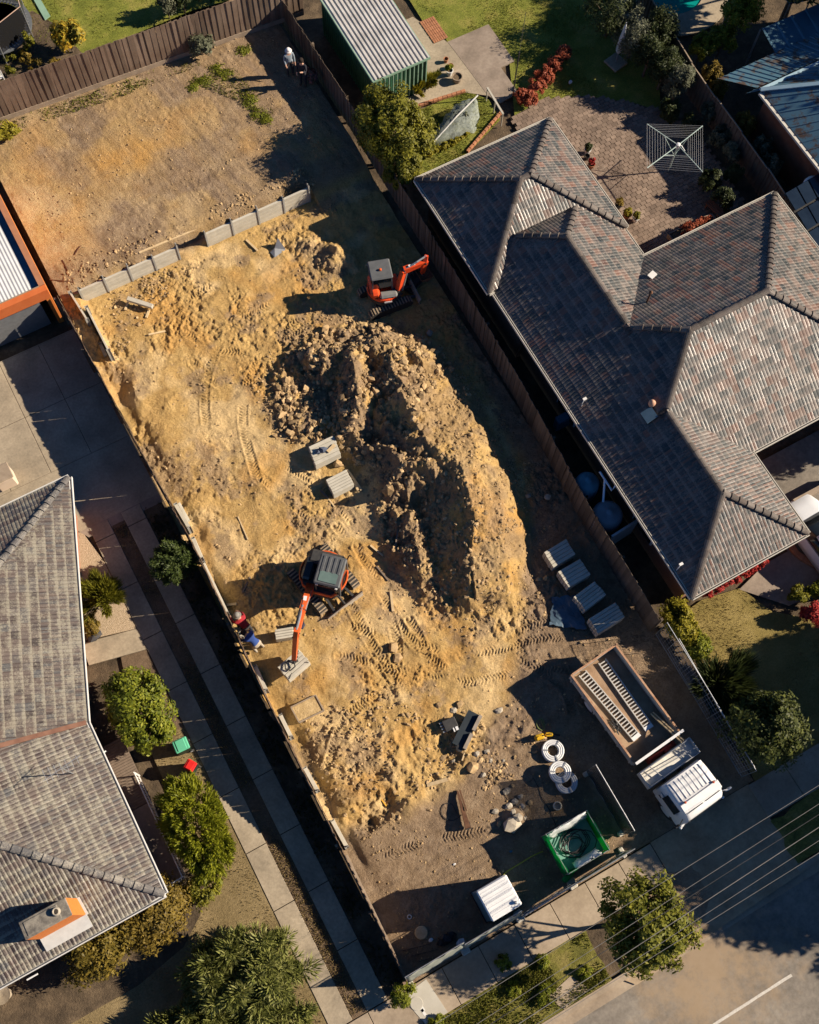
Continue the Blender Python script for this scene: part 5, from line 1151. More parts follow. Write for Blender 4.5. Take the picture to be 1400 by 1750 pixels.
# behind the back fence, top left
treepx('yellow_fruit_tree', 'small tree with yellow and orange leaves behind the back fence', 'tree', 116, 62, 1.5, (.75,.75,.7), 1500, .20, leafmat('leaf_gold', [(.10,.12,.02),(.28,.24,.03),(.5,.33,.03),(.55,.28,.02)]), 80, trunk_r=.05, clumps=22, spread=.38, hollow=.3)
treepx('leafy_plant', 'thin olive sapling beside the trampoline', 'plant', 50, 72, 1.2, (.3,.35,.6), 420, .16, MT['leaf_olive'], 82, trunk_r=.02, limbs=3, clumps=10, point=.5)
for k, (px, py) in enumerate(((60,108),(22,118),(95,110),(15,95),(40,98))):
    treepx('garden_plant', ORD[k]+' low plant in the bed between trampoline and back fence', 'plant', px, py, .75, (.35,.3,.3), 300, .14, [MT['leaf_brown'],MT['leaf_olive']][k % 2], 83+k, trunk_r=.015, limbs=2, clumps=8, group='low plants in the corner bed')
for k, (px, py, r_) in enumerate(((285,8,.5),(312,-2,.6),(355,-20,.7),(400,-22,.7))):
    treepx('fence_shrub', 'dark shrub peeping over the back fence', 'shrub', px, py, 1.3, (r_,r_*.8,.8), 900, .13, MT['leaf_dark'] if k else MT['leaf_grey'], 90+k, trunk_r=.04, clumps=18, group='shrubs behind the back fence')
# weeds on the terrace
def terr_plant(name, label, px, py, rad, n, size, m, seed, **k):
    g = G(px, py, TERR); return tree(name, label, 'plant', (g.x, g.y, TERR), (g.x, g.y, TERR+rad[2]*.8), rad, n, size, m, seed, trunk_r=.02, limbs=4, **k)
terr_plant('flowering_shrub', 'grey leaved shrub with a pink flower against the back fence', 348, 92, (.62,.55,.75), 1100, .17, MT['leaf_grey'], 100, clumps=26, hollow=.4)
for k, (px, py, r_) in enumerate(((345,140,.35),(385,128,.35),(372,118,.3),(428,170,.4),(440,195,.35),(415,85,.3),(330,148,.25),(455,205,.25))):
    terr_plant('weed_clump', ORD[k]+' bright green weed clump on the bare terrace soil near the back fence', px, py, (r_*1.35,r_*1.35,.06), 190, .09, MT['leaf_lime'], 101+k, clumps=16, spread=.5, hollow=.1, group='weeds on the terrace')
for k, (px, py) in enumerate(((5,222),(20,232),(0,240))): terr_plant('corner_weed', 'yellow green weed at the left end of the back fence', px, py, (.5,.35,.3), 500, .12, MT['leaf_yellow'], 115+k, clumps=14, group='weeds at the back corner')
# netted tree in the lawn
nt_ = thing('netted_bush', 'bush wrapped in pale bird netting on the small lawn', 'netted bush', G(775, 215))
A = G(742,244,.2); B = G(816,170,.8); A.z = B.z = 0
n = 15; mnet = MB(); rg = random.Random(6); vs = []; dirv = (B-A).normalized(); sidev = Vector((dirv.y, -dirv.x, 0)); hw = [.05,.2,.32,.42,.50,.57,.63,.68,.72,.74,.72,.66,.55,.38,.12]
for i in range(n):
    p = A.lerp(B, i/(n-1)); h_ = (.25+.85*(i/(n-1))**.7)*(1 if i < n-1 else .5)
    for k in range(11):
        a_ = math.pi*k/10; q = p+sidev*math.cos(a_)*hw[i]*(1+rg.uniform(-.16,.16)); vs.append((q.x, q.y, max(.02, h_*math.sin(a_)**.8*(1+rg.uniform(-.10,.10)))))
mnet.add(vs, [(i*11+k, i*11+k+1, (i+1)*11+k+1, (i+1)*11+k) for i in range(n-1) for k in range(10)])
m_, nt, b = nodes('bird_netting'); b.inputs['Base Color'].default_value = (.40,.45,.41,1); b.inputs['Roughness'].default_value = .8
tb = nt.nodes.new('ShaderNodeBsdfTransparent'); mx = nt.nodes.new('ShaderNodeMixShader')
nn = noise(nt, coord(nt), 9, 5, .7); nt.links.new(ramp(nt, [(.35, (.3,.3,.3)), (.65, (.7,.7,.7))], nn), mx.inputs[0]); nt.links.new(tb.outputs[0], mx.inputs[1]); nt.links.new(b.outputs[0], mx.inputs[2]); nt.links.new(mx.outputs[0], nt.nodes['Material Output'].inputs['Surface'])
mnet.build('netting', m_, nt_, world=True, smooth=True)
leaf_cloud('foliage', MT['leaf_grey'], nt_, (A.lerp(B, .6).x, A.lerp(B, .6).y, .45), (.5,.5,.45), 700, .14, 120, 20)
MB().tube([A+Vector((0,0,.28)), A.lerp(B, .5)+Vector((0,0,.80)), B+Vector((0,0,1.1))], .035, 6).build('net_pole', MT['white_gutter'], nt_, world=True)
for k, (px, py) in enumerate(((748,256),(760,250),(772,244),(784,238),(795,228),(735,262))):
    treepx('yellow_flower', ORD[[1,2,3,4,5,0][k]]+' yellow flowering plant from the left at the foot of the netted bush', 'plant', px, py, .2, (.24,.2,.2), 240, .12, MT['leaf_yellow'], 130+k, trunk_r=.015, limbs=2, clumps=8, group='yellow flowers below the netted bush')
for k, (px, py) in enumerate(((712,150),(728,142),(740,135))):
    treepx('strap_plant', ORD[k]+' strap leaved plant from the left against the green shed wall', 'plant', px, py, .35, (.38,.38,.35), 420, .38, MT['leaf_yellow'] if k < 2 else MT['leaf_olive'], 136+k, trunk_r=.02, limbs=2, clumps=8, point=.9, aspect=10, hollow=.1, group='strap plants by the shed')
# street and garden trees just outside the frame that throw the big shadows
for k, (x, y, cz, r_) in enumerate(((22.4,-9.4,4.6,2.7),(21.3,-6.7,5.0,2.3),(24.5,-4.0,4.2,2.6),(22.5,-12.6,3.6,1.7))):
    tree('street_tree', 'leafy street tree outside the right edge of the frame', 'tree', (x,y,0), (x,y,cz), (r_,r_,r_*.85), 11000, .32, MT['leaf_dark'], 200+k, trunk_r=.2, clumps=55, group='street trees outside the frame')
for k, (x, y, cz, r_) in enumerate(((26.6,-3.0,3.3,1.9),(24.0,-3.0,3.0,1.7),(37.5,27.5,4.2,2.2),(42.5,18.0,5.6,3.2),(43.5,22.0,5.2,3.0),(38.5,14.5,4.0,2.4),(42,13.5,5.0,3.0),(36.8,33.5,4.8,2.2),(41,28.5,6,2.6),(30.8,6.6,4.0,1.8))):
    tree('garden_tree', 'leafy garden tree outside the right edge of the frame', 'tree', (x,y,0), (x,y,cz), (r_,r_,r_*.85), 9000, .32, MT['leaf_dark'], 210+k, trunk_r=.2, clumps=55, group='garden trees outside the frame')
# grass tufts nobody could count
def tufts(name, polys, n, h, m, seed, z=0.0):
    rg = np.random.RandomState(seed); Ps = []
    for poly in polys:
        xs = [p[0] for p in poly]; ys = [p[1] for p in poly]; X = rg.uniform(min(xs), max(xs), n*3); Y = rg.uniform(min(ys), max(ys), n*3); ok = (polydist(X, Y, poly) > 0.03) & (fbm(X*.8, Y*.8, 3, seed) > rg.uniform(.3, .62, n*3))
        Ps.append(np.stack([X[ok], Y[ok]], -1)[:n])
    P = np.concatenate(Ps); k = len(P); a = rg.uniform(0, 6.28, k); hh = h*rg.uniform(.4, 1.3, k); w = hh*.22; ln = rg.uniform(-.7, .7, (k, 2))*hh[:, None]
    V = np.zeros((k, 3, 3)); V[:, 0, :2] = P+np.stack([np.cos(a)*w, np.sin(a)*w], -1); V[:, 1, :2] = P-np.stack([np.cos(a)*w, np.sin(a)*w], -1); V[:, 2, :2] = P+ln; V[:, :2, 2] = z; V[:, 2, 2] = z+hh
    me = bpy.data.meshes.new(name); me.from_pydata(V.reshape(-1, 3).tolist(), [], np.arange(k*3).reshape(k, 3).tolist()); me.update(); me.materials.append(m); return tag(link(name, me), kind='stuff')
MT['grass_blade'] = leafmat('grass_blade', [(.08,.10,.015),(.16,.17,.025),(.26,.22,.05)])
MT['dry_blade'] = leafmat('dry_blade', [(.15,.11,.04),(.26,.19,.08),(.34,.26,.12)])
tufts('verge_grass', [rect(-.2,-6.0,6.3,-4.1)], 9000, .10, MT['grass_blade'], 1)
tufts('lawn_grass', [PXS([(700,0),(980,0),(1030,55),(1010,90),(1000,130),(1085,175),(1000,163),(930,172),(890,190),(880,160),(882,100),(834,42),(765,72),(740,28)]), PXS([(700,195),(795,155),(835,170),(855,205),(800,262),(728,305)])], 9000, .07, MT['grass_blade'], 2)
tufts('lawn_grass', [PXS([(-80,260),(-120,-120),(470,-140),(520,-10),(440,0),(330,30),(160,100),(40,140)], .45)], 9000, .08, MT['grass_blade'], 3, .45)
tufts('dry_grass', [[(-3.6,-2.5),(-3.6,9.9),(-5.1,10.1),(-5.2,4.3),(-6.0,3.3),(-7,2.6),(-9,2.2),(-14,2.2),(-14,-2.5)], rect(-2.7,-2.5,-2.1,18.8)], 7000, .07, MT['dry_blade'], 4)
tufts('front_lawn_grass', [PXS([(1172,1045),(1200,1025),(1265,1005),(1320,1045),(1400,1060),(1500,1090),(1500,1300),(1390,1320),(1290,1335),(1240,1230),(1195,1120)])], 8000, .06, MT['dry_blade'], 5)
tufts('terrace_weeds', [PXS([(0,215),(60,190),(180,150),(330,95),(350,110),(200,170),(60,215),(10,240)], TERR), PXS([(320,140),(400,115),(470,190),(450,220),(420,180)], TERR)], 1300, .12, MT['grass_blade'], 6, TERR)
tufts('bed_weeds', [rect(-1.25,-2.5,-.45,19)], 2500, .14, leafmat('bed_weed', [(.03,.035,.01),(.07,.07,.02)]), 7)
# ================================================================== MACHINES
def loc_frame(o, ang): return Matrix.Translation(o) @ Matrix.Rotation(ang, 4, 'Z')
def wheel(t, c, r, w, name='wheel'):
    """axis along local y"""
    M_ = Matrix.Translation(c) @ Matrix.Rotation(math.pi/2, 4, 'X')
    ty = MB(M_); ty.lathe([(r*.62,-w/2),(r*.95,-w/2),(r,-w*.36),(r,w*.36),(r*.95,w/2),(r*.62,w/2)], 24, cap=False); o = ty.build(name, MT['rubber'], t, smooth=False)
    rm = MB(M_); rm.lathe([(r*.62,-w*.46),(r*.5,-w*.2),(r*.2,-w*.22),(r*.2,w*.22),(r*.5,w*.2),(r*.62,w*.46)], 18); rm.build('rim', MT['white_paint'], o); return o
# ---------------------------------------------------------------- tipper truck (local x forward)
to = G(1018, 1135, 1.2); tk = thing('tipper_truck', 'white tipper truck with steel tray of ramps parked beside the right fence', 'truck', (to.x, to.y, 0), R(-85.1))
MT['tray_floor'] = mat('dusty_tray_floor', [(.24,.15,.09),(.34,.225,.14),(.42,.29,.185)], 1.5, .9, .3, 30, world=False)
MT['tray_out'] = mat('grey_tray_paint', [(.36,.37,.35),(.46,.46,.44)], 2, .6, world=False, fine=(8, .1))
MT['tray_rim'] = mat('worn_tray_rim', [(.34,.17,.09),(.48,.30,.19)], 6, .7, world=False)
ch_ = MB(); ch_.box((3.0,.38,.62), (6.6,.12,.22)).box((3.0,-.38,.62), (6.6,.12,.22))
for x in (.4,1.6,2.8,4.0,5.2): ch_.box((x,0,.62), (.1,.8,.18))
ch_.build('chassis', MT['dark_steel'], tk)
MB().box((1.87,0,.81), (4.0,2.1,.08)).build('tray_floor', MT['tray_floor'], tk)
for s in (-1, 1):
    sd_ = MB(); sd_.box((1.87,s*1.08,1.05), (4.06,.05,.56))
    for k in range(6): sd_.box((.0+k*.75,s*1.12,1.03), (.07,.05,.5))
    o = sd_.build('tray_side', MT['tray_out'], tk); MB().box((1.87,s*1.08,1.345), (4.1,.075,.035)).build('side_rim', MT['tray_rim'], o)
o = MB().box((-.16,0,1.05), (.05,2.1,.56)).build('tailgate', MT['tray_out'], tk); MB().box((-.16,0,1.345), (.075,2.1,.035)).tube([(-.16,1.1,1.2),(-.16,1.1,1.5)], .03, 6).build('tailgate_rim', MT['tray_rim'], o)
MB().box((3.92,0,1.22), (.06,2.12,.86)).build('headboard', MT['tray_out'], tk)
MB().box((3.93,0,1.67), (.1,2.3,.05)).build('headboard_rim', MT['white_paint'], tk)
cr_ = MB(); cr_.box((4.12,.1,.95), (.22,1.3,.3)).tube([(4.12,-.5,1.1),(4.12,.6,1.22)], .07, 8).tube([(4.12,-.2,1.0),(4.12,.5,1.4)], .05, 8).box((4.12,.3,1.2), (.2,.3,.3)).tube([(4.06,-.55,1.3),(4.1,.2,1.36)], .03, 6)
cr_.build('hoist_ram', mat('red_hoist_paint', [(.22,.03,.025),(.32,.05,.04)], 5, .6, world=False), tk)
tb_ = MB(); tb_.box((4.6,-.05,1.3), (.66,2.42,.06))
tb_.box((4.28,-.05,1.5), (.04,2.42,.42)).box((4.92,-.05,1.5), (.04,2.42,.42)).box((4.6,-1.25,1.5), (.66,.04,.42)).box((4.6,1.15,1.5), (.66,.04,.42)).box((4.6,-.05,1.52), (.62,2.38,.06)).build('tool_tray', mat('cream_tool_tray', [(.60,.57,.50),(.70,.68,.62)], 4, .6, world=False, fine=(10, .15)), tk)
rk = MB(); rk.tube([(4.3,-1.2,1.75),(4.3,1.12,1.75),(4.92,1.12,1.75),(4.92,-1.2,1.75)], .022, 6, closed=True); rk.tube([(4.48,-1.2,1.74),(4.7,1.1,1.74)], .02, 6); rk.tube([(4.3,-.8,1.75),(4.92,-.6,1.75)], .02, 6); rk.tube([(4.3,.6,1.75),(4.92,.75,1.75)], .02, 6)
for x, y in ((4.3,-1.2),(4.92,-1.2),(4.3,1.12),(4.92,1.12)): rk.tube([(x,y,1.7),(x,y,1.3)], .022, 6)
rk.build('rack', MT['steel'], tk)
# cab: lofted sections along x
def loft(secs, name, m, parent, smooth=True, T=None):
    """secs: list of (x, half width bottom, half width top, z0, z1)"""
    mb = MB(T); vs = []; n = 14
    for x, wb, wt_, z0, z1 in secs:
        r = min(.14, (z1-z0)*.25); pr = [(-wb,z0),(-wb*1.0,z0+(z1-z0)*.45),(-wt_,z1-r),(-wt_+r*.35,z1-r*.3),(-wt_+r,z1),(-wt_*.33,z1+.02),(wt_*.33,z1+.02),(wt_-r,z1),(wt_-r*.35,z1-r*.3),(wt_,z1-r),(wb,z0+(z1-z0)*.45),(wb,z0)]
        n = len(pr); vs += [(x, y, z) for y, z in pr]
    m_ = len(secs); fs = [(i*n+k, i*n+(k+1) % n, (i+1)*n+(k+1) % n, (i+1)*n+k) for i in range(m_-1) for k in range(n)]
    fs += [tuple(range(n-1, -1, -1)), tuple((m_-1)*n+k for k in range(n))]
    mb.add(vs, fs); return mb.build(name, m, parent, smooth)
cab = loft([(5.10,.98,.84,.75,2.05),(5.14,1.0,.88,.7,2.18),(5.5,1.0,.9,.65,2.22),(6.0,1.0,.9,.6,2.24),(6.34,1.0,.89,.6,2.18),(6.55,1.0,.86,.6,2.02),(6.68,.99,.82,.6,1.80),(6.74,.97,.8,.6,1.2),(6.70,.9,.78,.55,.9)], 'cab', MT['white_paint'], tk)
for md in [cab.modifiers.new('edge', 'EDGE_SPLIT')]: md.split_angle = R(40)
rb_ = MB()
for k in range(8): rb_.beam((5.22, -.66+k*.19, 2.215), (5.96, -.66+k*.19, 2.265), .035, .035)
rb_.build('roof_rib', MT['white_paint'], cab)
MB().bbox((6.20,0,2.25), (.34,1.76,.05), .02, ry=.2).build('sun_visor', MT['white_paint'], cab)
MB().beam((6.42,-.8,2.17), (6.42,-.05,2.17), .02, .02).beam((6.42,.05,2.17), (6.42,.8,2.17), .02, .02).build('visor_gap', MT['black'], cab)
for y in (-.63,.7): MB().lathe([(.05,0),(.05,.05),(.03,.09)], 10, (6.04,y,2.25)).build('marker_lamp', mat('amber_lamp', [(.5,.09,.04),(.6,.13,.06)], 5, .3, world=False) if y < 0 else bpy.data.materials['amber_lamp'], cab)
MB().box((6.735,0,1.5), (.03,1.5,.5), ry=-.06).build('windscreen', MT['glass'], cab)
for s in (-1, 1):
    dr_ = MB().box((5.78,s*1.005,1.15), (.95,.025,1.0)).build('door', MT['white_paint'], tk)
    MB().box((5.85,s*.985,1.72), (.72,.05,.50), rx=s*.2).build('side_window', MT['glass'], dr_); MB().box((5.4,s*1.03,1.3), (.14,.03,.04)).build('handle', MT['black'], dr_)
    mr = MB(); mr.tube([(6.5,s*.95,1.75),(6.62,s*1.2,1.75),(6.6,s*1.22,1.35)], .018, 6); mr.bbox((6.6,s*1.24,1.5), (.08,.22,.36), .03); mr.build('mirror', MT['white_paint'] if s > 0 else MT['black'], tk)
    MB().bbox((6.66,s*.72,.82), (.06,.3,.18), .03).build('headlight', MT['glass'], tk)
    MB().bbox((6.72,s*.9,1.02), (.10,.36,.1), .03, rz=-s*.35).build('corner_panel', MT['white_paint'], tk)
    wheel(tk, (6.0,s*.88,.42), .42, .26); wheel(tk, (1.15,s*.86,.42), .42, .42)
    MB().bbox((3.4,s*.75,.62), (1.0,.35,.4), .03).build('side_tank', MT['dark_steel'], tk)
MB().bbox((6.68,0,.62), (.12,1.95,.26), .04).build('bumper', MT['white_paint'], tk)
# aluminium loading ramps lying in the tray
tray_M = Matrix.Translation((to.x, to.y, 0)) @ Matrix.Rotation(R(-85.1), 4, 'Z')
for k, (a_, b_2) in enumerate((((-.02,-.58),(3.05,-.34)), ((.02,.36),(3.02,.30)))):
    A = tray_M @ Vector((a_[0], a_[1], .92)); B = tray_M @ Vector((b_2[0], b_2[1], .92)); d = (B-A).normalized(); n_ = Vector((-d.y, d.x, 0))
    rp = thing('loading_ramp', ['aluminium loading ramp in the truck tray, nearer the site', 'aluminium loading ramp in the truck tray, nearer the fence'][k], 'ramp', tuple((A+B)/2), group='loading ramps')
    for s in (-1, 1): MB().beam(A+n_*s*.17, B+n_*s*.17, .04, .1).build('side_rail', MT['ramp'] if 'ramp' in MT else MT.setdefault('ramp', mat('aluminium', [(.52,.50,.46),(.62,.60,.56)], 5, .45, metal=.25)), rp, world=True)
    L_ = (B-A).length; n = 22; me_ = None
    for j in range(n):
        p = A.lerp(B, (j+.5)/n)+Vector((0,0,.025)); o = MB().box((0,0,0), (.045,.32,.04)).build('rung', MT['ramp'], rp) if me_ is None else link('rung', me_, rp)
        me_ = o.data; l = rp.location; o.location = (p.x-l[0], p.y-l[1], p.z-l[2]); o.rotation_euler = (0,0,math.atan2(d.y,d.x))
    MB().beam(B, B+d*.16, .38, .09).build('end_plate', MT['white_paint'], rp, world=True)
A = tray_M @ Vector((2.9,.72,.98)); B = tray_M @ Vector((4.05,.86,1.5))
for k, off in enumerate((0, .1)):
    o = MB().beam(tray_M @ Vector((2.75,.70+off,.92)), tray_M @ Vector((4.25,.78+off,1.75)), .05, .09).build('timber_plank', MT['timber']); tag(o, 'timber plank leaning on the truck headboard', 'plank', 'planks in the truck tray')
mb = MB(); rg = random.Random(4)
for k in range(5):
    p = [tray_M @ Vector((2.35+rg.uniform(-.35,.35), -.75+rg.uniform(-.14,.14), .9+rg.uniform(0,.1))) for _ in range(6)]; mb.tube(p, .02, 5)
tag(mb.build('chain_pile', MT['dark_steel']), 'tangle of dark chain on the truck tray floor', 'chain')
# ---------------------------------------------------------------- excavators
def excavator(name, label, base, trk_ang, hs_ang, paint, roofm, hc=(0, 0), scale=1.0, blade=True, tl=2.25, gauge=.85, tw=.36, bladex=1.48):
    t = thing(name, label, 'excavator', base); Bp = Vector(base); U = Matrix.Translation(base) @ Matrix.Rotation(trk_ang, 4, 'Z')
    for s in (-1, 1):
        m = MB(U); n = 20; prof = []
        r = .24; x0 = tl/2-r
        for k in range(9): a = -math.pi/2+math.pi*k/8; prof.append((x0+r*math.cos(a), .25+r*math.sin(a)))
        for k in range(9): a = math.pi/2+math.pi*k/8; prof.append((-x0+r*math.cos(a), .25+r*math.sin(a)))
        k = len(prof); vs = [(x, s*gauge-tw/2, z) for x, z in prof]+[(x, s*gauge+tw/2, z) for x, z in prof]
        m.add(vs, [(i, (i+1) % k, k+(i+1) % k, k+i) for i in range(k)]+[tuple(range(k)), tuple(range(2*k-1, k-1, -1))]); o = m.build('track', MT['rubber'], t, world=True)
        # grousers
        g = MB(U); pr = 0; L_ = 4*x0+2*math.pi*r; ng = 34
        for i in range(ng):
            sdist = L_*i/ng
            if sdist < 2*x0: x, z, a = -x0+sdist, .49, 0
            elif sdist < 2*x0+math.pi*r: q = (sdist-2*x0)/r; x, z, a = x0+r*math.sin(q), .25+r*math.cos(q), q
            elif sdist < 4*x0+math.pi*r: x, z, a = x0-(sdist-2*x0-math.pi*r), .01, math.pi
            else: q = math.pi+(sdist-4*x0-math.pi*r)/r; x, z, a = -x0+r*math.sin(q), .25+r*math.cos(q), q
            g.box((x, s*gauge, z), (.055, tw*.96, .05), ry=a)
        gg = g.build('grousers', mat('dusty_rubber', [(.24,.18,.12),(.36,.28,.19)], 6, .9) if 'dusty_rubber' not in bpy.data.materials else bpy.data.materials['dusty_rubber'], o); gg.location = [-v for v in base]
        f = MB(U); f.box((0, s*gauge, .27), (tl-.6, tw*.7, .3))
        for k in range(4): f.lathe([(.0,-tw*.4),(.11,-tw*.4),(.11,tw*.4),(0,tw*.4)], 10)if False else None
        ff = f.build('track_frame', MT['dark_steel'], o); ff.location = [-v for v in base]
    f = MB(U); f.box((0,0,.38), (1.2,gauge*2-tw,.26)).lathe([(.45,.5),(.45,.66)], 20); f.build('undercarriage', MT['dark_steel'], t, world=True)
    if blade:
        b = MB(U); h = .42; n = 6; vs = []
        for i in range(n+1):
            z = .02+h*i/n; x = bladex-.10*math.sin(math.pi*i/n); vs += [(x, -.88, z), (x, .88, z), (x+.05, .88, z), (x+.05, -.88, z)]
        b.add(vs, [(i*4+k, i*4+(k+1) % 4, i*4+4+(k+1) % 4, i*4+4+k) for i in range(n) for k in range(4)]+[(3,2,1,0), (n*4, n*4+1, n*4+2, n*4+3)])
        o = b.build('dozer_blade', mat('worn_blade', [(.26,.22,.17),(.36,.31,.25)], 5, .7) if 'worn_blade' not in bpy.data.materials else bpy.data.materials['worn_blade'], t, world=True)
        a = MB(U); a.beam((.4,-.4,.32),(bladex-.05,-.5,.22),.1,.12).beam((.4,.4,.32),(bladex-.05,.5,.22),.1,.12).tube([(.5,0,.4),(bladex-.05,0,.35)], .05, 8); a.build('blade_arm', MT['dark_steel'], t, world=True)
    Hm = Matrix.Translation((base[0], base[1], base[2])) @ Matrix.Rotation(trk_ang, 4, 'Z') @ Matrix.Translation((hc[0], hc[1], 0)) @ Matrix.Rotation(hs_ang-trk_ang, 4, 'Z')
    return t, Hm
def boom_beam(t, pts, w, hs, name, m):
    mb = MB()
    for k in range(len(pts)-1): mb.beam(pts[k], pts[k+1], w, hs[k], w, hs[k+1])
    for p in pts: mb.tube([Vector(p)-Vector((0,0,.0))+Vector((.0,.0,0)), Vector(p)+Vector((0,0,.001))], .01, 4)
    return mb.build(name, m, t, world=True)
def house_shape(Hm, t, paint, rad=.92, z0=.68, z1=1.12, front=.85):
    """rounded upper body: circle at the rear, chopped at the front; hollowed on the cab side"""
    pts_ = []
    for k in range(25):
        a = R(60)+R(240)*k/24; pts_.append((rad*math.cos(a), rad*math.sin(a)))
    pts_ += [(front*.75, -rad*.78), (front, -.3), (front, .55), (front*.75, rad*.8)]
    lo = MB(Hm); lo.prism(pts_, z0, z0+.22); lo.build('house_base', MT['dark_steel'], t, world=True)
    body = MB(Hm); body.prism([p for p in pts_], z0+.22, z1); 
    return body.build('body', paint, t, world=True, bevel=.05), pts_
b1 = GT(553, 992)
ang_u = math.atan2(*(lambda d: (d.y, d.x))(G(597,1035)-G(555,985))); ang_h = math.atan2(*(lambda d: (d.y, d.x))(G(505,1105)-G(540,985)))
ex1, H1 = excavator('excavator', 'orange excavator with grey cab lifting a pallet of sleepers by the left fence', (b1.x, b1.y, b1.z-.02), ang_u, ang_h, None, None, hc=(.08, .02))
L1 = lambda x, y, z: H1 @ Vector((x, y, z))
body, pp = house_shape(H1, ex1, MT['orange_paint'], .95)
MB(H1).prism([(p[0]*.93, p[1]*.93) for p in pp], 1.06, 1.155).build('top_deck', MT['dark_steel'], ex1, world=True)
# engine hood at rear, dark; cab on the left (local +y), tank on the right
MB(H1).bbox((-.55,0,1.3), (.6,1.45,.42), .1).build('engine_hood', MT['dark_steel'], ex1, world=True)
MB(H1).bbox((-.05,-.62,1.28), (1.0,.42,.36), .08).build('tank_cover', MT['glass'], ex1, world=True)
MB(H1).tube([L1(0,0,0)*0+Vector((rad_*math.cos(R(60)+R(240)*k/24), rad_*math.sin(R(60)+R(240)*k/24), 1.13)) for k in range(25) for rad_ in (.96,)], .035, 6).build('body_trim', MT['orange_paint'], ex1, world=True)
cabm = mat('grey_cab_roof', [(.075,.08,.085),(.11,.115,.12)], 4, .5, world=False)
cb = MB(H1)
cx0, cx1, cy0, cy1 = -.42, .78, -.12, .86
for x, y in ((cx0,cy0),(cx0,cy1),(cx1-.1,cy0),(cx1-.1,cy1)): cb.beam((x,y,1.0), (x+(0 if x < 0 else -.06),y,2.32), .07, .07)
cb.bbox(((cx0+cx1)/2-.03,(cy0+cy1)/2,2.38), (cx1-cx0+.06,cy1-cy0+.08,.12), .05)
for k in range(4): cb.bbox((cx0+.36,cy0+.16+k*.225,2.455), (.66,.11,.03), .012)
cab1 = cb.build('cab', cabm, ex1, world=True)
gl = MB(H1); gl.box(((cx0+cx1)/2-.05,cy1-.0,1.65), (1.0,.02,1.2)).box(((cx0+cx1)/2-.05,cy0,1.65), (1.0,.02,1.2)).box((cx1-.12,(cy0+cy1)/2,1.65), (.02,.9,1.25)).box((cx0,(cy0+cy1)/2,1.65), (.02,.9,1.25)); o = gl.build('window', MT['glass'], cab1); o.location = [-v for v in ex1.location]
sk = MB(H1).box((cx1-.33,(cy0+cy1)/2,2.45), (.42,.72,.03)).build('roof_window', mat('tinted_roof_glass', [(.10,.15,.14),(.14,.20,.18)], 2, .15, world=False, spec=.6), cab1); sk.location = [-v for v in ex1.location]
o = MB(H1).box((cx1-.05,cy1-.1,2.2), (.12,.1,.1)).box((cx1-.05,cy0+.1,2.2), (.12,.1,.1)).build('work_lamp', MT['white_paint'], cab1); o.location = [-v for v in ex1.location]
MB(H1).tube([(-.78,.75,1.2),(-.85,.85,1.65),(-.82,.95,1.75)], .03, 6).build('exhaust', MT['black'], ex1, world=True)
# boom, stick, rams
bz = b1.z
F0 = G(531,1003,bz+.95); K0 = G(516,1046,bz+2.35); E0 = G(506,1086,bz+2.75); S0 = G(503,1126,bz+1.35)
MB().beam(F0-(E0-F0).normalized()*.1, F0.lerp(K0, .25), .36, .4, .3, .34).build('boom_bracket', MT['orange_red'], ex1, world=True)
boom_beam(ex1, [F0, F0.lerp(K0, .5)+Vector((0,0,.12)), K0, E0], .22, [.28,.34,.36,.24], 'boom', MT['orange_paint'])
boom_beam(ex1, [E0+(E0-S0).normalized()*.35, E0, S0], .18, [.2,.3,.18], 'stick', MT['orange_paint'])
MB().tube([F0+Vector((.12,.05,.1)), K0+Vector((.14,.05,-.12))], .06, 8).tube([K0.lerp(F0, .2)+Vector((-.02,0,.26)), E0+(E0-S0).normalized()*.33], .05, 8).build('hydraulic_ram', MT['steel'], ex1, world=True)
MB().tube([F0+Vector((-.13,0,.25)), F0.lerp(K0,.5)+Vector((-.13,0,.38)), K0+Vector((-.12,0,.26)), E0+Vector((-.1,0,.2))], .02, 5).tube([F0+Vector((-.09,0,.27)), F0.lerp(K0,.5)+Vector((-.08,0,.38)), K0+Vector((-.08,0,.26)), E0+Vector((-.06,0,.2))], .02, 5).build('hose', MT['black'], ex1, world=True)
MB().tube([S0, S0+Vector((.02,-.05,-.3))], .04, 6).box(S0+Vector((.02,-.05,-.34)), (.18,.1,.14)).build('quick_hitch', MT['dark_steel'], ex1, world=True)
_d = (K0-F0).normalized()
MB().box(tuple(F0.lerp(K0,.62)+Vector((0,0,.32))), (.13,.34,.012), rz=math.atan2(_d.y,_d.x)-math.pi/2, rx=.0).build('maker_plate', MT['white_paint'], ex1, world=True)
for _p in (F0, K0, E0, S0): MB().tube([_p+Vector((-.17,-.03,0)), _p+Vector((.17,.03,0))], .05, 8).build('pivot_pin', MT['dark_steel'], ex1, world=True)
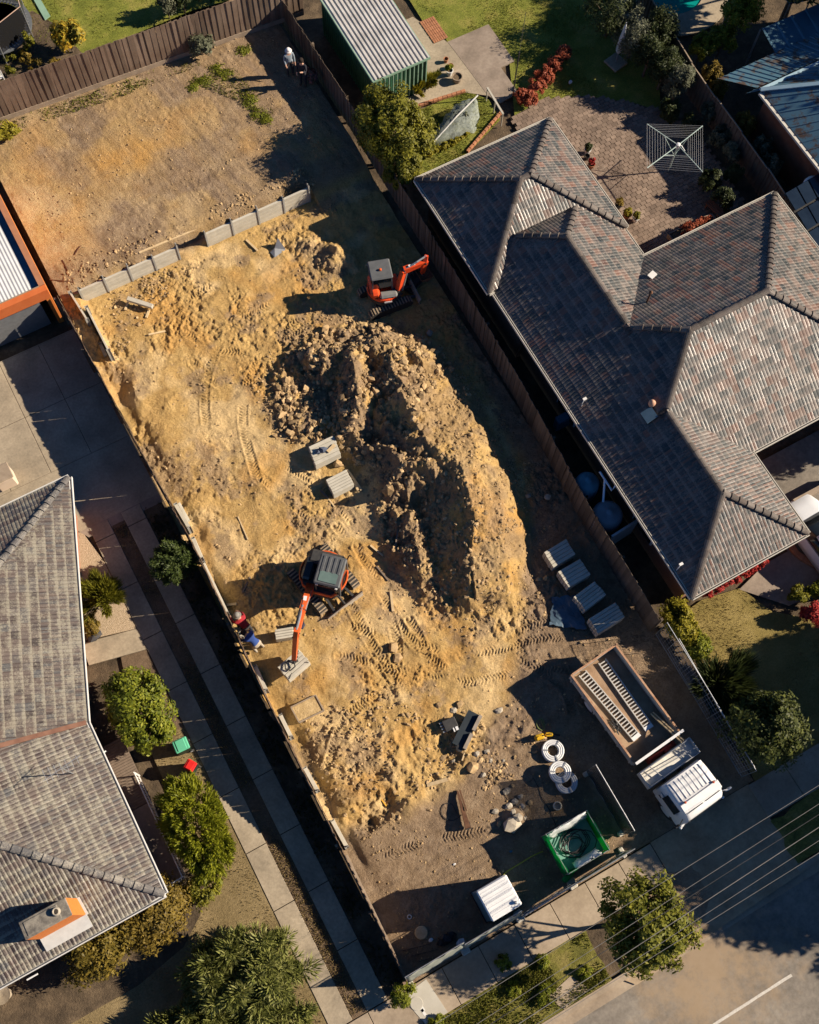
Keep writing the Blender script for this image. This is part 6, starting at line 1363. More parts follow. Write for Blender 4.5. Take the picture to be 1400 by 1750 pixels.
# ---- smaller machine by the right fence
b2 = GT(658, 512)
a_u2 = math.atan2(*(lambda d: (d.y, d.x))(G(690,508)-G(621,535))); a_h2 = math.atan2(*(lambda d: (d.y, d.x))(G(690,495)-G(630,505)))
ex2, H2 = excavator('excavator', 'red orange mini excavator with grey canopy working in the fence shade', (b2.x, b2.y, b2.z-.02), a_u2, a_h2, None, None, hc=(-.05, .1), tl=2.05, gauge=.62, tw=.32, bladex=1.35)
body2, pp2 = house_shape(H2, ex2, MT['orange_red'], .72, .62, 1.05, .7)
MB(H2).bbox((-.42,0,1.2), (.4,1.1,.36), .1).build('engine_hood', MT['orange_red'], ex2, world=True)
MB(H2).bbox((.15,-.48,1.12), (.8,.36,.2), .08).build('tank_cover', mat('grey_cover', [(.16,.16,.16),(.22,.22,.215)], 3, .5, world=False), ex2, world=True)
c2 = MB(H2)
for x, y in ((-.5,-.25),(-.5,.55),(.38,-.25),(.38,.55)): c2.beam((x,y,.95), (x-(.05 if x > 0 else 0),y,2.15), .06, .06)
c2.bbox((-.1,.15,2.2), (.98,.98,.12), .05); cab2 = c2.build('cab', mat('grey_canopy', [(.085,.09,.095),(.12,.125,.13)], 3, .55, world=False), ex2, world=True)
o = MB(H2).box((-.1,.56,1.6), (.85,.02,1.05)).box((.36,.15,1.6), (.02,.78,1.05)).box((-.1,-.26,1.75), (.85,.02,.75)).build('window', MT['glass'], cab2); o.location = [-v for v in ex2.location]
o = MB(H2).lathe([(.06,0),(.06,.07),(.03,.1)], 10, (-.1,.1,2.26)).build('beacon', MT['orange_paint'], cab2); o.location = [-v for v in ex2.location]
MB(H2).bbox((-.1,.15,1.25), (.45,.5,.12), .04).bbox((-.32,.15,1.5), (.12,.48,.5), .04).build('seat', MT['black'], ex2, world=True)
f0 = G(680,499,b2.z+.9); k0 = G(691,462,b2.z+2.2); e0_ = G(727,447,b2.z+2.35); s0 = G(722,466,b2.z+1.2)
MB().beam(f0-Vector((.12,0,0)), f0+Vector((.1,0,.1)), .3, .4).build('boom_bracket', MT['dark_steel'], ex2, world=True)
boom_beam(ex2, [f0, f0.lerp(k0, .55)+Vector((0,0,.12)), k0, e0_], .2, [.24,.32,.34,.2], 'boom', MT['orange_red'])
boom_beam(ex2, [e0_+Vector((.1,.1,.25)), e0_, s0], .16, [.16,.26,.16], 'stick', MT['orange_red'])
MB().tube([k0.lerp(f0, .15)+Vector((0,0,.28)), k0.lerp(e0_, .6)+Vector((0,0,.25)), e0_+Vector((.1,.1,.25))], .045, 8).tube([f0+Vector((.2,-.05,.1)), k0+Vector((.1,-.05,-.15))], .05, 8).build('hydraulic_ram', MT['steel'], ex2, world=True)
for _p in (k0, e0_, s0): MB().tube([_p+Vector((-.06,-.14,0)), _p+Vector((.06,.14,0))], .045, 8).build('pivot_pin', MT['dark_steel'], ex2, world=True)
MB().box(tuple(k0.lerp(e0_,.35)+Vector((0,0,.19))), (.3,.09,.012), rz=math.atan2((e0_-k0).y,(e0_-k0).x)).build('maker_plate', MT['white_paint'], ex2, world=True)
MB(H2).box((.1,-.735,.88), (.34,.02,.1)).build('maker_plate', MT['white_paint'], ex2, world=True)
bk = MB(); pr = [(0,0),(.1,-.18),(.32,-.28),(.52,-.22),(.6,-.05)]
for w0 in (-.28, .28): pass
vs = []
for x, z in pr: vs += [s0+Vector((x-.2, -.3, z-.1)), s0+Vector((x-.2, .3, z-.1))]
bk.add(vs, [(2*i, 2*i+2, 2*i+3, 2*i+1) for i in range(4)]+[(0,2,4,6,8), (9,7,5,3,1)]); o = bk.build('bucket', MT['rust_steel'], ex2, world=True); sm = o.modifiers.new('t', 'SOLIDIFY'); sm.thickness = .025
# loose wide bucket on the ground by the mini excavator
lb_ = thing('excavator_bucket', 'wide dark digging bucket lying beside the mini excavator', 'bucket', tuple(GT(707, 485)))
q = Matrix.Translation(GT(707,485)+Vector((0,0,.2))) @ Matrix.Rotation(R(-65), 4, 'Z')
bk = MB(q); vs = []
for x, z in [(-.28,.25),(-.25,0),(-.08,-.14),(.15,-.14),(.32,.05)]: vs += [(x,-.55,z),(x,.55,z)]
bk.add(vs, [(2*i, 2*i+2, 2*i+3, 2*i+1) for i in range(4)]+[(0,2,4,6,8), (9,7,5,3,1)]); o = bk.build('shell', MT['dark_steel'], lb_, world=True); sm = o.modifiers.new('t', 'SOLIDIFY'); sm.thickness = .03
MB(q).beam((-.26,-.5,.27),(-.26,.5,.27),.06,.08).box((-.2,.15,.3),(.2,.04,.2)).box((-.2,-.15,.3),(.2,.04,.2)).build('hitch_ears', MT['dark_steel'], lb_, world=True)
# ================================================================== LOADS, TOOLS, PEOPLE, SMALL THINGS
def stack(name, label, corners, z0, z1, n_across, layers, group=None, bearers=True, hang=False):
    """pallet of concrete sleepers; corners: 4 plan points of the top, ccw; sleepers run along edge 0-1"""
    C = [Vector((c[0], c[1], 0)) for c in corners]; mid = sum(C, Vector())/4; zb = z0
    t = thing(name, label, 'sleeper stack', (mid.x, mid.y, zb), group=group); lh_ = (z1-z0-.08)/layers; rg = random.Random(int(mid.x*31))
    u = (C[1]-C[0]); v = (C[3]-C[0]); ang = math.atan2(u.y, u.x); L_ = u.length; W_ = v.length; me = None
    for l in range(layers):
        for k in range(n_across):
            p = mid+v*((k+.5)/n_across-.5)+Vector((0,0,z0+.08+lh_*(l+.5)-0))
            o = MB().bbox((0,0,0), (L_,W_/n_across-.012,lh_-.008), .012).build('sleeper', MT['sleeper'], t) if me is None else link('sleeper', me, t)
            me = o.data; lc = t.location; j = rg.uniform(-.015,.015); o.location = (p.x-lc[0]+u.x/L_*j, p.y-lc[1]+u.y/L_*j, p.z-lc[2]); o.rotation_euler = (0,0,ang)
    if bearers:
        for s in (-.32, .32):
            p = mid+u*s; MB().beam(p-v*.5+Vector((0,0,z0+.04)), p+v*.5+Vector((0,0,z0+.04)), .08, .08).build('bearer', MT['timber'], t, world=True)
    return t
def corners_px(pts, z): return [(G(p[0], p[1], z).x, G(p[0], p[1], z).y) for p in pts]
SA = [((929,943),(968,923),(984,946),(946,969)), ((953,976),(992,957),(1010,981),(972,1003)), ((980,1019),(1018,994),(1036,1016),(1000,1043)), ((1006,1057),(1053,1030),(1068,1054),(1022,1083))]
lab = ['topmost of the four sleeper stacks in the fence shade, left end sunlit', 'second of the four sleeper stacks from the top, thin sunlit edge', 'third of the four sleeper stacks from the top, fully in shade', 'lowest of the four sleeper stacks with a sunlit patch, nearest the truck']
for k, c in enumerate(SA):
    c = corners_px(c, .68); p0, p1, p2, p3 = c
    stack('sleeper_stack', lab[k], [p3, p2, p1, p0], HT(p0[0], p0[1])-.02, .68, 5, 5, group='sleeper stacks along the right fence')
c = corners_px(((528,763),(568,744),(583,775),(540,795)), .62); stack('sleeper_stack', 'sleeper stack beside the mound with a blue bundle and timber on top', [c[3], c[2], c[1], c[0]], HT(6.6,17.5)-.02, .62, 5, 5)
c = corners_px(((558,819),(589,803),(606,827),(571,845)), .5); stack('sleeper_stack', 'lower sleeper stack beside the mound with timber bearers leaning against it', [c[3], c[2], c[1], c[0]], HT(6.5,15.9)-.02, .5, 6, 4)
# bundle on the stack
rg = random.Random(3); p = G(552,770,.62); bd = MB(); bd.rock((p.x, p.y, .72), .2, 9, (1.2,.9,.7)); bd.rock((p.x-.2, p.y+.02, .70), .13, 11, (1.2,.9,.6))
tag(bd.build('blue_bundle', mat('blue_canvas', [(.06,.075,.11),(.10,.12,.17)], 5, .9)), 'crumpled blue grey bag on top of the sleeper stack by the mound', 'bag')
tag(MB().beam(G(560,772,.66), G(572,760,.66), .14, .04).build('timber_plank', MT['timber']), 'short timber offcut lying on the sleeper stack by the mound', 'plank')
# pallet being lifted
c = corners_px(((474,1139),(511,1109),(530,1132),(494,1163)), .95)
st = stack('lifted_sleeper_stack', 'pallet of sleepers hanging from the big excavator on a chain', [c[3], c[2], c[1], c[0]], .38, .95, 5, 4)
ch_ = MB(); mid = Vector((sum(x[0] for x in c)/4, sum(x[1] for x in c)/4, 0)); hook = S0+Vector((.02,-.05,-.4))
for q in c: ch_.tube([hook, Vector((q[0]*.9+mid.x*.1, q[1]*.9+mid.y*.1, .97))], .016, 5)
ch_.tube([hook, hook+Vector((0,0,-.08))], .04, 6)
rg = random.Random(1); pr_ = [hook]
for k in range(9): pr_.append(Vector((mid.x-.15+.22*math.cos(k*1.1), mid.y+.02+.2*math.sin(k*1.1), .98+.02*k)))
ch_.tube(pr_, .03, 5); tag(ch_.build('lifting_chain', MT['dark_steel']), 'lifting chain and slings between excavator arm and the hanging sleepers', 'chain')
c = corners_px(((471,1072),(485,1069),(503,1078),(500,1090),(471,1093)), .5)
c = corners_px(((470,1075),(500,1072),(502,1088),(471,1093)), .55); stack('sleeper_stack', 'half shaded sleeper stack under the boom of the big excavator', [c[3], c[2], c[1], c[0]], .0, .55, 4, 3)
# plastic bag bundle by boom
p = GT(512, 1075); bd = MB(); bd.rock((p.x+.1, p.y+.05, .35), .28, 21, (1,.8,1.1)); tag(bd.build('dark_bag', mat('dark_bag', [(.03,.03,.05),(.07,.07,.10)], 4, .5)), 'dark bag on the ground under the excavator boom', 'bag')
# shallow formed box of sand
MT['box_clay'] = mat('box_clay', [(.40,.28,.13),(.5,.36,.18),(.58,.43,.23)], 3, .95, .8, 15, fine=(14, .15), bd=.05)
fb = thing('formed_box', 'low timber framed box filled with clay beside the left wall', 'formwork', tuple(GT(525, 1210)))
c = [GT(*q) for q in ((498,1210),(540,1189),(554,1215),(512,1236))]; zt = max(q.z for q in c)+.12
for k in range(4):
    A, B = c[k], c[(k+1) % 4]; MB().beam(Vector((A.x,A.y,zt-.16)), Vector((B.x,B.y,zt-.16)), .05, .34).build('side_board', MT['pale_timber'], fb, world=True)
MB().prism([(q.x, q.y) for q in c], zt-.4, zt-.03).build('clay_fill', MT['box_clay'], fb, world=True)
# ---------------------------------------------------------------- portable toilet
pl = thing('portable_toilet', 'white roofed blue portable toilet by the front fence', 'portable toilet', (3.86, -1.46, 0)); PX, PY = 3.86, -1.46
MT['loo_blue'] = mat('blue_plastic', [(.05,.14,.21),(.07,.18,.26)], 2, .5)
mb = MB(); mb.prism([(PX-.62,PY-.58),(PX+.62,PY-.58),(PX+.62,PY+.58),(PX-.62,PY+.58)], .12, 2.18, .06); bod = mb.build('cabin', MT['loo_blue'], pl, world=True)
MB().bbox((PX,PY,.07), (1.34,1.26,.14), .03).build('base_skid', MT['black'], pl, world=True)
rf2 = MB(); rf2.bbox((PX+.02,PY,2.24), (1.24,1.18,.14), .05)
o = rf2.build('roof', MT['white_paint'], pl, world=True)
rr = MB()
for k in range(7): rr.bbox((PX+.02,PY-.42+k*.14,2.312), (1.05,.05,.012), .005)
oo = rr.build('roof_rib', MT['white_paint'], o); oo.location = [-v for v in pl.location]
oo = MB().lathe([(.06,2.3),(.06,2.42),(.03,2.44)], 10, (PX+.45,PY-.42,0)).build('vent_pipe', MT['steel'], o); oo.location = [-v for v in pl.location]
MB().box((PX,PY-.585,1.15), (.72,.03,1.8)).build('door', MT['white_paint'], pl, world=True)
# ---------------------------------------------------------------- green rubbish bag cage
gb = thing('rubbish_cage', 'square rubbish cage lined with green cloth and white bag by the front fence', 'rubbish cage', (7.5, -1.2, 0))
bx0, bx1, by0, by1, bz0, bz1 = 6.62, 8.40, -2.0, -.40, .05, 1.35
fr_ = MB()
for x in (bx0, bx1):
    for y in (by0, by1): fr_.tube([(x,y,0),(x,y,bz1+.06)], .022, 6)
for z in (.1, bz1): fr_.tube([(bx0,by0,z),(bx1,by0,z),(bx1,by1,z),(bx0,by1,z)], .02, 6, closed=True)
fr_.build('frame', MT['steel'], gb, world=True)
MT['bright_green'] = leafmat('bright_green_cloth', [(.015,.38,.10),(.025,.46,.14),(.035,.52,.17)], .5)
def wall_cloth(A, B, z0, z1, name, m, off=0, n=12, amp=.04, seed=0):
    rg = random.Random(seed); A = Vector((*A, 0)); B = Vector((*B, 0)); d = (B-A).normalized(); nr = Vector((-d.y, d.x, 0)); vs = []
    for k in range(n+1):
        for i in range(6):
            z = z0+(z1-z0)*i/5+(rg.uniform(-.05,.05) if i == 5 else 0); vs.append(A.lerp(B, k/n)+nr*(off+rg.uniform(-amp, amp))+Vector((0,0,z)))
    mb = MB(); mb.add(vs, [(k*6+i, (k+1)*6+i, (k+1)*6+i+1, k*6+i+1) for k in range(n) for i in range(5)]); o = mb.build(name, m, gb, world=True, smooth=True); s = o.modifiers.new('t', 'SOLIDIFY'); s.thickness = .01; return o
wall_cloth((bx0,by0),(bx0,by1), .1, 1.36, 'green_side', MT['bright_green'], .0, amp=.05, seed=1)
wall_cloth((bx1,by1),(bx1,by0), .1, 1.33, 'green_side', MT['bright_green'], .03, amp=.02, seed=2)
wall_cloth((bx0,by1),(bx1,by1), .1, 1.33, 'green_side', MT['bright_green'], -.03, amp=.03, seed=3)
wall_cloth((bx1,by0),(bx0,by0), .1, 1.30, 'green_side', MT['bright_green'], .0, amp=.03, seed=4)
MT['white_bag'] = mat('white_plastic_sheet', [(.55,.57,.56),(.68,.70,.69)], 3, .45, .4, 10)
def drape(pts, name, seed, wid=.3):
    rg = random.Random(seed); vs = []; n = len(pts)
    for p in pts:
        for k in range(5): vs.append((p[0]+rg.uniform(-.04,.04)+p[3]*k/4*wid, p[1]+rg.uniform(-.04,.04)+p[4]*k/4*wid, p[2]-.28*(k/4)**1.5*1.6+rg.uniform(-.03,.03)))
    mb = MB(); mb.add(vs, [(i*5+k, (i+1)*5+k, (i+1)*5+k+1, i*5+k+1) for i in range(n-1) for k in range(4)]); o = mb.build(name, MT['white_bag'], gb, world=True, smooth=True); s = o.modifiers.new('t', 'SOLIDIFY'); s.thickness = .012
drape([(bx0+.05+i*.15, by1-.02, 1.38, .1, -1) for i in range(12)], 'bag_liner', 5, .2)
drape([(bx0+.35+i*.14, by0+.03, 1.34, 0, 1) for i in range(9)], 'bag_liner', 6, .24)
MB().prism([(bx0+.05,by0+.05),(bx1-.05,by0+.05),(bx1-.05,by1-.05),(bx0+.05,by1-.05)], .08, .62).build('lining', mat('pale_green_liner', [(.12,.30,.24),(.22,.42,.36)], 3, .6, .4, 8), gb, world=True)
hs = MB(); rg = random.Random(12)
for k in range(7):
    cx, cy, r_ = 7.55+rg.uniform(-.2,.2), -1.2+rg.uniform(-.15,.15), rg.uniform(.28,.6)
    hs.tube([(cx+r_*math.cos(a*.42)*(1+.1*math.sin(a)), cy+r_*.85*math.sin(a*.42), .66+.03*k+.03*math.sin(a*2)) for a in range(16)], .018, 5)
tag(hs.build('hose_tangle', MT['black']), 'tangle of black hose and wire inside the green rubbish cage', 'hose')
o = MB().bbox((6.75,-2.12,.18), (.55,.22,.28), .06, rz=.3).build('green_bag', MT['bright_green']); tag(o, 'small green bag at the foot of the rubbish cage', 'bag')
pc = smooth_path([(857,1502),(866,1490),(890,1475),(912,1462),(928,1455)], 5)
tag(MB().tube([GT(p[0], p[1], .05) for p in pc], .022, 6).build('extension_lead', mat('yellow_cord', [(.42,.38,.04),(.5,.46,.08)], 3, .5)), 'yellow green cord from the toilet to the rubbish cage', 'cord')
# ---------------------------------------------------------------- coils of white pipe
def coil(label, px, py, z, r0, r1, turns, m, seed):
    g = GT(px, py); t = thing('pipe_coil', label, 'pipe coil', (g.x, g.y, z), group='coils of pipe'); rg = random.Random(seed); k = 0
    for lay in range(3):
        for j in range(turns):
            r = r0+(r1-r0)*(j+.5)/turns; pts_ = [(g.x+r*math.cos(a)*(1+.02*math.sin(3*a+j)), g.y+r*math.sin(a)*(1+.02*math.cos(2*a+lay)), z+.06+lay*.085+.012*math.sin(2*a+j)) for a in np.linspace(0, 2*math.pi, 28, endpoint=False)]
            MB().tube(pts_, .044, 7, closed=True).build('pipe_turn', m, t, smooth=True, world=True)
    for a in (.5, 2.6, 4.6):
        MB().beam((g.x+r0*.9*math.cos(a), g.y+r0*.9*math.sin(a), z+.29), (g.x+r1*1.02*math.cos(a), g.y+r1*1.02*math.sin(a), z+.29), .05, .02).build('strap', MT['steel'], t, world=True)
    return t
MT['white_pipe'] = mat('white_ribbed_pipe', [(.60,.61,.62),(.70,.71,.71)], 6, .5)
coil('topmost white pipe coil, next to the yellow jerrycan', 944, 1284, .02, .22, .43, 3, MT['white_pipe'], 1)
coil('lowest white pipe coil, half under its neighbour', 967, 1338, .02, .22, .42, 3, MT['white_pipe'], 3)
coil('middle white pipe coil lying on top of the lowest one', 954, 1322, .32, .2, .42, 3, MT['white_pipe'], 2)
def yellow_can():
    g = GT(921, 1261); t = thing('jerrycan', 'yellow jerrycan beside the top pipe coil', 'jerrycan', (g.x, g.y, g.z), R(-10)); Y = mat('yellow_plastic', [(.62,.36,.015),(.72,.44,.03)], 3, .45)
    MB().bbox((0,0,.17), (.36,.22,.32), .05).build('body', Y, t); MB().tube([(-.12,0,.32),(-.1,0,.40),(.06,0,.40),(.08,0,.33)], .02, 6).build('handle', Y, t); MB().lathe([(.03,.32),(.03,.38)], 10, (.14,0,0)).build('cap', MT['black'], t)
    g = GT(938, 1256); t = thing('yellow_tool', 'yellow power tool lying behind the jerrycan', 'tool', (g.x, g.y, g.z), R(-25)); MB().bbox((0,0,.1), (.34,.16,.18), .05).build('motor', Y, t); MB().tube([(.15,0,.1),(.42,-.05,.08)], .035, 8).build('shaft', MT['black'], t); MB().tube([(-.1,0,.18),(0,0,.28),(.1,0,.18)], .018, 6).build('handle', MT['black'], t)
    tag(MB().tube([GT(*p, .03) for p in smooth_path([(918,1232),(926,1228),(931,1240),(928,1248),(920,1244),(917,1234),(924,1230),(929,1242)], 4)], .02, 5).build('green_hose', mat('green_hose', [(.17,.2,.07),(.24,.27,.1)], 3, .6)), 'small loop of green hose above the jerrycan', 'hose')
yellow_can()
# ---------------------------------------------------------------- steel offcuts and rubble near the middle of the front
ib = thing('steel_beam', 'dark steel box beam lying on rubble in the front of the site', 'beam', tuple(GT(797, 1245)))
A = GT(783,1275,.25); B = GT(811,1218,.25)
MB().beam(A, B, .52, .06).build('web', mat('blue_black_steel', [(.02,.028,.035),(.03,.04,.05)], 3, .6), ib, world=True)
d = (B-A).normalized(); n_ = Vector((d.y, -d.x, 0)); MB().beam(A+n_*.27+Vector((0,0,.05)), A.lerp(B,.45)+n_*.27+Vector((0,0,.05)), .14, .26).beam(A.lerp(B,.55)+n_*.27+Vector((0,0,.05)), B+n_*.27+Vector((0,0,.05)), .14, .26).build('flange', mat('dusty_steel', [(.26,.22,.18),(.34,.29,.24)], 4, .8), ib, world=True)
MB().lathe([(.12,0),(.14,.03),(.14,.1),(.05,.12)], 14, (A.x, A.y-.1, A.z-.05)).build('end_cap', MT['dark_steel'], ib, world=True)
ab = thing('steel_attachment', 'small dark toothed machine attachment beside the steel beam', 'attachment', tuple(GT(769, 1238)))
q = Matrix.Translation(GT(769,1238,.18)) @ Matrix.Rotation(R(-5), 4, 'Z'); MB(q).bbox((0,0,0), (.55,.45,.24), .03).build('body', MT['dark_steel'], ab, world=True)
for k in range(4): MB(q).box((-.32,-.18+k*.12,.02), (.12,.05,.07)).build('tooth', MT['dusty'] if 'dusty' in MT else MT['steel'], ab, world=True)
MB(q).box((.18,-.26,.1), (.1,.14,.1)).box((.05,-.27,.1), (.05,.16,.08)).build('lug', MT['white_paint'], ab, world=True)
rk_ = thing('steel_rake', 'rusty tapered steel lever lying on the flat front soil', 'steel bar', tuple(GT(795, 1385)))
MB().beam(GT(782,1352,.12), GT(800,1416,.3), .06, .1, .2, .3).beam(GT(786,1350,.1), GT(797,1385,.35), .05, .08).build('bar', MT['rust_steel'], rk_, world=True); MB().beam(GT(798,1405,.35), GT(801,1417,.3), .2, .06).build('end_plate', MT['dark_steel'], rk_, world=True)
tag(MB().tube([GT(*p, .03) for p in smooth_path([(790,1392),(775,1402),(760,1398),(754,1385),(760,1374),(772,1374),(778,1384),(782,1392)], 4)], .014, 5).build('wire_loop', MT['dark_steel']), 'loop of black wire on the soil left of the rusty bar', 'wire')
tag(MB().tube([GT(*p, .02) for p in ((905,1336),(912,1330),(920,1345),(925,1362),(940,1385),(950,1410))], .012, 5).build('black_cable', MT['black']), 'thin black cable on the soil left of the pipe coils', 'cable')
tag(MB().lathe([(.16,0),(.17,.06),(.17,.2),(.13,.22),(.12,.05)], 16, tuple(GT(952,1378))).build('concrete_tube', MT['sleeper'], smooth=False), 'short round concrete tube near the pipe coils', 'tube')
rocks = [(873,1408,.36,'grey_rock','large flat pale slab of rock in the front rubble heap'),(885,1398,.2,'grey_rock','grey rock leaning on the pale slab in the front rubble heap'),(880,1370,.16,'grey_rock',None),(870,1378,.15,'grey_rock',None),(890,1362,.14,'grey_rock',None),(893,1378,.12,'grey_rock',None),(900,1385,.13,'dirt_rock',None),(866,1352,.16,'grey_rock',None),(847,1387,.14,'grey_rock',None),(853,1408,.13,'dirt_rock',None),(905,1372,.12,'dirt_rock',None),(878,1388,.13,'grey_rock',None),(897,1398,.1,'grey_rock',None)]
for k, (px, py, r_, m_, l_) in enumerate(rocks):
    g = GT(px, py); mb = MB(); mb.rock((0,0,0), r_, 400+k, (1.1,.9,.6)); o = mb.build('rock', MT[m_]); o.location = g+Vector((0,0,r_*.2)); tag(o, l_ or 'broken rock in the small rubble heap above the green cage', 'rock', None if l_ else 'rocks in the front rubble heap')
for k, (px, py, r_) in enumerate(((757,1296,.16),(853,1215,.17),(815,1288,.15),(822,1300,.13),(825,1325,.15),(838,1300,.12),(785,1205,.2),(775,1215,.16),(832,1285,.14),(750,1205,.14),(860,1300,.1),(775,1300,.1),(807,1312,.3))):
    g = GT(px, py); mb = MB(); mb.rock((0,0,0), r_, 430+k, (1.1,.9,.65)); o = mb.build('rock', MT['grey_rock'] if k % 3 else MT['dirt_rock']); o.location = g+Vector((0,0,r_*.2)); tag(o, 'broken rock scattered around the dark steel beam', 'rock', 'rocks around the steel beam')
big = [(665,840,.42,'tall pale boulder standing in the shade of the mound'),(578,795,.26,'rounded clay boulder beside the upper sleeper stack'),(672,1108,.28,'pointed clay boulder below the big excavator'),(678,1125,.26,'long clay boulder just below the pointed one'),(735,571,.2,'dull boulder at the shaded top right of the mound'),(556,562,.22,'flat yellow rock at the top edge of the mound'),(637,560,.2,'round yellow rock at the top of the mound'),(490,650,.22,'tall yellow rock on the left edge of the mound'),(690,620,.22,'pale rock near the top of the mound'),(598,735,.2,'round clay rock above the blue bundle'),(615,782,.22,'clay rock right of the sleeper stack with the bundle'),(638,780,.18,'pale clay rock at the foot of the mound beside the sleepers'),(903,848,.16,'grey rock in the shade right of the mound'),(935,850,.16,'dark rock by the right fence'),(933,988,.16,'brown rock near the topmost shaded sleeper stack'),(920,990,.14,'orange brown block left of the shaded sleeper stacks'),(470,745,.13,'yellow rock at the lower left of the mound'),(485,720,.14,'yellow rock on the lower left slope of the mound')]
for k, (px, py, r_, l_) in enumerate(big):
    g = GT(px, py); mb = MB(); mb.rock((0,0,0), r_, 500+k, (1,.85,.8) if k else (.75,.75,1.2)); o = mb.build('boulder', MT['dirt_rock'] if k not in (4,12,13) else MT['grey_rock']); o.location = g+Vector((0,0,r_*.3)); tag(o, l_, 'boulder')
rg = random.Random(77); n_cl = 0
while n_cl < 70:
    px, py = rg.uniform(470, 780), rg.uniform(560, 830); g = G(px, py)
    if polydist(np.array([g.x]), np.array([g.y]), OUT)[0] < .1 or (px-700)+(py-650) > 60: continue
    g = GT(px, py); r_ = rg.choice((.06,.07,.09,.12,.18)); mb = MB(); mb.rock((0,0,0), r_, 600+n_cl, (1,.85,.8)); o = mb.build('clay_clod', MT['dirt_rock']); o.location = g+Vector((0,0,r_*.3)); tag(o, 'lump of broken clay on the upper left of the mound', 'clod', 'lumps of clay on the mound'); n_cl += 1
# ---------------------------------------------------------------- timber and offcuts
planks = [((238,432),(353,384),.09,.05,'long pale timber lying on the terrace above the sleeper wall',TERR),((605,822),(612,838),.1,.1,'short timber bearer beside the lower sleeper stack',None),((594,803),(618,838),.09,.09,'timber bearer leaning beside the lower sleeper stack',None),((548,838),(560,850),.08,.08,'dark timber bearer left of the lower sleeper stack',None),((553,842),(572,866),.05,.05,'thin timber stake below the lower sleeper stack',None),((421,410),(440,428),.09,.06,'timber stake in front of the right sleeper wall',None),((254,572),(283,566),.08,.06,'timber offcut near the left wall corner',None),((250,543),(255,530),.09,.07,'timber bearer under the left end of the loose sleeper',None),((214,530),(219,517),.09,.07,'timber bearer under the right end of the loose sleeper',None),((388,1034),(405,1032),.1,.07,'short timber block by the left fence near the workers',None),((414,1013),(428,986),.07,.05,'grey stake in the shadow of the big excavator',None),((407,883),(424,922),.05,.05,'thin stake on the clay left of the big excavator',None),((633,932),(655,950),.07,.06,'timber offcut at the foot of the mound',None),((676,934),(680,905),.06,.05,'grey stake in the shadow of the mound',None),((644,968),(664,992),.07,.06,'grey timber lying below the mound',None),((668,1010),(672,1045),.1,.05,'flat timber pressed into the clay right of the big excavator',None),((730,1342),(765,1332),.14,.05,'flat board on the edge of the flat front soil',None),((652,1366),(661,1378),.05,.05,'bright orange stake in the pit',None),((790,1300),(800,1270),.06,.05,'thin board beside the steel beam',None)]
for (a_, b_, w_, h_, l_, z_) in planks:
    A = GT(*a_, h_/2+.01); B = GT(*b_, h_/2+.01)
    m_ = MT['timber'] if 'grey' not in l_ and 'dark' not in l_ else MT['grey_timber']
    if 'orange' in l_: m_ = mat('orange_stake', [(.55,.3,.03),(.65,.38,.05)], 3, .7)
    tag(MB().beam(A, B, w_, h_).build('timber_plank', m_), l_, 'plank')
tag(MB().bbox((0,0,0), (1.05,.2,.16), .012).build('concrete_sleeper', MT['sleeper']), 'single loose concrete sleeper on two timber bearers near the left wall', 'sleeper')
o = bpy.data.objects['concrete_sleeper']; A = GT(219,513,.2); B = GT(261,524,.2); o.location = (A+B)/2+Vector((0,0,.06)); o.rotation_euler = (0,0,math.atan2((B-A).y,(B-A).x)); o.scale = ((B-A).length/1.05,1,1)
o = MB().bbox((0,0,0), (.9,.12,.2), .012).build('concrete_sleeper', MT['sleeper']); A = GT(302,862,.15); B = GT(323,900,.15); o.location = (A+B)/2+Vector((.1,.05,.15)); o.rotation_euler = (0,0,math.atan2((B-A).y,(B-A).x)); tag(o, 'loose concrete sleeper on its edge above the rounded shrub by the left fence', 'sleeper')
p = GT(474,428); mb = MB(Matrix.Translation(p) @ Matrix.Rotation(.3, 4, 'Z')); mb.add([(-.35,-.2,.02),(.3,-.25,.02),(.35,.25,.02),(-.3,.15,.02),(.28,.2,.5),(-.05,.1,.12)], [(0,1,4,5),(1,2,4),(2,3,5,4),(3,0,5),(0,3,2,1)])
tag(mb.build('concrete_shard', MT['steel']), 'bent grey sheet offcut standing in front of the right sleeper wall', 'offcut')
for k, ((a_), (b_)) in enumerate((((107,444),(126,482)), ((85,478),(125,482)), ((128,435),(138,420)), ((513,320),(520,333)))):
    A = GT(*a_, .03); B = GT(*b_, .03 if k < 3 else .03); tag(MB().tube([A, A.lerp(B,.5)+Vector((0,0,.02)), B], .022, 5).build('steel_stake', MT['rust_steel'] if k < 3 else MT['steel']), ['dark steel rod on the terrace near the garage corner','thin steel rod meeting the other one near the garage corner','short rusty rod on the terrace','grey stake behind the right end of the sleeper wall'][k], 'rod')
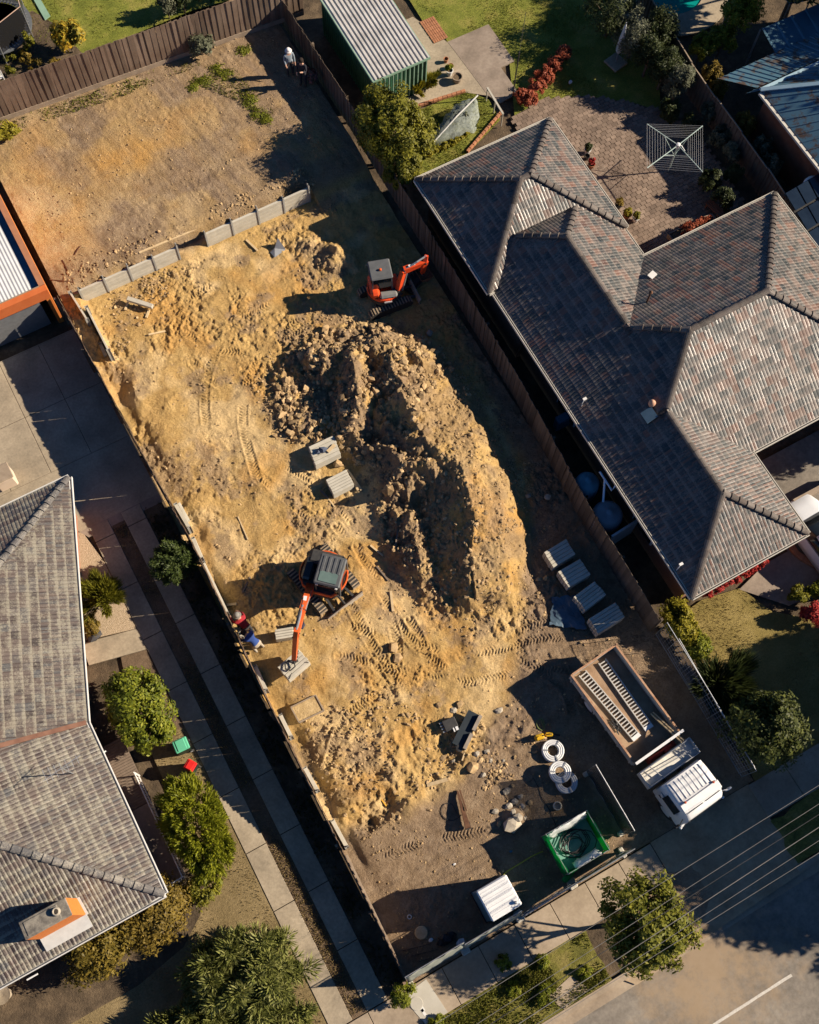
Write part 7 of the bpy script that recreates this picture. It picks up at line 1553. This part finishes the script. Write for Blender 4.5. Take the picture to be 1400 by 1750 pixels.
# plastic sheet by the shaded stacks
sh_ = MB(); ctr_ = G(968,1050); vs = []; rg = random.Random(8); n = 12
for i in range(n+1):
    for j in range(n+1):
        a, b = i/n, j/n; p = (G(944,1022).lerp(G(985,1018), a)).lerp(G(940,1070).lerp(G(1000,1078), a), b); vs.append((p.x+rg.uniform(-.05,.05), p.y+rg.uniform(-.05,.05), max(HT(p.x,p.y),0)+.04+.18*vnoise(np.array(a*4), np.array(b*4), 3)*1.0))
sh_.add(vs, [(i*(n+1)+j, (i+1)*(n+1)+j, (i+1)*(n+1)+j+1, i*(n+1)+j+1) for i in range(n) for j in range(n)])
o = sh_.build('plastic_sheet', mat('blue_grey_plastic', [(.06,.10,.14),(.10,.15,.20)], 3, .35)); s = o.modifiers.new('t','SOLIDIFY'); s.thickness = .008; tag(o, 'crumpled blue grey plastic sheet left of the lowest shaded sleeper stacks', 'plastic sheet')
# litter at the front
for k, (px, py, s_, m_, l_) in enumerate(((787,1610,.24,'white_paint','pale blue rag by the leaning front fence panel'),(736,1606,.12,'white_paint','small white scrap beside the black bag'),(700,1567,.05,'white_paint','tiny white ring on the shaded soil'),(873,1455,.08,'loo_blue','small blue bottle near the yellow cord'),(777,1477,.07,'white_pipe','small white scrap on the flat front soil'))):
    g = GT(px, py)
    if k == 2: o = MB().tube([(g.x+.07*math.cos(a), g.y+.07*math.sin(a), g.z+.03) for a in np.linspace(0, 6.28, 14, endpoint=False)], .02, 5, closed=True).build('ring', MT['white_pipe'])
    else: mb = MB(); mb.rock((g.x,g.y,g.z+s_*.3), s_, 700+k, (1,.7,.5)); o = mb.build('litter', MT[m_])
    tag(o, l_, 'litter')
mb = MB(); g = GT(762,1602)
for k in range(4): mb.rock((g.x+rg.uniform(-.3,.3), g.y+rg.uniform(-.15,.15), g.z+.12), .26, 720+k, (1,.8,.6))
tag(mb.build('black_bag', MT['black']), 'slumped black plastic bag by the leaning front fence', 'bag')
mb = MB(); g = GT(720,1594); mb.lathe([(.24,0),(.25,.06),(.22,.09),(.02,.1)], 14, tuple(g)); tag(mb.build('tree_stump', MT['timber']), 'pale cut stump on the soil near the front left corner', 'stump')
# branches on the soil
for k in range(4):
    pts_ = [GT(688+k*14+j*12, 1625+k*9-j*3, .03) for j in range(5)]; tag(MB().tube(pts_, .02, 5, .008).build('branch', MT['bark']), 'bare branch on the soil in the front left corner', 'branch', 'branches in the front corner')
# ---------------------------------------------------------------- bins
def bin_(label, px, py, w, l, h, lid, rz):
    g = G(px, py, h); t = thing('wheelie_bin', label, 'bin', (g.x, g.y, 0), rz)
    mb = MB(); mb.add([(-l*.38,-w*.38,.05),(l*.38,-w*.38,.05),(l*.38,w*.38,.05),(-l*.38,w*.38,.05),(-l*.46,-w*.46,h-.08),(l*.46,-w*.46,h-.08),(l*.46,w*.46,h-.08),(-l*.46,w*.46,h-.08)], [(0,3,2,1),(4,5,6,7),(0,1,5,4),(1,2,6,5),(2,3,7,6),(3,0,4,7)]); mb.build('body', mat('dark_green_bin', [(.012,.03,.02),(.018,.04,.028)], 2, .5) if 'dark_green_bin' not in bpy.data.materials else bpy.data.materials['dark_green_bin'], t)
    o = MB().bbox((0,0,h-.03), (l,w,.09), .04).build('lid', lid, t); MB().bbox((.0,0,h+.02), (l*.62,w*.86,.05), .02).build('lid_panel', lid, o)
    MB().tube([(l*.5,-w*.4,h-.06),(l*.56,-w*.3,h-.02),(l*.56,w*.3,h-.02),(l*.5,w*.4,h-.06)], .018, 6).build('handle', MT['black'], t)
    for s in (-1, 1): wheel(t, (l*.36,s*w*.42,.1), .1, .06)
bin_('wheelie bin with a mint green lid beside the driveway strip', 309, 1273, .50, .58, 1.02, mat('mint_lid', [(.10,.42,.25),(.13,.48,.30)], 3, .4), R(-3))
bin_('small bin with a bright red lid below the mint green one', 325, 1308, .40, .42, .92, mat('red_lid', [(.60,.02,.018),(.70,.03,.025)], 3, .4), R(-57))
# ---------------------------------------------------------------- clothesline, umbrella, pots in the backyard
cl = thing('rotary_clothesline', 'rotary clothesline with radiating lines over the paved backyard', 'clothesline', tuple(G(1142,293)))
cb_ = Vector(G(1142,293)); top = cb_+Vector((0,0,1.95)); MT['mint_steel'] = mat('mint_steel', [(.35,.45,.42),(.45,.55,.52)], 3, .5)
MB().tube([cb_, top], .035, 8).build('post', MT['mint_steel'], cl, world=True); MB().lathe([(.1,1.8),(.1,2.02),(.03,2.05)], 10, (cb_.x,cb_.y,0)).tube([top, top+Vector((.1,-.1,.02)), top+Vector((.22,-.3,-.2))], .025, 6).build('hub', MT['white_paint'], cl, world=True)
cz_ = 2.05; cps = [G(1106,212,cz_), G(1201,215,cz_), G(1201,294,cz_), G(1106,287,cz_)]
for q in cps: MB().tube([top, q], .022, 6).build('arm', MT['mint_steel'], cl, world=True); 
for q in cps: MB().tube([top+Vector((0,0,-.75)), top.lerp(q, .45)], .014, 5).build('strut', MT['mint_steel'], cl, world=True)
for k in range(8):
    f_ = 1-k*.085; mb = MB(); mb.tube([top.lerp(q, f_) for q in cps], .006, 4, closed=True); mb.build('line', MT['white_pipe'], cl, world=True)
um = thing('garden_umbrella', 'closed white garden umbrella on a square base in the shade', 'umbrella', tuple(G(1052,108)))
ub = Vector(G(1052,108)); MB().bbox(tuple(ub+Vector((0,0,.06))), (.85,.85,.12), .03, rz=.2).build('base', MT['concrete'], um, world=True); MB().tube([ub, ub+Vector((0,0,2.7))], .03, 8).build('pole', MT['steel'], um, world=True)
MB().lathe([(.06,.7),(.15,.85),(.17,1.2),(.13,1.8),(.07,2.4),(.02,2.65)], 10, tuple(ub)).build('folded_canopy', MT['white_bag'], um, world=True, smooth=False)
def pot(label, px, py, r, h, m, plant=None, seed=0, z=0.03, soil=True):
    g = G(px, py, z); t = thing('plant_pot', label, 'plant pot', (g.x, g.y, z)); MB().lathe([(r*.65,0),(r,h),(r*1.08,h),(r*1.08,h+.04),(r*.9,h+.04),(r*.85,h-.04)], 18, (g.x,g.y,z), cap=False).build('pot', m, t, world=True, smooth=False); MB().lathe([(r*.88,h-.05),(.01,h-.045)], 16, (g.x,g.y,z)).build('soil', MT['garden'], t, world=True)
    if plant: leaf_cloud('foliage', plant, t, (g.x,g.y,z+h+.15), (r*1.1,r*1.1,.28), 260, .13, seed, 9)
TC = MT['red_paving']
pot('large pot of bare soil at the end of the shed path', 781, 139, .25, .32, MT['pale_timber'])
pot('white pot with green plant beside the large soil pot', 768, 128, .17, .3, MT['white_paint'], MT['leaf_mid'], 901)
pot('small terracotta pot near the shed path', 770, 117, .12, .2, TC); pot('terracotta pot at the corner of the concrete patio', 762, 106, .12, .2, TC)
pot('white pot against the tiled roof edge by the patio', 1003, 262, .16, .3, MT['white_paint'], MT['leaf_dark'], 902); pot('terracotta pot with red flowers by the patio edge', 1010, 286, .16, .22, TC, MT['leaf_crimson'], 903); pot('black pot by the roof edge on the patio', 1002, 272, .13, .22, MT['black'])
pot('pot with yellow green plant in the patio corner', 1070, 372, .18, .25, TC, MT['leaf_yellow'], 904); pot('white pot at the patio corner near the roof valley', 1085, 378, .16, .28, MT['white_paint'], MT['leaf_olive'], 905); pot('dark pot with rust coloured plant by the patio corner', 1056, 355, .17, .25, MT['black'], MT['leaf_brown'], 906)
for k, (a_, b_, l_) in enumerate((((1145,408),(1218,374),'long timber planter box against the tiled roof edge'),((1208,348),(1232,372),'red brown timber bench beside the planter box'))):
    A = G(*a_, .2); B = G(*b_, .2); t = thing(['planter_box','timber_bench'][k], l_, ['planter','bench'][k], tuple((A+B)/2-Vector((0,0,.2)))); d = (B-A).normalized(); n_ = Vector((-d.y,d.x,0))
    if k == 0:
        for s in (-1,1): MB().beam(A+n_*s*.18, B+n_*s*.18, .05, .36).build('side_board', MT['pale_timber'], t, world=True)
        MB().beam(A, B, .32, .25).build('soil', MT['garden'], t, world=True); MB().beam(A-n_*.2, A+n_*.2, .05, .36).beam(B-n_*.2, B+n_*.2, .05, .36).build('end_board', MT['pale_timber'], t, world=True); leaf_cloud('foliage', MT['leaf_red'], t, tuple((A+B)/2+Vector((0,0,.25))), (.9,.3,.2), 500, .12, 907, 16)
    else:
        for j in range(3): MB().beam(A+n_*(j-1)*.13+Vector((0,0,.22)), B+n_*(j-1)*.13+Vector((0,0,.22)), .11, .04).build('seat_slat', MT['brown_brick'], t, world=True)
        for s in (.1,.9):
            for r_ in (-.12,.12): p = A.lerp(B, s)+n_*r_; MB().box((p.x,p.y,.2), (.06,.06,.4)).build('leg', MT['brown_brick'], t, world=True)
# railing with steps by the backyard lawn
rl2 = thing('step_railing', 'short white timber railing at the edge of the concrete patio', 'railing', tuple(G(848,175)))
A = G(833,150,.9); B = G(860,195,.9)
MB().beam(A, B, .09, .07).build('top_rail', MT['pale_concrete'], rl2, world=True)
for s in (.02,.5,.98): p = A.lerp(B, s); MB().tube([(p.x,p.y,0),(p.x,p.y,.88)], .03, 6).build('post', MT['pale_concrete'], rl2, world=True)
lp = thing('light_pole', 'thin dark pole with wire on the backyard lawn', 'pole', tuple(G(876,165))); MB().tube([G(876,165,0), G(876,165,0)+Vector((0,0,3.0))], .03, 6).build('post', MT['dark_steel'], lp, world=True); MB().tube([G(876,165,0)+Vector((0,0,3.0)), G(899,20,4.5)], .01, 4).build('wire', MT['dark_steel'], lp, world=True)
for k, (px, py, s_) in enumerate(((974,143,.14),)): mb = MB(); g = G(px,py); mb.rock((g.x,g.y,.1), s_, 88, (1,.8,.8)); tag(mb.build('garden_rock', MT['white_bag']), 'small white stone on the lawn beside the red shrubs', 'stone')
# ---------------------------------------------------------------- water tanks
for k, (px, py, r_, h_, c_, l_) in enumerate(((1007,822,.50,1.75,[(.09,.22,.29),(.12,.27,.35)],'blue round water tank between the fence and the dark roof'),(1042,876,.62,1.6,[(.24,.29,.34),(.3,.36,.41)],'grey round water tank below the blue one'))):
    g = G(px,py,h_); t = thing('water_tank', l_, 'water tank', (g.x-.05,g.y,0)); m_ = mat('tank_plastic', c_, 2, .5)
    MB().lathe([(r_,0),(r_,h_-.25),(r_*.96,h_-.12),(r_*.7,h_+.02),(.15,h_+.08),(.15,h_+.14),(.02,h_+.14)], 28, (g.x-.05,g.y,0)).build('tank_body', m_, t, world=True, smooth=True)
    for j in range(5): MB().lathe([(r_+.005,.2+j*.28),(r_+.02,.23+j*.28),(r_+.005,.26+j*.28)], 28, (g.x-.05,g.y,0), cap=False).build('tank_rib', m_, t, world=True, smooth=True)
pp_ = thing('downpipe', 'pale blue plastic downpipe crossing above the two water tanks', 'pipe', tuple(G(1035,845,0)))
MT['pipe_blue'] = mat('pale_pipe', [(.45,.55,.66),(.55,.64,.74)], 3, .5)
MB().tube([G(1031,858,1.85), G(1034,818,2.45)], .045, 8).build('pipe', MT['pipe_blue'], pp_, world=True); MB().tube([G(1025,806,2.5), G(1046,838,2.3), G(1052,830,2.5)], .045, 8).build('pipe', MT['pipe_blue'], pp_, world=True)
g = G(964,712,1.2); o = MB().bbox((g.x,g.y,.75), (.7,.35,.9), .05).build('air_conditioner', MT['loo_blue']); tag(o, 'blue grey air conditioner box under the eave of the dark roof', 'air conditioner')
# ---------------------------------------------------------------- cars at the right edge
def car(label, c, rz, m):
    t = thing('parked_car', label, 'car', c, rz); T = Matrix.Identity(4)
    bd_ = loft([(-2.15,.72,.68,.45,.85),(-2.1,.84,.78,.3,.98),(-1.4,.88,.82,.25,1.02),(.9,.88,.82,.25,1.0),(1.6,.86,.78,.25,.92),(2.05,.78,.68,.3,.78),(2.15,.62,.55,.4,.66)], 'body', m, t)
    cb_ = loft([(-1.75,.76,.55,.9,1.1),(-1.35,.78,.6,.95,1.36),(-.6,.8,.62,.95,1.46),(.25,.8,.62,.95,1.44),(.75,.78,.58,.95,1.22),(1.15,.76,.55,.92,1.0)], 'cabin', MT['glass'], t)
    loft([(-1.3,.56,.5,1.38,1.42),(-.6,.63,.56,1.42,1.5),(.15,.63,.56,1.42,1.48),(.3,.58,.5,1.4,1.44)], 'roof', m, t)
    for x in (-1.3,1.3):
        for s in (-1,1): wheel(t, (x,s*.78,.31), .31, .2)
    for s in (-1,1): MB().bbox((2.1,s*.5,.62), (.1,.3,.12), .03).build('headlight', MT['pale_concrete'], t); MB().bbox((.75,s*.92,1.0), (.12,.16,.12), .04).build('mirror', m, t)
    return t
MT['car_white'] = mat('white_car_paint', [(.70,.72,.74),(.76,.78,.8)], 1, .25, world=False, spec=.6)
cg = G(1413, 924, .8); car('white car parked in the driveway at the right edge of the photo', (cg.x, cg.y, 0.02), R(92), MT['car_white'])
hp = thing('garden_hoop', 'pale curved garden edging hoop behind the white car', 'edging', tuple(G(1375,870)))
MB().tube([G(*p, .15) for p in smooth_path([(1360,882),(1366,866),(1380,857),(1400,856),(1420,862)], 4)], .045, 6).build('edging_tube', MT['pale_timber'], hp, world=True)
kw = thing('low_wall', 'low pale rendered wall between the tiled house and the white car', 'wall', tuple(G(1380,850))); MB().beam(G(1352,862,.4), G(1440,815,.4), .18, .8).build('wall_body', MT['pale_timber'], kw, world=True)
# ---------------------------------------------------------------- trampoline, ball, chair behind the back fence
tp_ = thing('trampoline', 'black netted trampoline behind the back fence, top left corner', 'trampoline', tuple(G(10, 40, .45)))
tc = G(-8, 45, 1.1); R_ = 1.75
MB().lathe([(R_*.82,1.1),(.01,1.1)], 32, (tc.x,tc.y,0)).build('mat', MT['black'], tp_, world=True); MB().lathe([(R_*.84,1.13),(R_,1.13),(R_,1.08),(R_*.84,1.08)], 32, (tc.x,tc.y,0), cap=False).build('pad', mat('grey_pad', [(.10,.11,.12),(.14,.15,.16)], 3, .6), tp_, world=True)
sp_ = MB()
for k in range(56): a = 2*math.pi*k/56; sp_.beam((tc.x+R_*.80*math.cos(a), tc.y+R_*.80*math.sin(a), 1.135), (tc.x+R_*.92*math.cos(a), tc.y+R_*.92*math.sin(a), 1.15), .05, .02)
sp_.build('springs', MT['steel'], tp_, world=True)
for k in range(6):
    a = 2*math.pi*k/6+.35; MB().tube([(tc.x+R_*1.03*math.cos(a), tc.y+R_*1.03*math.sin(a), .45), (tc.x+R_*1.0*math.cos(a), tc.y+R_*1.0*math.sin(a), 2.75)], .025, 6).build('pole', MT['steel'], tp_, world=True)
rr_ = [(tc.x+R_*1.0*math.cos(2*math.pi*k/6+.35), tc.y+R_*1.0*math.sin(2*math.pi*k/6+.35), 2.75) for k in range(6)]
MB().tube(rr_, .02, 6, closed=True).build('top_rim', mat('pink_foam', [(.45,.3,.22),(.52,.36,.28)], 3, .7), tp_, world=True)
mn, nt, b = nodes('trampoline_net'); b.inputs['Base Color'].default_value = (.02,.02,.022,1); tb = nt.nodes.new('ShaderNodeBsdfTransparent'); mx = nt.nodes.new('ShaderNodeMixShader'); mx.inputs[0].default_value = .62; nt.links.new(tb.outputs[0], mx.inputs[1]); nt.links.new(b.outputs[0], mx.inputs[2]); nt.links.new(mx.outputs[0], nt.nodes['Material Output'].inputs['Surface'])
MB().add([(p[0],p[1],1.15) for p in rr_]+rr_, [(k, (k+1) % 6, 6+(k+1) % 6, 6+k) for k in range(6)]).build('net', mn, tp_, world=True)
pa = G(62,0,.46); o = MB().prism(PXS([(55,-5),(63,-12),(86,27),(77,34)], .5), .46, .52).build('green_board', MT['pale_green']); tag(o, 'pale green board lying beside the trampoline', 'board')
cw = thing('garden_chair', 'white metal chair frame at the left photo edge behind the fence', 'chair', tuple(G(-4, 150, .45))); q = Vector(G(-4,150,.45))
cm = MB(); cm.tube([q+Vector((0,0,0)), q+Vector((.1,0,.95))], .025, 5).tube([q+Vector((.45,0,0)), q+Vector((.45,0,.95))], .025, 5); cm.build('leg', MT['white_paint'], cw, world=True); MB().box(tuple(q+Vector((.22,.25,.45))), (.5,.5,.04)).build('seat', MT['white_paint'], cw, world=True); MB().box(tuple(q+Vector((.25,0,.8))), (.45,.03,.3)).build('backrest', MT['white_paint'], cw, world=True)
# ball-ish wheel by gutter of left house
g = G(4,1700,.5); t = thing('garden_ornament', 'round grey bird bath beside the lower left house corner', 'bird bath', (g.x,g.y,0)); MB().lathe([(.2,0),(.1,.1),(.08,.5),(.3,.62),(.34,.68),(.28,.66),(.05,.6)], 18, (g.x,g.y,0)).build('bowl', MT['concrete'], t, world=True)
g = G(160,1087,.2); mb = MB(); mb.rock((g.x,g.y,.15), .3, 61, (1.2,.8,.7)); tag(mb.build('dark_boulder', mat('dark_boulder', [(.05,.05,.055),(.08,.08,.085)], 3, .9)), 'dark boulder at the bottom of the pebble bed', 'boulder')
g = G(8,805,1.0); ac = thing('planter_tub', 'pale terracotta tub by the garden edge at the left photo border', 'planter', (g.x,g.y,0)); MB().bbox((g.x-.2,g.y,.45), (.8,.7,.9), .06).build('tub', mat('pale_terracotta', [(.60,.47,.36),(.68,.55,.44)], 2, .8), ac, world=True); MB().bbox((g.x-.2,g.y,.93), (.86,.76,.08), .03).build('rim', MT['pale_timber'], ac, world=True)
# concrete manhole and pale pad at front corner
slab('pale_pad', [(-.75,-2.8),(.3,-2.68),(.45,-4.04),(-.45,-4.04)], -.02, .034, MT['pale_concrete'])
g = G(712,1715); o = MB().lathe([(.24,.03),(.24,.045),(.22,.05),(.01,.05)], 24, (g.x,g.y,0)).build('manhole_cover', MT['pale_concrete']); tag(o, 'round pale manhole cover on the concrete pad at the front corner', 'manhole')
wm = mat('white_marking', [(.66,.65,.63),(.74,.73,.7)], 3, .8)
for k, (px, py, w_, h_) in enumerate(((720,1722,.14,.3),(724,1730,.1,.26),(727,1745,.08,.12))): g = G(px,py); o = MB().box((g.x,g.y,.037), (w_,h_,.006), rz=R(8)).build('paint_mark', wm); tag(o, 'white spray paint mark on the pale concrete pad', 'paint mark', 'spray paint marks')
# ---------------------------------------------------------------- overhead wires
wires = [((980,1604),(1400,1343),None),((980,1645),(1400,1375),None),((980,1661),(1400,1393),None),((980,1690),(1400,1415),None),((980,1711),(1400,1438),None),((980,1722),(1400,1459),None)]
MT['cable'] = mat('old_cable', [(.16,.15,.14),(.22,.21,.2)], 3, .8)
wlab = ['uppermost overhead wire crossing above the street tree','second overhead wire from the top','third overhead wire, darker and thicker','bright fourth overhead wire from the top','fifth overhead wire from the top','lowest overhead wire, over the road']
for k, (a_, b_, _) in enumerate(wires):
    z = 7.0; A = G(*a_, z); B = G(*b_, z); d = (B-A).normalized(); A = A-d*25; B = B+d*25; L_ = (B-A).length
    pts_ = [A.lerp(B, i/24)+Vector((0,0,-1.1*(1-(2*i/24-1)**2)+.9)) for i in range(25)]
    tag(MB().tube(pts_, .012 if k in (2,3) else .008, 5).build('power_line', MT['cable'] if k != 2 else MT['dark_steel']), wlab[k], 'power line')
# ================================================================== PEOPLE
def person(label, base, rz, joints, rads, edges, paint, extras=None):
    """joints in local metres, x forward; skinned, then painted by region; one continuous body mesh"""
    me = bpy.data.meshes.new('skin'); me.from_pydata([tuple(j) for j in joints], edges, []); tmp = bpy.data.objects.new('skin_tmp', me); col.objects.link(tmp)
    sk = tmp.modifiers.new('skin', 'SKIN'); sk.use_smooth_shade = True
    for i, r_ in enumerate(rads):
        v = me.skin_vertices[0].data[i]; v.radius = (r_, r_) if not isinstance(r_, tuple) else r_; v.use_root = (i == 0)
    sb = tmp.modifiers.new('sub', 'SUBSURF'); sb.levels = 2; sb.render_levels = 2
    dg = bpy.context.evaluated_depsgraph_get(); ev = tmp.evaluated_get(dg); bm_ = bpy.data.meshes.new_from_object(ev); bpy.data.objects.remove(tmp)
    mats, fn = paint; bm_.materials.clear()
    for m in mats: bm_.materials.append(m)
    J = np.array([tuple(j) for j in joints])
    for p in bm_.polygons:
        c = np.array(p.center); best = (1e9, 0, 0)
        for a, b in edges:
            ab = J[b]-J[a]; t = np.clip(((c-J[a])@ab)/(ab@ab), 0, 1); d = np.linalg.norm(c-J[a]-t*ab)
            if d < best[0]: best = (d, (a, b), t)
        p.material_index = fn(best[1], best[2]); p.use_smooth = True
    t = thing('person', label, 'person', base, rz); o = link('body', bm_, t)
    if extras: extras(t)
    return t
SKIN = mat('skin', [(.45,.26,.18),(.52,.31,.22)], 4, .6, world=False)
def cloth(name, c): return mat(name, [tuple(x*.8 for x in c), c], 6, .9, .3, 30, world=False)
DARK = cloth('dark_trousers', (.035,.035,.045)); BOOT = cloth('boots', (.10,.07,.045)); HAIR = cloth('dark_hair', (.03,.02,.015))
# joint order
# 0 pelvis 1 waist 2 chest 3 neck 4 head-base 5 head-top  6/7 shoulders 8/9 elbows 10/11 wrists 12/13 hands 14/15 hips 16/17 knees 18/19 ankles 20/21 toes, then fingers
EDG = [(0,1),(1,2),(2,3),(3,4),(4,5),(2,6),(2,7),(6,8),(7,9),(8,10),(9,11),(10,12),(11,13),(0,14),(0,15),(14,16),(15,17),(16,18),(17,19),(18,20),(19,21)]
RAD = [.15,.14,(.17,.13),.06,.085,.07,.075,.075,.05,.05,.036,.036,.035,.035,.11,.11,.07,.07,.05,.05,.045,.045]
def with_fingers(j):
    J = [Vector(x) for x in j]; e = list(EDG); r = list(RAD)
    for h, w in ((12,10),(13,11)):
        d = (J[h]-J[w]).normalized(); s = d.cross(Vector((0,0,1)))
        s = s.normalized() if s.length > .1 else Vector((0,1,0))
        for k, (off, ln) in enumerate(((-.03,.075),(-.01,.085),(.01,.08),(.03,.065))):
            J.append(J[h]+d*ln+s*off+Vector((0,0,-.01))); e.append((h, len(J)-1)); r.append(.010)
        J.append(J[w].lerp(J[h], .5)+s*.05+d*.03); e.append((w, len(J)-1)); r.append(.011)
    return J, e, r
def paint_of(shirt, trousers, sleeve=.5, skin=SKIN, head=None):
    mats = [skin, shirt, trousers, BOOT, head or HAIR]
    def fn(ed, t):
        a, b = ed
        if ed in ((0,1),(1,2),(2,6),(2,7)): return 1 if ed != (0,1) or t > .35 else 2
        if ed == (2,3): return 1 if t < .6 else 0
        if ed in ((6,8),(7,9)): return 1 if t < sleeve*2 else 0
        if ed in ((8,10),(9,11)): return 1 if sleeve > .5 and t < (sleeve-.5)*2 else 0
        if ed in ((0,14),(0,15),(14,16),(15,17),(16,18),(17,19)): return 2
        if ed in ((18,20),(19,21)): return 3
        return 0
    return mats, fn
def head_extras(c, hat, brim=0.0, face=(1, 0, 0), up=(0, 0, 1), hair=None):
    def f(t):
        C = Vector(c); F = Vector(face).normalized(); Uv = Vector(up).normalized(); Sd = Uv.cross(F).normalized()
        M_ = Matrix.Translation(C) @ Matrix((( F.x,Sd.x,Uv.x,0),(F.y,Sd.y,Uv.y,0),(F.z,Sd.z,Uv.z,0),(0,0,0,1)))
        if hat: o = MB(M_); o.lathe([(.118,.03),(.12,.08),(.10,.14),(.05,.17),(.005,.175)], 14); 
        if hat and brim: o.lathe([(.118,.04),(.118+brim,.03),(.118+brim,.02),(.118,.03)], 14, cap=False)
        if hat: o.build('hat', hat, t, smooth=True)
        if hair: h = MB(M_); h.lathe([(.11,-.03),(.118,.05),(.10,.12),(.05,.15),(.005,.155)], 12, (-.015,0,0)); h.build('hair', hair, t, smooth=True)
        n = MB(M_); n.add([(.098,-.015,-.01),(.098,.015,-.01),(.13,0,-.02),(.10,0,.03)], [(0,1,2),(0,2,3),(1,3,2)]); n.build('nose', SKIN, t)
        for s in (-1, 1): MB(M_).lathe([(.003,-.012),(.014,0),(.003,.012)], 6, (.098,s*.035,.03)).build('eye', MT['black'], t); MB(M_).bbox((0,s*.1,.0), (.03,.02,.05), .008).build('ear', SKIN, t)
        MB(M_).box((.10,0,-.055), (.012,.045,.008)).build('mouth', mat('lips', [(.35,.12,.1),(.4,.15,.12)], 3, .6) if 'lips' not in bpy.data.materials else bpy.data.materials['lips'], t)
    return f
# worker in blue, bent over, seen from above; faces the fence
J = [(-.10,0,.86),(.02,0,1.00),(.30,0,1.10),(.42,0,1.08),(.50,0,1.06),(.60,0,1.02),(.30,.2,1.08),(.30,-.2,1.08),(.48,.26,.82),(.48,-.24,.80),(.66,.2,.58),(.66,-.16,.56),(.72,.18,.52),(.72,-.14,.50),(-.12,.11,.80),(-.12,-.11,.80),(.02,.16,.46),(-.02,-.15,.44),(-.14,.17,.09),(-.22,-.16,.09),(.04,.19,.04),(-.04,-.18,.04)]
J, E_, Rr = with_fingers(J); p = GT(440, 1106); f_ = GT(416, 1088); ang = math.atan2(f_.y-p.y, f_.x-p.x)
KH = cloth('khaki_shorts', (.42,.36,.28))
def blue_fix(j, e):
    return j
person('person in a blue shirt and pale shorts bending over by the left fence', (p.x, p.y, p.z), ang, J, Rr, E_, paint_of(cloth('blue_shirt', (.035,.075,.26)), KH, .55), head_extras((.55,0,1.05), None, face=(.75,0,-.65), up=(.65,0,.75), hair=HAIR))
# worker in red, kneeling forward with cap
J = [(-.08,0,.62),(.02,0,.80),(.20,0,1.02),(.27,0,1.10),(.31,0,1.16),(.35,0,1.26),(.2,.2,.99),(.2,-.2,.99),(.40,.26,.80),(.40,-.25,.78),(.60,.2,.62),(.60,-.17,.60),(.67,.18,.58),(.67,-.15,.56),(-.10,.11,.55),(-.10,-.11,.55),(.24,.17,.40),(.05,-.15,.12),(.15,.17,.08),(-.32,-.15,.08),(.30,.18,.04),(-.42,-.15,.04)]
J, E_, Rr = with_fingers(J); p = GT(421, 1075); f_ = GT(405, 1058); ang = math.atan2(f_.y-p.y, f_.x-p.x)
person('person in a red shirt and grey hat kneeling by the left fence', (p.x, p.y, p.z), ang, J, Rr, E_, paint_of(cloth('red_shirt', (.36,.025,.035)), cloth('charcoal_trousers', (.05,.05,.055)), .95), head_extras((.34,0,1.20), cloth('grey_hat', (.26,.25,.23)), .06, face=(.9,0,-.35), up=(.35,0,.9)))
# two people standing in the shade near the back
ST = [(0,0,.95),(0,0,1.1),(.01,0,1.32),(.01,0,1.47),(.02,0,1.56),(.03,0,1.70),(.01,.19,1.38),(.01,-.19,1.38),(.0,.25,1.1),(.02,-.25,1.1),(.10,.24,.88),(.12,-.22,.9),(.14,.23,.80),(.16,-.21,.82),(0,.1,.9),(0,-.1,.9),(.02,.12,.5),(.02,-.12,.5),(-.02,.12,.08),(-.02,-.12,.08),(.14,.14,.04),(.14,-.14,.04)]
J, E_, Rr = with_fingers(ST); p = G(497, 128, TERR); person('person in a pale shirt and cap standing in the shade by the back fence corner', (p.x, p.y, TERR), R(-95), J, Rr, E_, paint_of(cloth('pale_shirt', (.26,.31,.36)), DARK, .95), head_extras((.035,0,1.63), cloth('white_cap', (.75,.72,.70)), .05))
ST2 = [Vector(v) for v in ST]; ST2[8] = Vector((.1,.24,1.12)); ST2[10] = Vector((.28,.14,1.2)); ST2[12] = Vector((.33,.1,1.24))
J, E_, Rr = with_fingers(ST2); p = G(519, 145, TERR); person('person in dark clothes standing next to the one in the pale shirt', (p.x, p.y, TERR), R(-140), J, Rr, E_, paint_of(cloth('dark_jacket', (.03,.03,.04)), DARK, .95), head_extras((.035,0,1.63), None, hair=HAIR))
fl = thing('flowering_plant', 'pink flowering plant at the feet of the people in the shade', 'plant', tuple(G(532,128,TERR))); leaf_cloud('foliage', leafmat('pink_leaf', [(.12,.13,.06),(.35,.16,.14),(.5,.25,.25)]), fl, tuple(G(532,128,TERR+.35)), (.3,.4,.35), 420, .14, 950, 12)
MB().tube([G(532,128,TERR), G(532,128,TERR)+Vector((0,0,.4))], .02, 5).build('stem', MT['bark'], fl, world=True)
